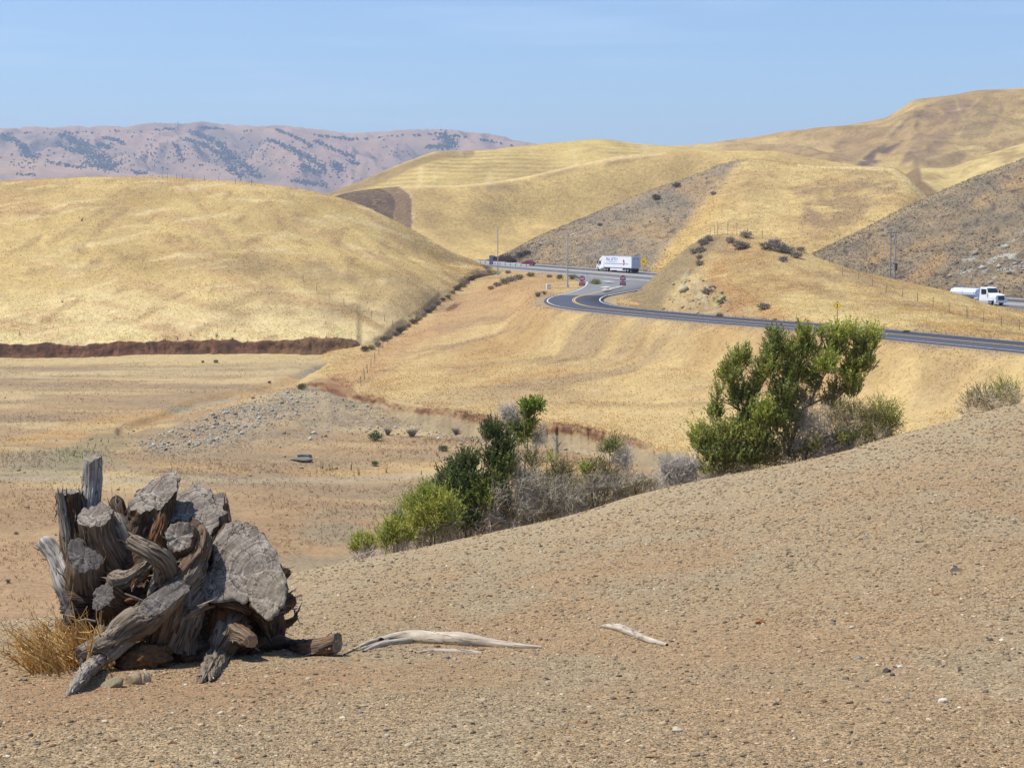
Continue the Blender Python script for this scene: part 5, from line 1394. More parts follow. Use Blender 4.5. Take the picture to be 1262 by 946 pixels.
for (x, y, s, kd, lb) in [(463, 543, 10, 'green', 'green bush on the valley floor under the talus'), (508, 538, 11, 'grey', 'grey leafless bush on the valley floor right of the green one'), (478, 536, 8, 'grey', 'pale grey brush behind the green valley bush'), (562, 535, 8, 'grey', 'small grey brush under the red eroded edge'), (598, 530, 9, 'grey', 'grey brush at the foot of the red eroded edge beside the tall shrub'), (546, 556, 7, 'green', 'tiny green tuft alone on the valley floor'), (372, 480, 6, 'green', 'dark bush at the upper end of the talus'), (535, 595, 4, 'green', 'green sprig beside the dirt track'), (462, 574, 5, 'green', 'tallest weed clump behind the dirt track'),
                          (266, 447, 3, 'green', 'dark green dot of a bush on the flat under the cut bank'), (250, 447, 2.2, 'green', 'smaller of two green dots on the flat under the cut bank'), (332, 472, 2.5, 'brown', 'small dark bush on the flat left of the talus'), (20, 658, 3, 'sage2', 'small grey weed on bare earth left of the stump'), (10, 718, 5, 'grey', 'faint grey weed low at the left edge')]:
    far_shrub(x, y, s, kd, lb, 'valley_bush', 'bush', 'bushes scattered in the valley', ['valley_floor', 'embankment'], .8)
# gully brush between the grass hill and the embankment
gl_pts = [(450, 432), (458, 430), (466, 426), (474, 420), (480, 417), (488, 413), (492, 408), (498, 405), (504, 402), (510, 398), (516, 394), (522, 390), (528, 385), (534, 380), (540, 375), (546, 370), (552, 366), (558, 361), (564, 357), (570, 353), (576, 349), (582, 345)]
for i, (x, y) in enumerate(gl_pts):
    far_shrub(x, y + 1, rng.uniform(3.5, 5.5), ['brown', 'olive', 'sage2'][i % 3], 'dull brown bush in the line of brush that fills the gully under the grass hill', 'gully_bush', 'bush', 'brush filling the gully', ['grass_hill', 'embankment', 'valley_floor'], .8)
# dark mass of brush at the foot of the spur
for (x, y, s) in [(598, 328, 5), (604, 326, 6), (611, 323, 7), (616, 326, 7), (622, 325, 7), (628, 324, 6), (633, 324, 5), (641, 317, 5), (648, 314, 5), (652, 312, 3), (608, 320, 4)]:
    far_shrub(x, y, s, 'brown', 'reddish brown bush in the dark brush at the foot of the grey spur', 'spur_foot_bush', 'bush', 'reddish brush at the foot of the spur', ['spur_hill'], .8)

# reeds by the track, roadside weeds: nobody could count them
def m_box(poly, f=4): return lambda X, Y, P: poly_mask(X, Y, poly, f)
P, C = grid_points('valley_floor', 330, m_box([(392, 588), (400, 577), (450, 574), (490, 580), (492, 587)]), (380, 500))
V, f, Cv = blades(P, np.tile(alb(136, 140, 88), (len(P), 1)), .62, .04, .3, 4); stuff('green_weeds', V, f, Cv, M_GRASS)
P, C = grid_points('valley_floor', 900, m_box([(55, 570), (110, 545), (155, 532), (165, 545), (110, 572)], 6), (30, 180))
V, f, Cv = blades(P, np.tile(alb(150, 146, 96), (len(P), 1)), .34, .04, .4, 3); stuff('green_weeds', V, f, Cv, M_GRASS)
# ------------------------------------------------------------------ the old stump
SZ = 2.866
def S3(zx, zy, d):
    return np.array(at(zx / SZ, 540 + zy / SZ, SY + d))
MPZ = SY / F / SZ                                     # metres per enlarged pixel


def ground_d(zx, zy):
    h = hit(zx / SZ, 540 + zy / SZ, ['gravel_ground'])
    return h[0].y - SY


def wood_mat(name, base, light, dark, streak=26.0, red=None, redamt=.0, bump=.55, fine=1.0):
    """weathered wood: grain runs along v of wood_uv (metres along, metres round)"""
    m, nt, b = new_mat(name, .85, .15)
    L = nt.links.new
    uv = N(nt, 'ShaderNodeUVMap', uv_map='wood_uv')
    mp = N(nt, 'ShaderNodeMapping'); mp.inputs['Scale'].default_value = (streak * 3.2, streak * .22, 1)
    L(uv.outputs[0], mp.inputs[0])
    g = N(nt, 'ShaderNodeTexNoise', Scale=1.0, Detail=5.0, Roughness=.62, Distortion=.5); L(mp.outputs[0], g.inputs['Vector'])
    mp2 = N(nt, 'ShaderNodeMapping'); mp2.inputs['Scale'].default_value = (9, 5, 1); L(uv.outputs[0], mp2.inputs[0])
    p = N(nt, 'ShaderNodeTexNoise', Scale=1.0, Detail=5.0, Roughness=.6); L(mp2.outputs[0], p.inputs['Vector'])
    tc = N(nt, 'ShaderNodeTexCoord')
    q = N(nt, 'ShaderNodeTexNoise', Scale=7.0, Detail=5.0, Roughness=.65); L(tc.outputs['Object'], q.inputs['Vector'])
    c = mixc(nt, dark, light, ramp(nt, g.outputs['Fac'], [(.36, 0.0), (.62, 1.0)]))
    c = mixc(nt, c, base, .42)
    c = mixc(nt, c, dark, ramp(nt, p.outputs['Fac'], [(.50, 0.0), (.70, .62)]))
    if red is not None:
        c = mixc(nt, c, red, ramp(nt, q.outputs['Fac'], [(.48, 0.0), (.64, redamt)]))
    # dry cracks along the grain
    mp3 = N(nt, 'ShaderNodeMapping'); mp3.inputs['Scale'].default_value = (streak * 1.1, streak * .07, 1); L(uv.outputs[0], mp3.inputs[0])
    cr = N(nt, 'ShaderNodeTexNoise', Scale=1.0, Detail=3.0, Roughness=.5); L(mp3.outputs[0], cr.inputs['Vector'])
    crk = ramp(nt, cr.outputs['Fac'], [(.486, 1.0), (.497, 0.15), (.503, 0.15), (.514, 1.0)])
    c = mixc(nt, tuple(np.asarray(dark) * .35), c, crk)
    L(c, b.inputs['Base Color'])
    ad = N(nt, 'ShaderNodeMath', operation='MULTIPLY_ADD'); ad.inputs[1].default_value = .8
    L(crk, ad.inputs[0]); L(g.outputs['Fac'], ad.inputs[2])
    bp = N(nt, 'ShaderNodeBump', Strength=bump, Distance=.008 * fine); L(ad.outputs[0], bp.inputs['Height']); L(bp.outputs[0], b.inputs['Normal'])
    return m


def cut_mat(name, base, light, dark, rings=64.0):
    """sawn end: rings round the pith, radial drying cracks, blotches"""
    m, nt, b = new_mat(name, .85, .15)
    L = nt.links.new
    uv = N(nt, 'ShaderNodeUVMap', uv_map='wood_uv')
    w = N(nt, 'ShaderNodeTexNoise', Scale=6.0, Detail=3.0); L(uv.outputs[0], w.inputs['Vector'])
    va = N(nt, 'ShaderNodeVectorMath', operation='MULTIPLY_ADD'); va.inputs[1].default_value = (.085, .085, 0); L(w.outputs['Color'], va.inputs[0]); L(uv.outputs[0], va.inputs[2])
    ln = N(nt, 'ShaderNodeVectorMath', operation='LENGTH'); L(va.outputs[0], ln.inputs[0])
    cmb = N(nt, 'ShaderNodeCombineXYZ'); L(ln.outputs['Value'], cmb.inputs[0])
    rn = N(nt, 'ShaderNodeTexNoise', Scale=rings, Detail=3.0, Roughness=.7); L(cmb.outputs[0], rn.inputs['Vector'])
    sx = N(nt, 'ShaderNodeSeparateXYZ'); L(va.outputs[0], sx.inputs[0])
    an = N(nt, 'ShaderNodeMath', operation='ARCTAN2'); L(sx.outputs[1], an.inputs[0]); L(sx.outputs[0], an.inputs[1])
    c2 = N(nt, 'ShaderNodeCombineXYZ'); L(an.outputs[0], c2.inputs[0]); 
    mul = N(nt, 'ShaderNodeMath', operation='MULTIPLY'); mul.inputs[1].default_value = 2.0; L(ln.outputs['Value'], mul.inputs[0]); L(mul.outputs[0], c2.inputs[1])
    ck = N(nt, 'ShaderNodeTexNoise', Scale=1.7, Detail=4.0, Roughness=.65); L(c2.outputs[0], ck.inputs['Vector'])
    crk = ramp(nt, ck.outputs['Fac'], [(.490, 1.0), (.498, 0.1), (.502, 0.1), (.510, 1.0)])
    ray_ = N(nt, 'ShaderNodeTexNoise', Scale=16.0, Detail=2.0); L(c2.outputs[0], ray_.inputs['Vector'])
    bl = N(nt, 'ShaderNodeTexNoise', Scale=7.0, Detail=6.0, Roughness=.65); L(uv.outputs[0], bl.inputs['Vector'])
    c = mixc(nt, dark, light, ramp(nt, rn.outputs['Fac'], [(.37, 0.0), (.63, 1.0)]))
    c = mixc(nt, c, base, .35)
    c = mixc(nt, c, ramp(nt, ray_.outputs['Fac'], [(.35, .78), (.65, 1.12)]), 1.0, 'MULTIPLY')
    c = mixc(nt, c, dark, ramp(nt, bl.outputs['Fac'], [(.5, 0.0), (.68, .7)]))
    c = mixc(nt, c, tuple(np.asarray(light) * 1.35), ramp(nt, bl.outputs['Fac'], [(.30, .75), (.44, 0.0)]))
    c = mixc(nt, tuple(np.asarray(dark) * .3), c, crk)
    L(c, b.inputs['Base Color'])
    ad = N(nt, 'ShaderNodeMath', operation='MULTIPLY_ADD'); ad.inputs[1].default_value = .9; L(crk, ad.inputs[0]); L(rn.outputs['Fac'], ad.inputs[2])
    bp = N(nt, 'ShaderNodeBump', Strength=.6, Distance=.006); L(ad.outputs[0], bp.inputs['Height']); L(bp.outputs[0], b.inputs['Normal'])
    return m


WG = np.array([.142, .094, .058]); WL = np.array([.29, .215, .145]); WD = np.array([.032, .020, .012])
M_WOOD = wood_mat('weathered_wood', WG, WL, WD, red=(.17, .085, .04), redamt=.4)
M_DARK = wood_mat('dark_bark', WG * .6, WG * 1.0, WD * .55, red=(.15, .065, .03), redamt=.55)
M_SILVER = wood_mat('silvered_wood', (.255, .215, .165), (.38, .33, .265), (.09, .068, .048), 30)
M_PALEB = wood_mat('peeling_bark', (.33, .295, .255), (.56, .52, .46), (.085, .065, .05), 20)
M_ROOT = wood_mat('root_wood', (.19, .145, .10), (.32, .26, .19), (.055, .038, .026), 28)
M_RED = wood_mat('red_heartwood', (.17, .075, .03), (.27, .13, .055), (.05, .022, .012), 24)
M_DRIFT = wood_mat('driftwood', (.45, .375, .28), (.57, .50, .40), (.27, .21, .15), 24, bump=.4)
M_CUT = cut_mat('sawn_face', (.235, .192, .15), (.41, .355, .29), (.062, .043, .03))
M_CUTP = cut_mat('pale_sawn_face', (.27, .225, .165), (.38, .325, .245), (.12, .09, .062), 30)
M_CUTD = cut_mat('dark_sawn_face', (.135, .115, .10), (.21, .185, .165), (.05, .04, .033))
M_CUTT = cut_mat('tan_sawn_face', (.34, .25, .16), (.44, .34, .23), (.20, .13, .08), 60)

t0 = np.array(at(223, 833, SY)); t0[2] = drop(t0[0], t0[1], 'gravel_ground')
ST0 = t0
stump = empty('tree_stump', ST0, 0, 'big uprooted tree stump of sawn grey trunks and twisted roots on the gravel', 'tree stump')


SPL = []
def wood_tube(name, pts, mat, cap=None, capmat=None, sides=60, rough=.10, flute=.06, normal=None, seed=0, parent=None, round_end=False, tip=False, per=14, oval=1.0, cup=.0):
    """pts: (zx, zy, d, r_zoom) from the open (cut) end to the buried end"""
    parent = parent or stump
    Pz = np.array([[*S3(a, b, c), r * MPZ] for (a, b, c, r) in pts])
    Q = catmull(Pz, per)
    P, R = Q[:, :3], np.maximum(Q[:, 3], .002)
    T = np.gradient(P, axis=0); T /= np.linalg.norm(T, axis=1)[:, None] + 1e-9
    ref = np.array([0, 1.0, 0])
    frames = []
    a = ref - T[0] * (ref @ T[0])
    if np.linalg.norm(a) < .2: a = np.array([1.0, 0, 0]) - T[0] * T[0][0]
    a /= np.linalg.norm(a)
    for t in T:
        a = a - t * (a @ t); a /= np.linalg.norm(a); frames.append((a.copy(), np.cross(t, a)))
    A = np.array([f[0] for f in frames]); B = np.array([f[1] for f in frames])
    th = np.arange(sides + 1) * 2 * np.pi / sides
    s = np.concatenate([[0], np.cumsum(np.linalg.norm(np.diff(P, axis=0), axis=1))])
    tt, ss = np.meshgrid(th, s)
    cx, cy = np.cos(tt), np.sin(tt)
    rm = R.mean()
    n1 = pnoise(cx * 1.4 + 7 * seed + ss / (rm * 5), cy * 1.4 + ss / (rm * 7) + 3 * seed, seed)
    n2 = fbm(cx * 3.6 + seed * 5 + ss / (rm * 14), cy * 3.6 + 11 + ss / (rm * 16), 3, seed + 2)
    n3 = fbm(cx * 7 + ss * 12 + seed, cy * 7 + ss * 9, 2, seed + 4)
    n4 = pnoise(cx * 1.1 + ss * 9 + seed * 3, cy * 1.1 + ss * 7 + seed, seed + 6)
    k = 1 + rough * 1.7 * n1 + flute * 2.6 * n2 + .05 * n3 + .10 * n4 * sstep(0, rm * 2, ss)
    gv = np.abs(fbm(cx * 3.2 + seed * 2.3 + ss / (rm * 9), cy * 3.2 + seed + ss / (rm * 11), 3, seed + 12))
    k = k + (sstep(0, .22, gv) - .72) * .17 * min(1.0, flute * 12) * (.12 + .88 * sstep(0, rm * 1.3, ss) if cap else 1.0)
    rad = R[:, None] * k
    V = P[:, None] + A[:, None] * (cx * rad)[..., None] + B[:, None] * (cy * rad * oval)[..., None]
    if normal is not None:                      # tilt the sawn end into its own plane
        nn = np.array(normal, float); nn /= np.linalg.norm(nn)
        t0_ = T[0]
        fall = np.clip(1 - s / (R[0] * 2.2), 0, 1)
        off = V - P[:, None]
        sh = -(off @ nn) / (t0_ @ nn)
        V = V + t0_ * (np.clip(sh, -R[0] * 1.6, R[0] * 1.6) * fall[:, None])[..., None]
    if cap:                                     # chipped rim
        a_ = th
        nt_ = np.maximum(0, fbm(np.cos(a_) * 2.2 + seed * 4, np.sin(a_) * 2.2, 4, seed + 20) - .02) * R[0] * .55 + np.maximum(0, fbm(np.cos(a_) * 6 + seed, np.sin(a_) * 6, 3, seed + 21) - .1) * R[0] * .3
        V[0] += T[0] * np.minimum(nt_, R[0] * .3)[:, None]; V[1] += T[0] * np.minimum(nt_, R[0] * .3)[:, None] * .6
    if round_end or tip:
        m = max(2, int(per * .6))
        f = np.sqrt(np.clip(1 - (1 - np.arange(m) / m) ** 2, 0, 1)) * .97 + .03
        V[:m] = P[:m, None] + (V[:m] - P[:m, None]) * f[:, None, None]
    nr = len(P)
    if 'cut' not in name and rm > .02:
        Nn = (V - P[:, None]); Nn = Nn / (np.linalg.norm(Nn, axis=2)[..., None] + 1e-9)
        SPL.append((V[2:-2].reshape(-1, 3), np.repeat(T[2:-2], sides + 1, 0), Nn[2:-2].reshape(-1, 3)))
    uv = np.stack([tt / (2 * np.pi) * (2 * np.pi * rm), ss + seed * 1.7], -1)
    o = link(name, mesh_np(name, V.reshape(-1, 3) - ST0, [grid_faces(nr, sides + 1)], mat, True, None, uv=uv.reshape(-1, 2)), parent)
    if parent is not stump: o.matrix_parent_inverse = Matrix()
    if cap:
        E = V[0, :-1]; c = E.mean(0)
        rings = 9
        X = []
        UV = []
        ax = A[0]; nn = np.array(normal, float) / np.linalg.norm(normal) if normal is not None else T[0]
        nrm = nn if nn @ -T[0] > 0 else -nn
        u1 = np.cross(nrm, [0, 0, 1.0]); 
        if np.linalg.norm(u1) < .1: u1 = np.array([1.0, 0, 0])
        u1 /= np.linalg.norm(u1); u2 = np.cross(nrm, u1)
        pith = c + u1 * R[0] * .15 * math.sin(seed) + u2 * R[0] * .15 * math.cos(seed * 2)
        for j in range(rings + 1):
            f = j / rings
            ring = c + (E - c) * max(f, .001)
            bumpy = fbm(ring[:, 0] * 22 + seed, ring[:, 2] * 22 + ring[:, 1] * 11, 3, seed + 8) * .009
            ring = ring + nrm * (bumpy + (.004 if j < rings else 0) - cup * (1 - f) * R[0])[:, None]
            X.append(ring)
            UV.append(np.stack([(ring - pith) @ u1, (ring - pith) @ u2], 1) + 0)
        X = np.array(X); UV = np.array(UV)
        X = np.concatenate([X, X[:, :1]], 1); UV = np.concatenate([UV, UV[:, :1]], 1)
        cf = link('cut_face', mesh_np('cut_face', X.reshape(-1, 3) - ST0, [grid_faces(rings + 1, sides + 1)], capmat or M_CUT, True, None, uv=UV.reshape(-1, 2)), o)
    return o


# sawn trunks and limbs
post = wood_tube('sawn_limb', [(328, 66, .30, 31), (327, 120, .30, 33), (324, 180, .29, 33), (319, 260, .26, 36), (318, 360, .2, 44)], M_PALEB, True, M_CUTP, normal=(-.1, -.25, 1), seed=1, rough=.06)
tag(post, 'tall pale upright limb with peeling bark')
wood_tube('sawn_limb', [(245, 186, .18, 46), (250, 260, .16, 43), (258, 360, .1, 47), (275, 460, .05, 54)], M_DARK, True, M_CUT, normal=(0, -.03, 1), seed=2)
wood_tube('bark_slab', [(212, 196, .09, 12), (222, 270, .07, 17), (236, 350, .04, 19), (250, 430, .02, 16)], M_SILVER, seed=3, rough=.05, tip=False)
wood_tube('sawn_limb', [(335, 268, -.05, 62), (345, 330, -.05, 60), (372, 400, -.03, 72), (410, 480, .03, 96), (440, 540, .1, 100)], M_WOOD, True, M_CUT, normal=(-.08, -.45, .9), seed=4, cup=.12, rough=.07)
wood_tube('trunk_flank', [(396, 262, .06, 20), (424, 310, .04, 34), (446, 370, .03, 42), (452, 450, .05, 46)], M_SILVER, seed=5, rough=.05, round_end=True)
wood_tube('broken_limb', [(412, 200, .26, 12), (413, 232, .25, 27), (424, 290, .2, 31), (436, 370, .15, 36)], M_DARK, seed=6, tip=True)
wood_tube('root', [(146, 352, .12, 32), (178, 392, .1, 30), (208, 436, .06, 35), (240, 500, .0, 48), (280, 560, .0, 56)], M_PALEB, seed=7, round_end=True, rough=.12)
wood_tube('sawn_limb', [(298, 412, -.2, 62), (302, 470, -.17, 68), (318, 540, -.08, 82), (350, 600, .05, 90)], M_WOOD, True, M_CUTD, normal=(.35, -.62, .75), seed=8)
wood_tube('sawn_limb', [(362, 556, -.42, 46), (402, 586, -.36, 50), (450, 620, -.22, 58), (500, 650, 0, 64)], M_DARK, True, M_CUTD, normal=(-.45, -.75, .55), seed=9, rough=.13)
wood_tube('sawn_limb', [(232, 602, -.28, 54), (280, 602, -.22, 56), (350, 600, -.1, 60), (420, 600, .05, 64)], M_DARK, True, M_CUTD, normal=(-.75, -.65, -.05), seed=10, rough=.12)
wood_tube('curved_root', [(452, 358, -.3, 22), (485, 374, -.33, 26), (530, 400, -.36, 29), (575, 432, -.34, 37), (590, 490, -.27, 42), (570, 540, -.2, 46)], M_ROOT, seed=11, round_end=True, rough=.14, flute=.09)
wood_tube('curved_root', [(382, 486, -.2, 30), (420, 504, -.22, 36), (462, 494, -.24, 30), (500, 462, -.22, 24), (535, 430, -.16, 20)], M_ROOT, seed=12, round_end=True, rough=.16, flute=.12)
kd = ground_d(278, 790)
wood_tube('front_root', [(582, 560, -.5, 50), (555, 596, -.52, 54), (500, 644, -.55, 58), (436, 684, -.58, 50), (392, 716, -.64, 40), (340, 742, -.72, 36), (284, 766, -.8, 29)], M_ROOT, True, M_CUTD, normal=(-.1, -.5, .8), seed=13)
rt = wood_tube('front_root', [(281, 768, -.82, 29), (310, 754, -.77, 31), (345, 744, -.7, 30)], M_SILVER, True, M_CUTD, normal=(-.8, -.55, -.1), seed=14, rough=.04)
dl = ground_d(236, 912)
wood_tube('front_root', [(236, 910, dl * .98, 7), (262, 878, -.8 + (dl + .8) * .7, 15), (300, 830, -.8 + (dl + .8) * .35, 22), (338, 790, -.78, 29), (392, 742, -.66, 36), (440, 700, -.55, 40)], M_SILVER, seed=15, rough=.08, tip=True)
dn = ground_d(712, 866)
wood_tube('split_root', [(712, 862, dn, 11), (730, 826, dn * .6 - .15, 24), (766, 772, -.38, 36), (800, 712, -.3, 46), (830, 650, -.15, 60)], M_ROOT, seed=16, rough=.2, flute=.16, tip=True)
wood_tube('split_root', [(742, 856, dn, 9), (760, 820, dn * .6 - .12, 15), (790, 770, -.33, 24), (815, 720, -.25, 30)], M_ROOT, seed=17, rough=.2, flute=.16, tip=True)
wood_tube('sawn_root', [(886, 716, -.5, 24), (868, 704, -.44, 29), (838, 690, -.3, 38), (800, 660, -.1, 48)], M_WOOD, True, M_CUTT, normal=(.35, -.9, -.15), seed=18, rough=.06)
dp = ground_d(1190, 768)
dp2 = ground_d(1040, 785)
wood_tube('sawn_root', [(1192, 722, dp, 33), (1150, 735, dp * .9, 32), (1090, 745, dp * .7 + .02, 34), (1020, 742, .28, 38), (950, 716, .16, 52), (880, 680, .05, 66)], M_WOOD, True, M_CUTP, normal=(.9, -.42, .0), seed=19, rough=.05)
wood_tube('root_stub', [(1038, 562, .12, 25), (1018, 576, .09, 30), (985, 596, .05, 34), (940, 620, .02, 40)], M_DARK, seed=20, round_end=True)
wood_tube('hooked_root', [(1044, 616, .14, 4), (1042, 634, .12, 9), (1020, 650, .1, 14), (985, 660, .06, 20), (930, 664, .02, 30)], M_DARK, seed=21, tip=True)
wood_tube('root_stub', [(1026, 466, .16, 8), (1008, 476, .14, 22), (970, 490, .12, 34), (920, 500, .1, 40)], M_DARK, seed=22, tip=True)
wood_tube('sawn_limb', [(632, 344, -.2, 55), (652, 366, -.14, 60), (680, 400, -.02, 74), (700, 450, .1, 90)], M_WOOD, True, M_CUT, normal=(-.25, -.88, .45), seed=23, cup=.1, rough=.08)
wood_tube('sawn_trunk', [(548, 192, .12, 76), (534, 250, .12, 76), (512, 330, .1, 74), (505, 420, .08, 90)], M_DARK, True, M_CUT, normal=(-.16, -.56, .8), seed=24, rough=.12, flute=.1, sides=56)
wood_tube('sawn_trunk', [(682, 248, .2, 104), (690, 320, .18, 100), (700, 420, .12, 110)], M_WOOD, True, M_CUT, normal=(.06, -.5, .88), seed=25, rough=.14, flute=.09, sides=56)
wood_tube('sawn_limb', [(777, 216, .3, 27), (781, 250, .29, 29), (785, 310, .25, 34)], M_WOOD, True, M_CUT, normal=(0, -.6, .8), seed=26)
# broken rootlets in the hollows and down to the soil
_rr = np.random.default_rng(77)
for i, (a, b, c, d, d0, d1, r) in enumerate([(560, 690, 545, 812, -.3, -.34, 20), (640, 700, 652, 818, -.3, -.3, 24), (690, 715, 676, 824, -.25, -.24, 18), (905, 720, 925, 806, .0, .1, 26), (960, 735, 990, 804, .05, .2, 20), (600, 760, 610, 826, -.3, -.3, 14), (470, 640, 430, 640, -.3, -.4, 18), (520, 480, 470, 540, -.2, -.3, 14), (560, 500, 520, 560, -.2, -.36, 16), (610, 430, 560, 480, -.1, -.26, 14), (460, 560, 400, 540, -.2, -.32, 14), (500, 600, 440, 575, -.25, -.42, 13), (330, 640, 300, 700, -.2, -.3, 22), (380, 660, 350, 720, -.25, -.36, 24), (300, 660, 286, 730, -.15, -.25, 18), (700, 640, 640, 660, -.2, -.42, 16), (860, 640, 840, 690, -.1, -.22, 18)]):
    mx_, mz_ = (a + c) / 2 + _rr.normal(0, 9), (b + d) / 2 + _rr.normal(0, 9)
    wood_tube('rootlet', [(c, d, d1, r * .55), (mx_, mz_, (d0 + d1) / 2 - .02, r * .85), (a, b, d0, r * 1.2)], [M_ROOT, M_WOOD, M_DARK, M_RED][i % 4], seed=80 + i, rough=.22, flute=.2, tip=True, sides=20, per=6)
# folded bark between the trunks
for i, pts in enumerate([[(706, 306, -.06, 14), (716, 350, -.14, 22), (706, 400, -.2, 26), (668, 450, -.26, 27), (626, 492, -.29, 25), (590, 528, -.31, 24)],
                         [(732, 330, -.04, 12), (726, 385, -.12, 20), (704, 436, -.19, 24), (680, 484, -.28, 27), (640, 520, -.33, 28), (600, 560, -.38, 30)],
                         [(676, 392, -.14, 18), (650, 440, -.2, 24), (612, 474, -.24, 24), (570, 500, -.26, 26)],
                         [(728, 430, -.12, 10), (712, 470, -.18, 16), (684, 512, -.25, 20), (654, 552, -.32, 26), (640, 600, -.38, 34)]]):
    wood_tube('bark_fold', pts, [M_WOOD, M_ROOT, M_DARK, M_ROOT][i], seed=30 + i, rough=.14, flute=.14, round_end=True)
wood_tube('root_flare', [(706, 548, -.19, 30), (688, 574, -.25, 46), (662, 612, -.32, 56), (636, 660, -.36, 68), (610, 720, -.35, 84)], M_ROOT, seed=36, rough=.08, flute=.1, round_end=True)
wood_tube('root_flare', [(620, 540, -.36, 34), (600, 590, -.4, 50), (580, 650, -.4, 64), (560, 720, -.36, 70)], M_WOOD, seed=37, rough=.12, flute=.12, round_end=True)
wood_tube('root_flare', [(770, 590, -.18, 40), (790, 640, -.16, 62), (790, 700, -.14, 70), (780, 770, -.1, 80)], M_RED, seed=38, rough=.14, flute=.14, round_end=True)
wood_tube('root_flare', [(960, 600, .0, 50), (940, 660, .02, 62), (925, 730, .05, 66), (930, 790, .1, 80)], M_DARK, seed=39, rough=.12, flute=.14, round_end=True)
wood_tube('inner_heartwood', [(572, 250, .04, 12), (570, 300, .0, 22), (556, 350, -.04, 30), (548, 400, -.06, 38)], M_RED, seed=40, rough=.16, flute=.16, round_end=True)
wood_tube('thin_root', [(440, 548, -.5, 3), (470, 560, -.5, 4), (500, 572, -.48, 4), (530, 580, -.45, 5)], M_ROOT, seed=41, sides=10)
wood_tube('thin_root', [(272, 648, -.6, 4), (300, 640, -.55, 4), (336, 646, -.5, 4)], M_DRIFT, seed=42, sides=10)


# the broad sawn slab on the right
def slab(name, poly, dfun, nrm, depth, mat_face, mat_side, seed, back=None):
    poly = np.array(poly + poly[:1], float)
    q = np.concatenate([[0], np.cumsum(np.hypot(*np.diff(poly, axis=0).T))])
    u = np.linspace(0, q[-1], 97)[:-1]
    E = np.stack([np.interp(u, q, poly[:, 0]), np.interp(u, q, poly[:, 1])], 1)
    for _ in range(2): E = .5 * E + .25 * (np.roll(E, 1, 0) + np.roll(E, -1, 0))
    E += np.stack([fbm(u / 26, u * 0 + seed, 3, seed), fbm(u / 26, u * 0 + seed + 9, 3, seed + 1)], 1) * 9
    n = len(E); c = E.mean(0)
    rings = 16; X = []
    for j in range(rings + 1):
        f = j / rings
        e = c + (E - c) * max(f, .002)
        X.append(np.array([S3(a, b, dfun(a, b)) for a, b in e]))
    X = np.array(X)
    nn = np.array(nrm, float); nn /= np.linalg.norm(nn)
    u1 = np.cross(nn, [0, 0, 1.0]); u1 /= np.linalg.norm(u1); u2 = np.cross(nn, u1)
    C0 = X[0].mean(0)
    loc1, loc2 = (X - C0) @ u1, (X - C0) @ u2
    bump_ = fbm(loc1 * 14 + seed, loc2 * 14, 4, seed) * .010 + pnoise(loc1 * 3 + seed, loc2 * 3, seed) * .012
    bump_[-1] -= .012
    X = X + nn * bump_[..., None]
    Xc = np.concatenate([X, X[:, :1]], 1)
    UV = np.stack([(Xc - C0) @ u1 + .05, (Xc - C0) @ u2 - .03], -1)
    bk = np.array(back if back is not None else -nn)
    rows = []
    for j, f in enumerate([0, .03, .12, .3, .6, 1.0]):
        sc = 1 + .05 * min(1, f * 8) - .35 * f * f
        r = C0 + (X[-1] - C0) * sc + bk * depth * f
        wob = fbm(np.cos(np.arange(n) / n * 2 * np.pi) * 4 + seed, np.sin(np.arange(n) / n * 2 * np.pi) * 4 + f * .6, 3, seed + 3)
        r = r + (X[-1] - C0) * (wob * .09 * (f > 0))[:, None]
        rows.append(r)
    Rw = np.array(rows); Rw = np.concatenate([Rw, Rw[:, :1]], 1)
    per_ = np.linspace(0, 1.6, n + 1)
    UVs = np.stack([np.tile(per_, (len(rows), 1)), np.tile(np.array([0, .03, .12, .3, .6, 1.0])[:, None] * depth, (1, n + 1))], -1)
    o = link(name, mesh_np(name, Rw.reshape(-1, 3) - ST0, [grid_faces(len(rows), n + 1)], mat_side, True, uv=UVs.reshape(-1, 2)), stump)
    link('cut_face', mesh_np('cut_face', Xc.reshape(-1, 3) - ST0, [grid_faces(rings + 1, n + 1)], mat_face, True, uv=UV.reshape(-1, 2)), o)
    return o


PM = [(812, 284), (850, 286), (892, 300), (930, 338), (956, 376), (980, 405), (984, 440), (1004, 474), (1014, 520), (1010, 566), (975, 590), (930, 585), (890, 560), (862, 585), (820, 566), (780, 578), (735, 578), (700, 560), (694, 520), (712, 490), (744, 450), (750, 400), (744, 370), (770, 330)]
slab('sawn_trunk', PM, lambda a, b: -.14 - .00030 * (a - 850) + (430 - b) * .00125, (-.22, -.80, .58), .5, M_CUT, M_DARK, 51, (-.28, .85, -.3))
PL = [(866, 505), (900, 474), (955, 458), (990, 466), (1006, 500), (1015, 530), (1004, 585), (978, 620), (945, 640), (908, 616), (886, 588), (872, 550)]
pl = slab('sawn_trunk', PL, lambda a, b: -.152 - .0003 * (a - 850) + (430 - b) * .00125, (-.1, -.85, .5), .4, M_CUTP, M_DARK, 52, (-.28, .85, -.2))
tag(pl, 'paler yellowish sawn trunk at the lower right')
# ragged underside
for i, pts in enumerate([[(760, 580, -.2, 16), (800, 574, -.24, 20), (850, 590, -.24, 18), (890, 606, -.22, 12)], [(640, 640, -.42, 12), (690, 610, -.4, 14), (730, 590, -.34, 12)], [(900, 610, -.2, 16), (930, 640, -.16, 18), (950, 690, -.1, 20)]]):
    wood_tube('bark_fold', pts, [M_WOOD, M_ROOT, M_DARK][i], seed=60 + i, rough=.2, flute=.16, round_end=True)


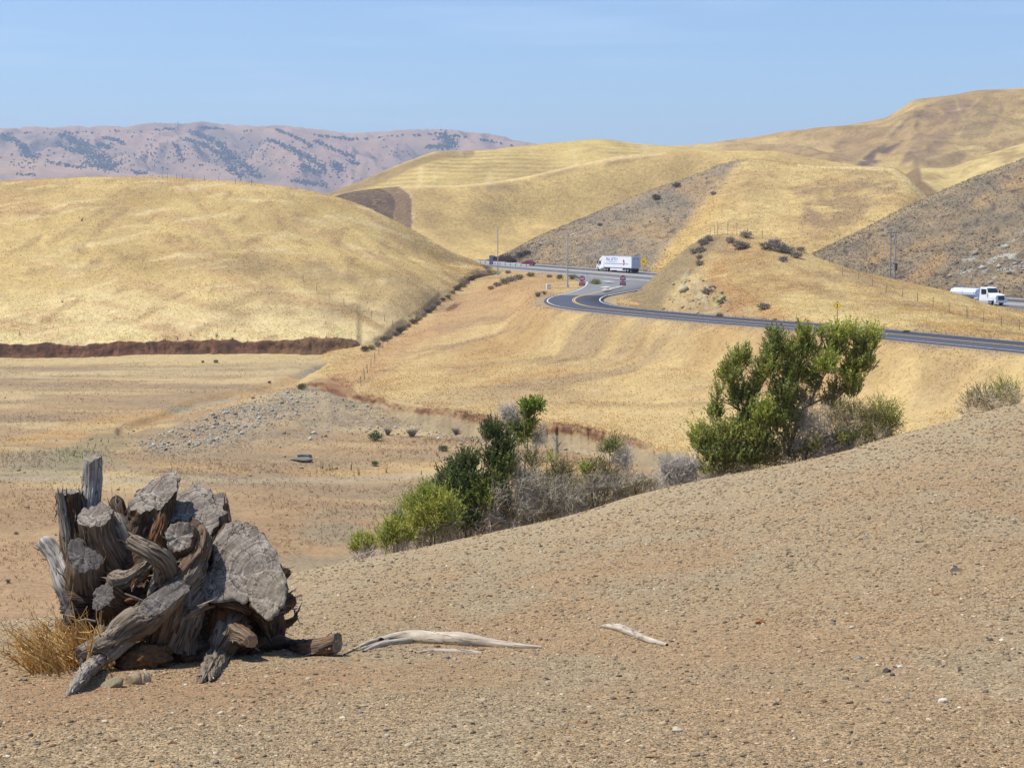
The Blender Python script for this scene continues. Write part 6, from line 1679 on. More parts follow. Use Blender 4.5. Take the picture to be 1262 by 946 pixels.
# loose fibres, splinters and bark shreds along the grain
_rs = np.random.default_rng(91)
VV = np.concatenate([a for a, b, c in SPL]); TT = np.concatenate([b for a, b, c in SPL]); NN = np.concatenate([c for a, b, c in SPL])
vis = np.where((NN[:, 1] < .35))[0]
lines = []
for i in _rs.choice(vis, 1500, replace=False):
    L_ = _rs.uniform(.02, .10); t = np.linspace(0, 1, 4)[:, None]
    d = TT[i] * _rs.choice([-1, 1]) + _rs.normal(0, .16, 3); d /= np.linalg.norm(d)
    P = VV[i] - NN[i] * .004 + d * (L_ * t) + NN[i] * (_rs.uniform(.0, .22) * L_ * t ** 2) + _rs.normal(0, .002, (4, 3))
    col = [np.array([.20, .15, .10]), np.array([.30, .25, .19]), np.array([.10, .07, .045]), np.array([.17, .085, .04]), np.array([.38, .33, .27])][_rs.choice(5, p=[.34, .22, .26, .08, .10])]
    lines.append((P - ST0, _rs.uniform(.0015, .0055) * np.array([.6, 1.0, .8, .15]), col))
V, f, C = tubes(lines, 4)
tag(link('splinters', mesh_np('splinters', V, [f], M_TWIG, False, C), stump), kind='stuff')

# the root mass that joins it all: blobs fused into one skin
bm = bmesh.new()
for (zx, zy, d, rx, rz, rd) in [(600, 590, .1, 300, 170, .40), (430, 600, .05, 190, 150, .34), (840, 560, .14, 150, 190, .30), (650, 430, .14, 170, 150, .26), (350, 540, .08, 120, 130, .24), (640, 720, -.02, 290, 90, .40), (470, 720, -.1, 150, 90, .32), (860, 720, .05, 130, 80, .3), (520, 470, .1, 120, 120, .25), (330, 650, -.05, 110, 90, .28)]:
    r = bmesh.ops.create_icosphere(bm, subdivisions=3, radius=1)
    c = S3(zx, zy, d) - ST0
    for v in r['verts']: v.co = Vector((v.co.x * rx * MPZ + c[0], v.co.y * rd + c[1], v.co.z * rz * MPZ + c[2]))
me = bpy.data.meshes.new('tmp'); bm.to_mesh(me); bm.free()
tmp = link('tmp', me)
md = tmp.modifiers.new('r', 'REMESH'); md.mode = 'VOXEL'; md.voxel_size = .016
bpy.context.view_layer.update()
ev = tmp.evaluated_get(bpy.context.evaluated_depsgraph_get())
me2 = bpy.data.meshes.new_from_object(ev)
bpy.data.objects.remove(tmp)
nv = len(me2.vertices)
co = np.empty(nv * 3, np.float32); me2.vertices.foreach_get('co', co); co = co.reshape(-1, 3).astype(float)
no = np.empty(nv * 3, np.float32); me2.vertices.foreach_get('normal', no); no = no.reshape(-1, 3)
x, y, z = co.T
sw = x * .8 + z * .6
disp = (np.abs(fbm((sw + .25 * y) * 9, (z - x) * 2.6, 4, 71)) - .15) * .11 + fbm(x * 7 + y * 3, z * 7 - y * 4, 4, 72) * .05 + fbm(x * 22, z * 22 + y * 14, 3, 73) * .018
co = co + no * disp[:, None]
fl = np.empty(len(me2.loops), np.int32); me2.loops.foreach_get('vertex_index', fl)
tot = np.empty(len(me2.polygons), np.int32); me2.polygons.foreach_get('loop_total', tot)
quads = fl.reshape(-1, 4) if (tot == 4).all() else None
fcs = []
if quads is not None: fcs = [quads]
else:
    i = 0
    for t in tot: fcs.append(fl[i:i + t][None]); i += t
uv = np.stack([(co[:, 2] * .8 - co[:, 0] * .6) + co[:, 1] * .5, co[:, 0] * .8 + co[:, 2] * .6], 1)
bpy.data.meshes.remove(me2)
link('root_mass', mesh_np('root_mass', co, fcs, M_DARK, True, uv=uv), stump)


# clod of earth caught under the front root, and broken soil at its foot
def lump(name, c, r, mat, col, seed, sub=I3, amp=.25, par=None, facets=0):
    V0, F0 = sub
    dn_ = 1 + amp * fbm(V0[:, 0] * 1.8 + seed, V0[:, 1] * 1.8 + V0[:, 2] * 1.3, 4, seed) + amp * .6 * fbm(V0[:, 2] * 4 + seed, V0[:, 0] * 4 + V0[:, 1] * 2, 3, seed + 1)
    V = V0 * dn_[:, None]
    if facets:
        rr = np.random.default_rng(seed + 50)
        for _ in range(facets):
            nn = rr.normal(size=3); nn /= np.linalg.norm(nn); dd = rr.uniform(.45, .8)
            V = V - nn * np.maximum(0, V @ nn - dd)[:, None]
    V = V * np.asarray(r)
    o = link(name, mesh_np(name, V, [F0], mat, False, np.tile(np.asarray(col), (len(V), 1))), par, Vector(c))
    return o
I4 = ico(5)
M_CLOD = attr_mat('earth_clod', .95, .05, .3, 50, 1.0)
cl_ = lump('earth_clod', S3(505, 772, -.5) - ST0, (100 * MPZ, .16, 54 * MPZ), M_CLOD, alb(128, 98, 66), 81, I4, .3, stump)


def rock(name, px, py, rpx, col, label, group=None, squash=.7, sub=I2, seed=0, wide=1.0):
    h = hit(px, py, ['gravel_ground', 'valley_floor'])
    p = h[0]; r = rpx * p.y / F
    o = lump(name, p + Vector((0, 0, r * squash * .45)), (r * wide * 1.3, r * 1.2, r * squash * 1.3), M_STONE, col, seed, I3, .25, None, 9)
    return tag(o, label, 'rock', group)
rock('rock', 166, 842, 11, alb(168, 146, 114), 'tan angular rock under the front roots of the stump', seed=1)
rock('rock', 180, 840, 6, alb(196, 178, 146), 'small upright pale rock beside the tan one under the stump', squash=1.5, seed=2)
rock('rock', 140, 846, 13, alb(150, 138, 108), 'flat shaded rock between the stump root and the dry grass tuft', squash=.6, seed=3)
rock('rock', 937, 768, 5.5, alb(176, 120, 74), 'lone rust orange stone on the gravel right of the two sticks', seed=4)
rock('rock', 1094, 828, 5, alb(88, 80, 78), 'dark grey stone on the open gravel at lower right', seed=5)
rock('rock', 1162, 865, 5.5, alb(232, 220, 192), 'white angular stone on the gravel at lower right', seed=6)
rock('rock', 1110, 822, 3.2, alb(230, 224, 210), 'small white pebble just right of the dark grey stone', seed=7)
rock('rock', 833, 901, 6.5, alb(206, 192, 166), 'pale rounded stone near the bottom edge right of centre', seed=8)
rock('rock', 594, 863, 5, alb(190, 168, 132), 'buff stone on the gravel below the long driftwood', seed=9, squash=.5, wide=1.3)
rock('rock', 806, 947 - 14, 5, alb(140, 100, 70), 'flat rusty chip of stone at the bottom edge', seed=10, squash=.35, wide=1.9)
rock('rock', 1178, 703, 5, alb(120, 112, 100), 'grey stone half way up the open slope on the right', seed=11, squash=.6, wide=1.3)
rock('rock', 370, 568, 10, alb(128, 124, 112), 'flat grey boulder lying on the valley floor below the talus', seed=12, squash=.35, wide=1.2)
rock('rock', 377, 563, 8, alb(140, 136, 124), 'second flat grey boulder behind the first below the talus', seed=13, squash=.35, wide=1.3)

# ---- dry broom like tuft left of the stump
l = []
h0 = hit(60, 842, ['gravel_ground'])[0]
TB = np.array(h0)
STRAW2 = [alb(238, 198, 118, 1.0), alb(226, 180, 100, 1.0), alb(246, 216, 146, 1.0), alb(200, 154, 86, 1.0)]
for i in range(300):
    bx = rng.uniform(24, 128); by = rng.uniform(800, 846)
    b0 = np.array(hit(bx, by, ['gravel_ground'])[0]) if i % 1 == 0 else b0
    b0[1] = SY - .55 + rng.normal(0, .16) if bx > 70 else SY - .65 + rng.normal(0, .16)
    b0 = at(bx, HOR, b0[1]) * np.array([1, 1, 0]) ; zz_ = drop(b0[0], b0[1], 'gravel_ground'); b0[2] = zz_ - .01
    L_ = rng.uniform(.16, .42) * (1 if bx > 40 else .75)
    d = np.array([rng.normal(-.42, .32), rng.normal(-.1, .35), 1.0]); d /= np.linalg.norm(d)
    k = 6; t = np.linspace(0, 1, k)
    P = b0 + d * (L_ * t)[:, None] + np.cumsum(rng.normal(0, L_ * .04, (k, 3)), 0) * t[:, None]
    P[:, 0] -= t ** 2 * L_ * rng.uniform(-.1, .35); P[:, 2] -= t ** 2 * L_ * rng.uniform(0, .25)
    r = rng.uniform(.002, .0055)
    col = STRAW2[rng.integers(4)] * rng.uniform(.75, 1.15)
    l.append((P, r * (1.15 - .7 * t), col))
    for f in range(2):
        j = rng.integers(2, k - 1); d2 = d + rng.normal(0, .5, 3); d2 /= np.linalg.norm(d2)
        l.append((P[j] + d2 * (L_ * rng.uniform(.12, .3) * np.linspace(0, 1, 3))[:, None], r * np.array([.7, .55, .3]), col))
V, f, C = tubes(l, 4)
tag(link('dry_tuft', mesh_np('dry_tuft', V - TB, [f], M_GRASS, True, C), None, TB), 'tangled tuft of dry golden stalks against the left side of the stump', 'dry plant')

# ---- driftwood lying on the gravel
def stick(name, pts, label, seed, mat=M_DRIFT, lift=.6, strands=(), flute=.05):
    root = None
    rows = []
    for (px, py, r) in pts:
        h = np.array(hit(px, py + r * .8, ['gravel_ground'])[0]); rr = r * h[1] / F
        h[2] += rr * lift
        rows.append((*h, rr))
    rows = np.array(rows); org = rows[len(rows) // 2, :3].copy()
    def tube(name, rows, parent, sd, sides=22):
        Q = catmull(rows, 9); P, R = Q[:, :3], Q[:, 3]
        T = np.gradient(P, axis=0); T /= np.linalg.norm(T, axis=1)[:, None]
        A = np.cross(T, [0, 0, 1.0]); A /= np.linalg.norm(A, axis=1)[:, None]; B = np.cross(A, T)
        th = np.arange(sides + 1) * 2 * np.pi / sides + np.pi * 1.5
        s = np.concatenate([[0], np.cumsum(np.linalg.norm(np.diff(P, axis=0), axis=1))])
        tt, ss = np.meshgrid(th, s)
        k = 1 + flute * 2 * fbm(np.cos(tt) * 3 + sd + ss, np.sin(tt) * 3 + ss * .7, 3, sd)
        V = P[:, None] + A[:, None] * (np.cos(tt) * R[:, None] * k)[..., None] + B[:, None] * (np.sin(tt) * R[:, None] * k)[..., None]
        uv = np.stack([tt * R.mean(), ss + sd], -1)
        return link(name, mesh_np(name, V.reshape(-1, 3) - org, [grid_faces(len(P), sides + 1)], mat, True, uv=uv.reshape(-1, 2)), parent)
    root = tube(name, rows, None, seed); root.location = org
    for i, st in enumerate(strands):
        rs = []
        for (px, py, r) in st:
            h = np.array(hit(px, py + r * .8, ['gravel_ground'])[0]); rr = r * h[1] / F; h[2] += rr * lift; rs.append((*h, rr))
        tube('splinter', np.array(rs), root, seed + 3 + i, 10)
    return tag(root, label, 'driftwood')
stick('driftwood_branch', [(470, 789, 5), (486, 785, 7.5), (510, 783, 9.5), (540, 785, 9.5), (568, 786, 10), (590, 789, 8), (612, 792, 5.5), (640, 795, 3.8), (668, 797, 1.6)], 'long bleached driftwood branch lying on the gravel right of the stump', 3,
      strands=[[(436, 800, 1.6), (452, 792, 3), (470, 787, 4), (495, 783, 5)], [(448, 802, 1.6), (464, 795, 3), (482, 791, 4), (505, 788, 5)], [(440, 801, 1.2), (458, 795, 2.5), (478, 790, 4)]])
stick('buried_stick', [(512, 803, 2), (532, 800, 3.5), (556, 800, 4), (576, 801, 3.5), (594, 803, 1.5)], 'half buried stick just below the long driftwood branch', 8, lift=.1)
stick('driftwood_stick', [(741, 771, 1.6), (754, 771, 4.5), (768, 774, 5.5), (786, 782, 4.5), (804, 789, 4), (822, 794, 2)], 'short pale crooked stick lying by itself on the open gravel', 12)
stick('thin_stick', [(424, 806, 1.2), (434, 801, 1.2), (446, 796, .8)], 'thin brown stick beside the sawn right root of the stump', 15, mat=M_ROOT)
# ------------------------------------------------------------------ vehicles, signs, poles, fences
def paint(name, rgb, rough=.35, spec=.5, metal=0.0, var=.06):
    m, nt, b = new_mat(name, rough, spec)
    b.inputs['Metallic'].default_value = metal
    tc = N(nt, 'ShaderNodeTexCoord')
    n1 = N(nt, 'ShaderNodeTexNoise', Scale=1.7, Detail=5.0)
    nt.links.new(tc.outputs['Object'], n1.inputs['Vector'])
    c = mixc(nt, rgb, ramp(nt, n1.outputs['Fac'], [(.3, 1 - var), (.7, 1 + var)]), 1.0, 'MULTIPLY')
    nt.links.new(c, b.inputs['Base Color'])
    return m
PW = paint('white_paintwork', (.80, .81, .82)); PGL = paint('dark_glass', (.02, .025, .03), .08, .8); PBK = paint('black_rubber', (.025, .025, .027), .8, .2)
PDK = paint('dark_metal', (.06, .06, .065), .6, .4); PRED = paint('red_paintwork', (.36, .02, .05)); PSL = paint('silver_metal', (.55, .57, .60), .3, .5, .6)
PLB = paint('pale_blue_tank', (.62, .70, .82), .3, .5); PGR = paint('galvanised_steel', (.42, .43, .44), .5, .4, .3); PRS = paint('sign_red', (.50, .03, .06), .5); PWS = paint('sign_white', (.80, .78, .78), .5)
PYL = paint('sign_yellow', (.98, .62, .045), .5); PBL = paint('sign_blue', (.04, .07, .22), .5); PBLU = paint('blue_lettering', (.16, .24, .58), .5); PWD = paint('weathered_post', (.20, .165, .13), .9, .1); PTR = paint('grey_trailer_door', (.60, .62, .68), .4); PSK = paint('sign_black', (.02, .02, .02), .6); PMR = paint('marker_white', (.75, .74, .70), .6)
PLAMP = paint('headlamp_glass', (.75, .77, .8), .1, .8)


class MB:
    def __init__(self): self.bm = bmesh.new()
    def box(self, x0, x1, y0, y1, z0, z1):
        r = bmesh.ops.create_cube(self.bm, size=1)
        for v in r['verts']: v.co = Vector(((x0 + x1) / 2 + v.co.x * (x1 - x0), (y0 + y1) / 2 + v.co.y * (y1 - y0), (z0 + z1) / 2 + v.co.z * (z1 - z0)))
        return self
    def prism(self, prof, y0, y1, taper=None):
        """profile in x, z extruded across y; taper: per point inset of y"""
        t = taper or [0] * len(prof)
        a = [self.bm.verts.new((x, y0 + k, z)) for (x, z), k in zip(prof, t)]
        b = [self.bm.verts.new((x, y1 - k, z)) for (x, z), k in zip(prof, t)]
        n = len(prof)
        self.bm.faces.new(a); self.bm.faces.new(b[::-1])
        for i in range(n): self.bm.faces.new((a[i], b[i], b[(i + 1) % n], a[(i + 1) % n]))
        return self
    def prism_x(self, prof, x0, x1):
        a = [self.bm.verts.new((x0, y, z)) for y, z in prof]; b = [self.bm.verts.new((x1, y, z)) for y, z in prof]
        n = len(prof); self.bm.faces.new(a); self.bm.faces.new(b[::-1])
        for i in range(n): self.bm.faces.new((a[i], b[i], b[(i + 1) % n], a[(i + 1) % n]))
        return self
    def cyl(self, p0, p1, r0, r1=None, n=14):
        p0, p1 = Vector(p0), Vector(p1); r1 = r0 if r1 is None else r1
        q = (p1 - p0).to_track_quat('Z', 'Y')
        a = [self.bm.verts.new(p0 + q @ Vector((math.cos(k * 2 * math.pi / n) * r0, math.sin(k * 2 * math.pi / n) * r0, 0))) for k in range(n)]
        b = [self.bm.verts.new(p1 + q @ Vector((math.cos(k * 2 * math.pi / n) * r1, math.sin(k * 2 * math.pi / n) * r1, 0))) for k in range(n)]
        self.bm.faces.new(a[::-1]); self.bm.faces.new(b)
        for i in range(n): self.bm.faces.new((a[i], a[(i + 1) % n], b[(i + 1) % n], b[i]))
        return self
    def poly(self, pts, th=(0, .01, 0)):
        a = [self.bm.verts.new(p) for p in pts]; b = [self.bm.verts.new(Vector(p) + Vector(th)) for p in pts]
        n = len(pts); self.bm.faces.new(a); self.bm.faces.new(b[::-1])
        for i in range(n): self.bm.faces.new((a[i], b[i], b[(i + 1) % n], a[(i + 1) % n]))
        return self
    def build(self, name, mat, parent=None, bevel=0.0, loc=None):
        bmesh.ops.recalc_face_normals(self.bm, faces=self.bm.faces)
        if bevel: bmesh.ops.bevel(self.bm, geom=list(self.bm.edges), offset=bevel, segments=2, affect='EDGES', profile=.6)
        me = bpy.data.meshes.new(name); self.bm.to_mesh(me); self.bm.free(); me.materials.append(mat)
        return link(name, me, parent, loc)


def wheel(parent, x, y, r=.5, w=.3, out=1, hub=None):
    t = MB().cyl((x, y - w / 2, r), (x, y + w / 2, r), r, n=20).build('wheel', PBK, parent, .02)
    s = y + out * (w / 2 + .005)
    MB().cyl((x, s - .02, r), (x, s + .03, r), r * .58, n=14).build('rim', hub or PSL, t)
    return t


def text_mesh(txt, size, mat, parent, name, M):
    cu = bpy.data.curves.new('t', 'FONT'); cu.body = txt; cu.size = size; cu.extrude = .012; cu.align_x = 'CENTER'; cu.align_y = 'CENTER'
    o = bpy.data.objects.new('t', cu); COL.objects.link(o)
    bpy.context.view_layer.update()
    me = bpy.data.meshes.new_from_object(o.evaluated_get(bpy.context.evaluated_depsgraph_get()))
    bpy.data.objects.remove(o)
    me.transform(M); me.materials.clear(); me.materials.append(mat)
    return link(name, me, parent)


def on_hwy(px, off, dz=.03):
    Y, z = hwy_at(px, off)
    r = (px - CX) / F
    return Vector((r * Y, Y, z + dz)), math.atan2(HD[1], HD[0])

# ---- semi truck going away on the far lanes
p, az = on_hwy(759.5, 6.0)
tk = empty('semi_truck', p, az, 'white semi truck hauling a white box trailer with blue lettering on the highway', 'truck')
# x forward; middle of the rig at 0
MB().prism([(9.9, .55), (9.95, 1.25), (9.7, 1.75), (8.5, 2.05), (8.35, 2.1), (8.0, 2.95), (7.3, 3.55), (6.3, 4.0), (5.4, 4.05), (5.35, .55)], -1.22, 1.22, [.12, .1, .14, .1, .02, .06, .12, .2, .2, 0]).build('cab', PW, tk, .06)
for s in (1, -1):
    MB().box(7.1, 7.95, s * 1.2 - .03, s * 1.2 + .03, 1.95, 2.75).build('side_window', PGL, tk)
    MB().box(8.15, 8.3, s * 1.5 - .1, s * 1.5 + .1, 1.9, 2.6).build('mirror', PBK, tk, .02)
    MB().box(9.6, 9.82, s * .95 - .14, s * .95 + .14, 1.05, 1.4).build('headlight', PLAMP, tk, .02)
    MB().cyl((6.6, s * 1.12, .75), (5.5, s * 1.12, .75), .32).build('fuel_tank', PSL, tk)
MB().poly([(8.37, -1.05, 2.12), (8.37, 1.05, 2.12), (8.02, 1.0, 2.93), (8.02, -1.0, 2.93)], (.02, 0, .01)).build('windscreen', PGL, tk)
MB().box(9.93, 9.98, -.55, .55, .85, 1.55).build('grille', PDK, tk)
MB().box(9.8, 10.02, -1.2, 1.2, .4, .8).build('bumper', PW, tk, .04)
MB().box(1.6, 9.3, -.5, .5, .7, 1.0).build('chassis', PDK, tk)
MB().box(-11.2, 4.85, -1.3, 1.3, 1.18, 4.08).build('trailer_box', PW, tk, .03)
MB().box(-11.22, 4.87, -1.315, 1.315, 4.03, 4.1).build('trailer_roof_rail', PSL, tk)
MB().box(-11.24, 4.87, -1.315, 1.315, 1.1, 1.24).build('trailer_floor_rail', PSL, tk)
dr = MB().box(-11.26, -11.19, -1.22, 1.22, 1.3, 3.98).build('rear_door', PTR, tk)
for y in (-.7, -.3, .3, .7): MB().cyl((-11.29, y, 1.35), (-11.29, y, 3.9), .025, n=6).build('lock_rod', PSL, dr)
tx = MB()
for i, (a, b) in enumerate([(-.75, -.5), (-.42, -.2), (.1, .3), (.38, .55), (.62, .8)]): tx.box(-11.285, -11.262, a, b, 3.3, 3.48)
tx.build('rear_lettering', PBL, dr)
MB().box(-11.25, -11.1, -1.2, 1.2, .55, .68).build('underride_bar', PDK, tk)
for y in (-.75, .75): MB().box(-10.6, -10.57, y - .32, y + .32, .15, 1.05).build('mud_flap', PBK, tk)
# blue lettering, stripe and emblem on both sides; too small in the photograph to read
for s in (1, -1):
    y0, y1 = sorted((s * 1.303, s * 1.322))
    t = MB()
    def glyph(x, z, w, h, kind, s=s):
        X = lambda a: x - a if s > 0 else x + a
        q = lambda a, b, c, d: t.box(*sorted((X(a), X(b))), y0, y1, c, d)
        if 'l' in kind: q(0, .22 * w, z, z + h)
        if 'r' in kind: q(.72 * w, w, z, z + h)
        if 't' in kind: q(0, w, z + .8 * h, z + h)
        if 'm' in kind: q(0, w, z + .4 * h, z + .58 * h)
        if 'b' in kind: q(0, w, z, z + .2 * h)
    x = 3.3 if s > 0 else -3.2 - 3.3 + 3.2
    base_x = 3.4 if s > 0 else -2.6
    sg = -1 if s > 0 else 1
    for j, kd_ in enumerate(['ltmb', 'lrb']): glyph(base_x + sg * j * 1.15, 2.95, .95, .7, kd_)
    for j, kd_ in enumerate(['lrb', 'lt', 'ltmb', 'rm']): glyph(base_x + sg * (2.9 + j * .95), 2.95, .75, .75, kd_)
    for j in range(6): glyph(base_x + sg * (.3 + j * 1.0), 2.45, .7, .28, ['lm', 'tb', 'lrm', 'lb', 'ltm', 'rb'][j])
    t.build('side_lettering', PBLU, tk)
    MB().box(-9.5, 4.4, y0, y1, 2.05, 2.19).build('side_stripe', PBLU, tk)
    e = MB(); e.poly([(-6.9, y0, 2.1), (-6.3, y0, 2.9), (-6.6, y0, 3.3), (-7.2, y0, 3.0), (-7.4, y0, 2.4)], (0, y1 - y0, 0)); e.poly([(-7.0, y0, 1.5), (-6.5, y0, 2.0), (-7.1, y0, 2.02)], (0, y1 - y0, 0)); e.build('side_emblem', PRS, tk)
    MB().box(-6.0, 1.2, s * 1.2 - .02, s * 1.2 + .02, .45, 1.15).build('side_skirt', PW, tk)
for x in (8.75, 4.05, 2.75, -8.0, -9.3):
    for s in (1, -1): wheel(tk, x, s * 1.08, .5, .32 if x > 8 else .5, s)

# ---- flatbed like tank truck coming towards the camera on the near lanes
p, az = on_hwy(1209, -6.6)
tt_ = empty('tank_truck', p, az + math.pi, 'white tank truck with a pale blue silver tank coming down the highway', 'truck')
MB().prism([(4.9, .6), (4.95, 1.2), (4.85, 1.62), (3.0, 1.95), (2.85, 1.9), (2.85, .6)], -1.15, 1.15, [.16, .12, .22, .1, .06, .06]).build('hood', PW, tt_, .06)
MB().prism([(2.95, .6), (2.95, 1.85), (2.5, 2.78), (2.2, 2.86), (.9, 2.86), (.82, .6)], -1.12, 1.12, [0, 0, .1, .14, .14, 0]).build('cab', PW, tt_, .05)
MB().poly([(2.97, -.98, 1.92), (2.97, .98, 1.92), (2.6, .9, 2.66), (2.6, -.9, 2.66)], (.02, 0, .015)).build('windscreen', PGL, tt_)
MB().box(4.93, 5.0, -.6, .6, .85, 1.55).build('grille', PDK, tt_)
MB().box(4.75, 5.08, -1.18, 1.18, .42, .82).build('bumper', PW, tt_, .04)
for s in (1, -1):
    MB().box(1.35, 2.5, s * 1.11 - .03, s * 1.11 + .03, 1.75, 2.55).build('side_window', PGL, tt_)
    MB().box(4.72, 4.9, s * .88 - .16, s * .88 + .16, 1.05, 1.4).build('headlight', PLAMP, tt_, .02)
    MB().box(2.75, 2.9, s * 1.4 - .1, s * 1.4 + .1, 1.8, 2.35).build('mirror', PBK, tt_, .02)
    MB().prism([(3.05, .75), (3.15, 1.2), (3.6, 1.35), (4.2, 1.3), (4.45, .85), (4.3, .75)], s * 1.2 - .1, s * 1.2 + .1).build('fender', PW, tt_)
    MB().cyl((.6, s * .95, .9), (-.4, s * .95, .9), .3).build('fuel_tank', PSL, tt_)
MB().box(-6.3, 3.2, -.45, .45, .7, 1.0).build('chassis', PDK, tt_)
tank = MB().prism_x([(-.65, 1.05), (.65, 1.05), (1.2, 1.5), (1.25, 1.95), (.95, 2.4), (.4, 2.55), (-.4, 2.55), (-.95, 2.4), (-1.25, 1.95), (-1.2, 1.5)], -6.6, -.1).build('tank', PLB, tt_, .04)
MB().box(-6.4, -.3, -.32, .32, 2.56, 2.62).build('walkway', PSL, tank)
for x in (-5.0, -1.8): MB().cyl((x, 0, 2.55), (x, 0, 2.78), .3).build('hatch', PSL, tank)
for x in (-6.2, -3.4, -.4): MB().prism_x([(y * 1.012, 1.8 + (z - 1.8) * 1.012) for y, z in [(-.65, 1.05), (.65, 1.05), (1.2, 1.5), (1.25, 1.95), (.95, 2.4), (.4, 2.55), (-.4, 2.55), (-.95, 2.4), (-1.25, 1.95), (-1.2, 1.5)]], x - .05, x + .05).build('tank_band', PSL, tank)
for x in (3.75, -3.6, -4.9):
    for s in (1, -1): wheel(tt_, x, s * 1.0, .5, .3 if x > 3 else .5, s)

# ---- small red car
p, az = on_hwy(651, 5.6)
rc = empty('red_car', p, az + .55, 'small dark red car driving away on the highway', 'car')
MB().prism([(2.1, .3), (2.15, .6), (1.9, .82), (.95, .95), (-1.7, 1.0), (-2.1, .9), (-2.15, .35)], -.86, .86, [.1, .06, .08, .03, .03, .06, .06]).build('body', PRED, rc, .05)
MB().prism([(1.0, .94), (.35, 1.44), (-.9, 1.5), (-1.75, .98)], -.8, .8, [.05, .16, .16, .08]).build('cabin', PRED, rc, .03)
for s in (1, -1):
    MB().poly([(.75, s * .79, 1.0), (.3, s * .685, 1.37), (-.8, s * .675, 1.41), (-1.35, s * .775, 1.03)], (0, s * .015, 0)).build('side_window', PGL, rc)
    MB().box(-2.17, -2.08, s * .65 - .14, s * .65 + .14, .68, .84).build('tail_light', PRS, rc)
    for x in (1.35, -1.3): wheel(rc, x, s * .78, .31, .2, s)
MB().poly([(-.98, -.6, 1.46), (-.98, .6, 1.46), (-1.7, .7, 1.03), (-1.7, -.7, 1.03)], (-.02, 0, .02)).build('rear_window', PGL, rc)
MB().poly([(.97, -.68, 1.0), (.97, .68, 1.0), (.42, .6, 1.4), (.42, -.6, 1.4)], (.02, 0, .02)).build('windscreen', PGL, rc)

# ---- light poles
def stand(px, py, lands):
    for k in range(14):
        for sg in (1, -1):
            h = hit(px, py + sg * k * .7, lands)
            if h: return h[0]
    raise ValueError('no ground at %s %s' % (px, py))
ROADL = ['embankment', 'knoll', 'spur_hill', 'scrub_hill']
def light_pole(px, py, hpx, armpx, label):
    p = stand(px, py, ROADL); H = hpx * p.y / F; Aw = armpx * p.y / F
    r = empty('light_pole', p, 0, label, 'street light')
    MB().cyl((0, 0, -.2), (0, 0, H), .15, .09, 10).build('pole', PGR, r)
    MB().cyl((0, 0, 0), (0, 0, .5), .26, .22, 8).build('base', PGR, r)
    if Aw:
        a = MB()
        pts_ = [(0, 0, H * .93), (Aw * .35, .3, H * .99), (Aw * .75, .5, H * 1.02), (Aw, .6, H * 1.03)]
        for q0, q1 in zip(pts_[:-1], pts_[1:]): a.cyl(q0, q1, .06, n=7)
        arm = a.build('arm', PGR, r)
        MB().prism([(Aw - .35, H * 1.03 - .12), (Aw - .3, H * 1.03 + .1), (Aw + .45, H * 1.03 + .08), (Aw + .55, H * 1.03 - .1)], .42, .78).build('lamp_head', PGR, r, .02)
    return r
light_pole(699.5, 354, 67, 27, 'light pole with a curved arm beside the slip road, in front of the grey spur')
light_pole(613.5, 339, 57, 0, 'plain tall thin pole at the highway shoulder beside the blue sign')


def sign_posts(px, py, H, lands, name, label, rz=0.0, cat='road sign', posts=(0,), pm=None):
    p = stand(px, py, lands); r = empty(name, p, rz, label, cat)
    for x in posts: MB().cyl((x, .06, -.2), (x, .06, H), .045, n=8).build('post', pm or PGR, r)
    return r
# diamond warning signs
def diamond(px, py, ctr_px, half_px, label, symbol, rz):
    p = stand(px, py, ROADL); u = p.y / F
    H = (py - ctr_px) * u; s = half_px * u
    r = sign_posts(px, py, H + s * .8, ROADL, 'warning_sign', label, rz, pm=PWD)
    k = MB(); k.poly([(0, 0, H - s), (s, 0, H), (0, 0, H + s), (-s, 0, H)], (0, .02, 0)); pl_ = k.build('panel', PYL, r)
    k = MB(); q = s * .93; w = s * .03
    for (a, b) in (((0, -q), (q, 0)), ((q, 0), (0, q)), ((0, q), (-q, 0)), ((-q, 0), (0, -q))):
        (ax_, az_), (bx_, bz_) = a, b
        f = 1 - w / s * 1.6
        k.poly([(ax_, -.012, H + az_), (bx_, -.012, H + bz_), (bx_ * f, -.012, H + bz_ * f), (ax_ * f, -.012, H + az_ * f)], (0, .01, 0))
    k.build('border', PSK, pl_)
    k = MB()
    for poly in symbol: k.poly([(x * s * .66, -.014, H + z * s * .66) for x, z in poly], (0, .01, 0))
    k.build('symbol', PSK, pl_)
    return r
diamond(1031.5, 398, 376.5, 5.6, 'orange yellow diamond warning sign with a black arrow beside the slip road', [[(-.1, -.62), (.1, -.62), (.1, .2), (-.1, .2)], [(-.32, .18), (.32, .18), (0, .68)], [(-.3, -.62), (.3, -.62), (.3, -.42), (-.3, -.42)]], -.6)
diamond(793, 335.5, 322.3, 6.0, 'golden yellow diamond warning sign with two black arrows behind the white semi truck', [[(-.32, -.42), (-.14, -.42), (-.14, .2), (-.32, .2)], [(-.45, .16), (-.01, .16), (-.23, .42)], [(.14, -.2), (.32, -.2), (.32, .42), (.14, .42)], [(.01, -.16), (.45, -.16), (.23, -.42)]], -.5)
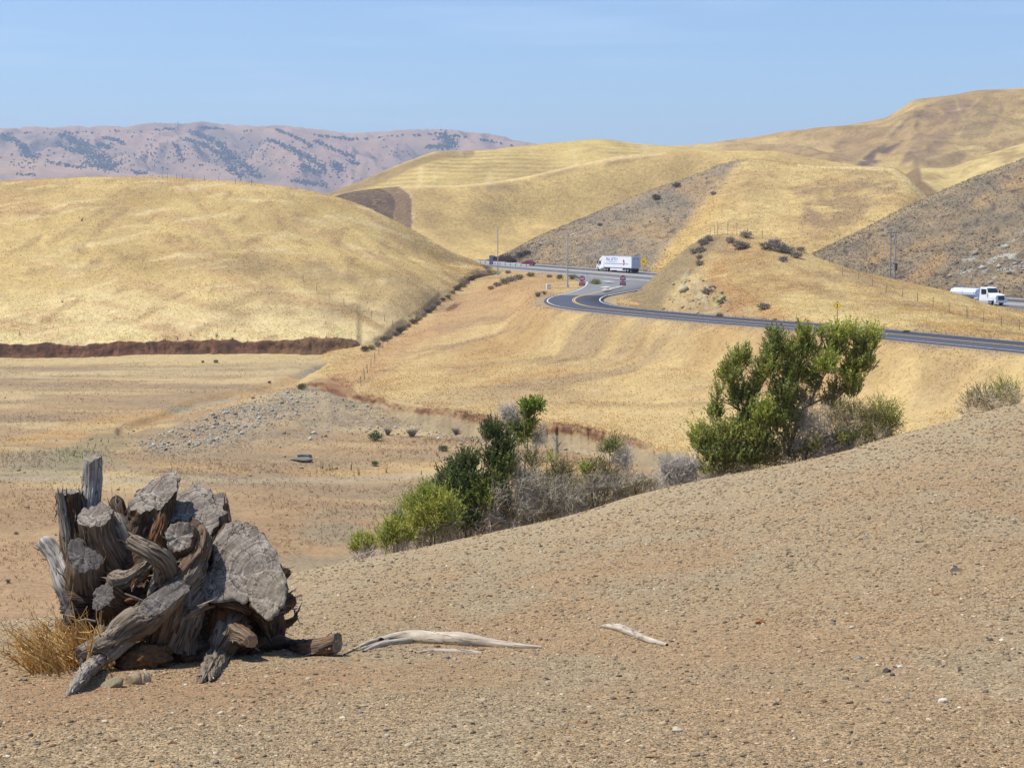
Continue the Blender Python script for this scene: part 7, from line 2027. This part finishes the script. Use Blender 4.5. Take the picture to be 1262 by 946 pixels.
# do not enter over wrong way
def entry_signs(px, py, top, label, rz):
    p = stand(px, py, ROADL); u = p.y / F; H = (py - top) * u
    r = sign_posts(px, py, H - .1, ROADL, 'no_entry_signs', label, rz)
    w = .62
    sq = MB().box(-w, w, -.02, .01, H - 2 * w, H).build('square_panel', PWS, r)
    MB().cyl((0, -.045, H - w), (0, -.022, H - w), w * .94, n=28).build('red_disc', PRS, sq)
    MB().box(-w * .7, w * .7, -.06, -.047, H - w - .11, H - w + .11).build('white_bar', PWS, sq)
    M = lambda z: Matrix.Translation((0, -.062, z)) @ Matrix.Rotation(math.pi / 2, 4, 'X')
    text_mesh('DO NOT', .2, PWS, sq, 'lettering', M(H - w + .3)); text_mesh('ENTER', .2, PWS, sq, 'lettering', M(H - w - .3))
    z1 = H - 2 * w - .06
    rp = MB().box(-w, w, -.02, .01, z1 - .85, z1).build('wrong_way_panel', PRS, r)
    M2 = lambda z: Matrix.Translation((0, -.035, z)) @ Matrix.Rotation(math.pi / 2, 4, 'X')
    text_mesh('WRONG', .33, PWS, rp, 'lettering', M2(z1 - .25)); text_mesh('WAY', .33, PWS, rp, 'lettering', M2(z1 - .6))
    return r
entry_signs(717.3, 353, 339.5, 'red DO NOT ENTER and WRONG WAY signs on the traffic island left of the junction', .1)
entry_signs(767.6, 353.5, 339, 'red DO NOT ENTER and WRONG WAY signs right of the junction below the truck', -.1)
# blue sign seen edge on, white marker, slim delineators
r = sign_posts(605.5, 331.5, 3.6, ROADL, 'highway_sign', 'narrow blue highway sign on a post at the far left end of the highway', .9)
MB().box(-.85, .85, -.02, .02, 1.2, 3.7).build('panel', PBL, r); MB().box(-.78, .78, -.032, -.022, 1.28, 3.62).build('face', paint('sign_violet', (.22, .22, .42), .5), r)
p = stand(676, 356.5, ['embankment'])
r = empty('utility_marker', p, .2, 'small white utility box on the grass between the highway and the slip road bend', 'utility box')
MB().box(-.42, .42, -.3, .3, -.1, .85).build('cabinet', PMR, r, .05); MB().prism([(-.47, .86), (.47, .86), (.3, 1.02), (-.3, 1.02)], -.34, .34).build('lid', PMR, r)
for (x, y, hpx, lb) in [(722.5, 341, 5.2, 'slim white delineator post at the tip of the traffic island, left one of a pair'), (724.5, 341, 5.2, 'slim white delineator post at the tip of the traffic island, right one of a pair')]:
    p = stand(x, y, ['embankment']); H = hpx * p.y / F
    r = empty('delineator', p, 0, lb, 'road marker post', 'delineators on the traffic island')
    MB().cyl((0, 0, -.1), (0, 0, H), .09, n=8).build('post', PMR, r); MB().box(-.07, .07, -.1, -.085, H * .62, H * .9).build('reflector', PSK, r)

# ---- guard rail on the far shoulder of the bend
GRL = HWY[(HWY[:, 1] > 455) & (HWY[:, 1] < 520) & (HWY[:, 0] > -30)]
gr = empty('guard_rail', Vector(GRL[len(GRL) // 2]), 0, 'pale steel guard rail along the highway median at the left', 'guard rail')
og = GRL[len(GRL) // 2]
L0 = offset_line(GRL, -.6); s_ = length(L0)
G_ = []
for z_, o_ in ((.45, 0), (.55, .05), (.62, 0), (.7, .05), (.78, 0)): 
    q = offset_line(GRL, -.6 + o_); q[:, 2] += z_; G_.append(q)
G_ = np.stack(G_, 1)
link('rail', mesh_np('rail', G_.reshape(-1, 3) - og, [grid_faces(len(GRL), 5)], paint('rail_steel', (.62, .64, .66), .4, .4)), gr)
for d_ in np.arange(2, s_ - 1, 4):
    q = seg(L0, d_, d_ + .1, 2)[0] - og
    MB().box(q[0] - .09, q[0] + .09, q[1] - .09, q[1] + .09, q[2] - .2, q[2] + .72).build('post', PWD, gr)

# ---- utility poles at the foot of the grey hill
def utility_pole(px, py, hpx, label, trans=False):
    p = stand(px, py, ['scrub_hill', 'spur_hill']); H = hpx * p.y / F
    r = empty('utility_pole', p, .15, label, 'utility pole')
    MB().cyl((0, 0, -.3), (0, 0, H), .17, .11, 9).build('pole', paint('pole_wood_%d' % px, (.34, .31, .29), .9, .1), r)
    ar = MB().box(-.9, .9, -.06, .06, H - .75, H - .6).build('crossarm', PWD, r)
    for x in (-.8, 0, .8): MB().cyl((x, 0, H - .6), (x, 0, H - .38), .05, n=6).build('insulator', PSL, ar)
    b_ = MB(); b_.cyl((-.6, .08, H - .72), (-.02, .14, H - 1.3), .03, n=5); b_.cyl((.6, .08, H - .72), (.02, .14, H - 1.3), .03, n=5); b_.build('brace', PGR, r)
    if trans:
        t = MB().cyl((.0, -.38, H * .16), (.0, -.38, H * .31), .32, n=12).build('transformer', PDK, r)
        MB().cyl((.0, -.38, H * .31), (.0, -.38, H * .35), .08, n=6).build('bushing', PSL, t)
    return r
utility_pole(1097, 341, 58, 'left of two close utility poles below the grey hill, the one without a transformer')
utility_pole(1103, 343, 60, 'right of two close utility poles, carrying a dark transformer near its foot', True)
p = stand(1237, 361, ['scrub_hill']); 
r = empty('short_post', p, 0, 'short dark post at the highway edge behind the white tank truck', 'post')
MB().cyl((0, 0, -.2), (0, 0, 1.3), .09, n=8).build('post', PWD, r); MB().box(-.12, .12, -.12, -.09, .8, 1.25).build('marker_plate', PDK, r)

# ---- wire fences
def fence(label, pts, lands, H=1.2, tall=()):
    P = [stand(x, y, lands) for x, y in pts]
    o = P[0]
    r = empty('wire_fence', o, 0, label, 'fence')
    for i, q in enumerate(P):
        h = H * (1.6 if i in tall else rng.uniform(.9, 1.1)); d = q - o
        lean = rng.normal(0, .05, 2)
        MB().cyl((d.x, d.y, d.z - .2), (d.x + lean[0], d.y + lean[1], d.z + h), .045, .035, 6).build('post', PWD, r)
    lw = []
    for z in (.35, .7, 1.05):
        for a, b in zip(P[:-1], P[1:]):
            a, b = a - o, b - o
            t = np.linspace(0, 1, 5)[:, None]
            W_ = np.array(a) * (1 - t) + np.array(b) * t + np.array([0, 0, z * H])
            W_[:, 2] -= (np.sin(np.pi * t[:, 0])) * .05
            lw.append((W_, np.full(5, .006), (.2, .18, .16)))
    V, f, C = tubes(lw, 3)
    link('wires', mesh_np('wires', V, [f], M_TWIG, True, C), r)
    return r
fence('wire fence of a few posts on the very top of the knoll', [(875, 290), (881, 289), (884.5, 289), (897, 289.5), (908, 290.5), (921, 292), (940, 294)], ['knoll'], 1.5, (2, 3, 4))
fence('long wire fence of thin dark posts running down the right side of the knoll', [(1022, 325), (1038, 340), (1058, 344), (1075, 353), (1092, 361), (1112, 366), (1131, 371), (1150, 379), (1170, 386), (1192, 392), (1212, 398), (1234, 403), (1256, 408)], ['knoll'], 1.35)
fence('wire fence on the skyline of the grass hill', [(200, 221), (206, 221), (218, 221.5), (224.5, 222), (238, 223), (252, 223), (270, 224), (290, 227), (310, 228.5)], ['grass_hill'], 1.4)
fence('wire fence climbing the slope between the valley and the grass hill gully', [(445, 476), (449, 468), (453, 460), (457, 453), (462, 445), (467, 437), (472, 430), (478, 423), (484, 417)], ['embankment', 'grass_hill', 'valley_floor'], 1.3)
fence('wire fence running down the lower right of the grass hill', [(374, 347), (390, 358), (406, 369), (424, 378), (440, 386), (458, 392), (474, 396), (484, 402)], ['grass_hill'], 1.2)
fence('wire fence along the edge of the golden shoulder above the grey hill', [(1112, 220), (1118, 226), (1124, 231), (1130, 237), (1136, 242)], ['spur_hill', 'golden_shoulder'], 1.4)

# ---- radio mast on the far mountains
h = hit(219.5, 159.5, ['mountain_range']); p = h[0]; u = p.y / F
r = empty('radio_mast', p, 0, 'tiny radio mast on the crest of the far mountains', 'mast')
H = 10 * u
k = MB()
for a in range(3):
    t_ = a * 2.094; k.cyl((math.cos(t_) * 1.6, math.sin(t_) * 1.6, -2), (math.cos(t_) * .5, math.sin(t_) * .5, H), .42, .32, 5)
k.build('mast', PDK, r)
k = MB()
for j in range(7):
    z = H * j / 7; w0 = 1.6 - 1.1 * j / 7
    for a in range(3): k.cyl((math.cos(a * 2.094) * w0, math.sin(a * 2.094) * w0, z), (math.cos((a + 1) * 2.094) * w0 * .9, math.sin((a + 1) * 2.094) * w0 * .9, z + H / 7), .2, n=4)
k.build('lattice', PDK, r)
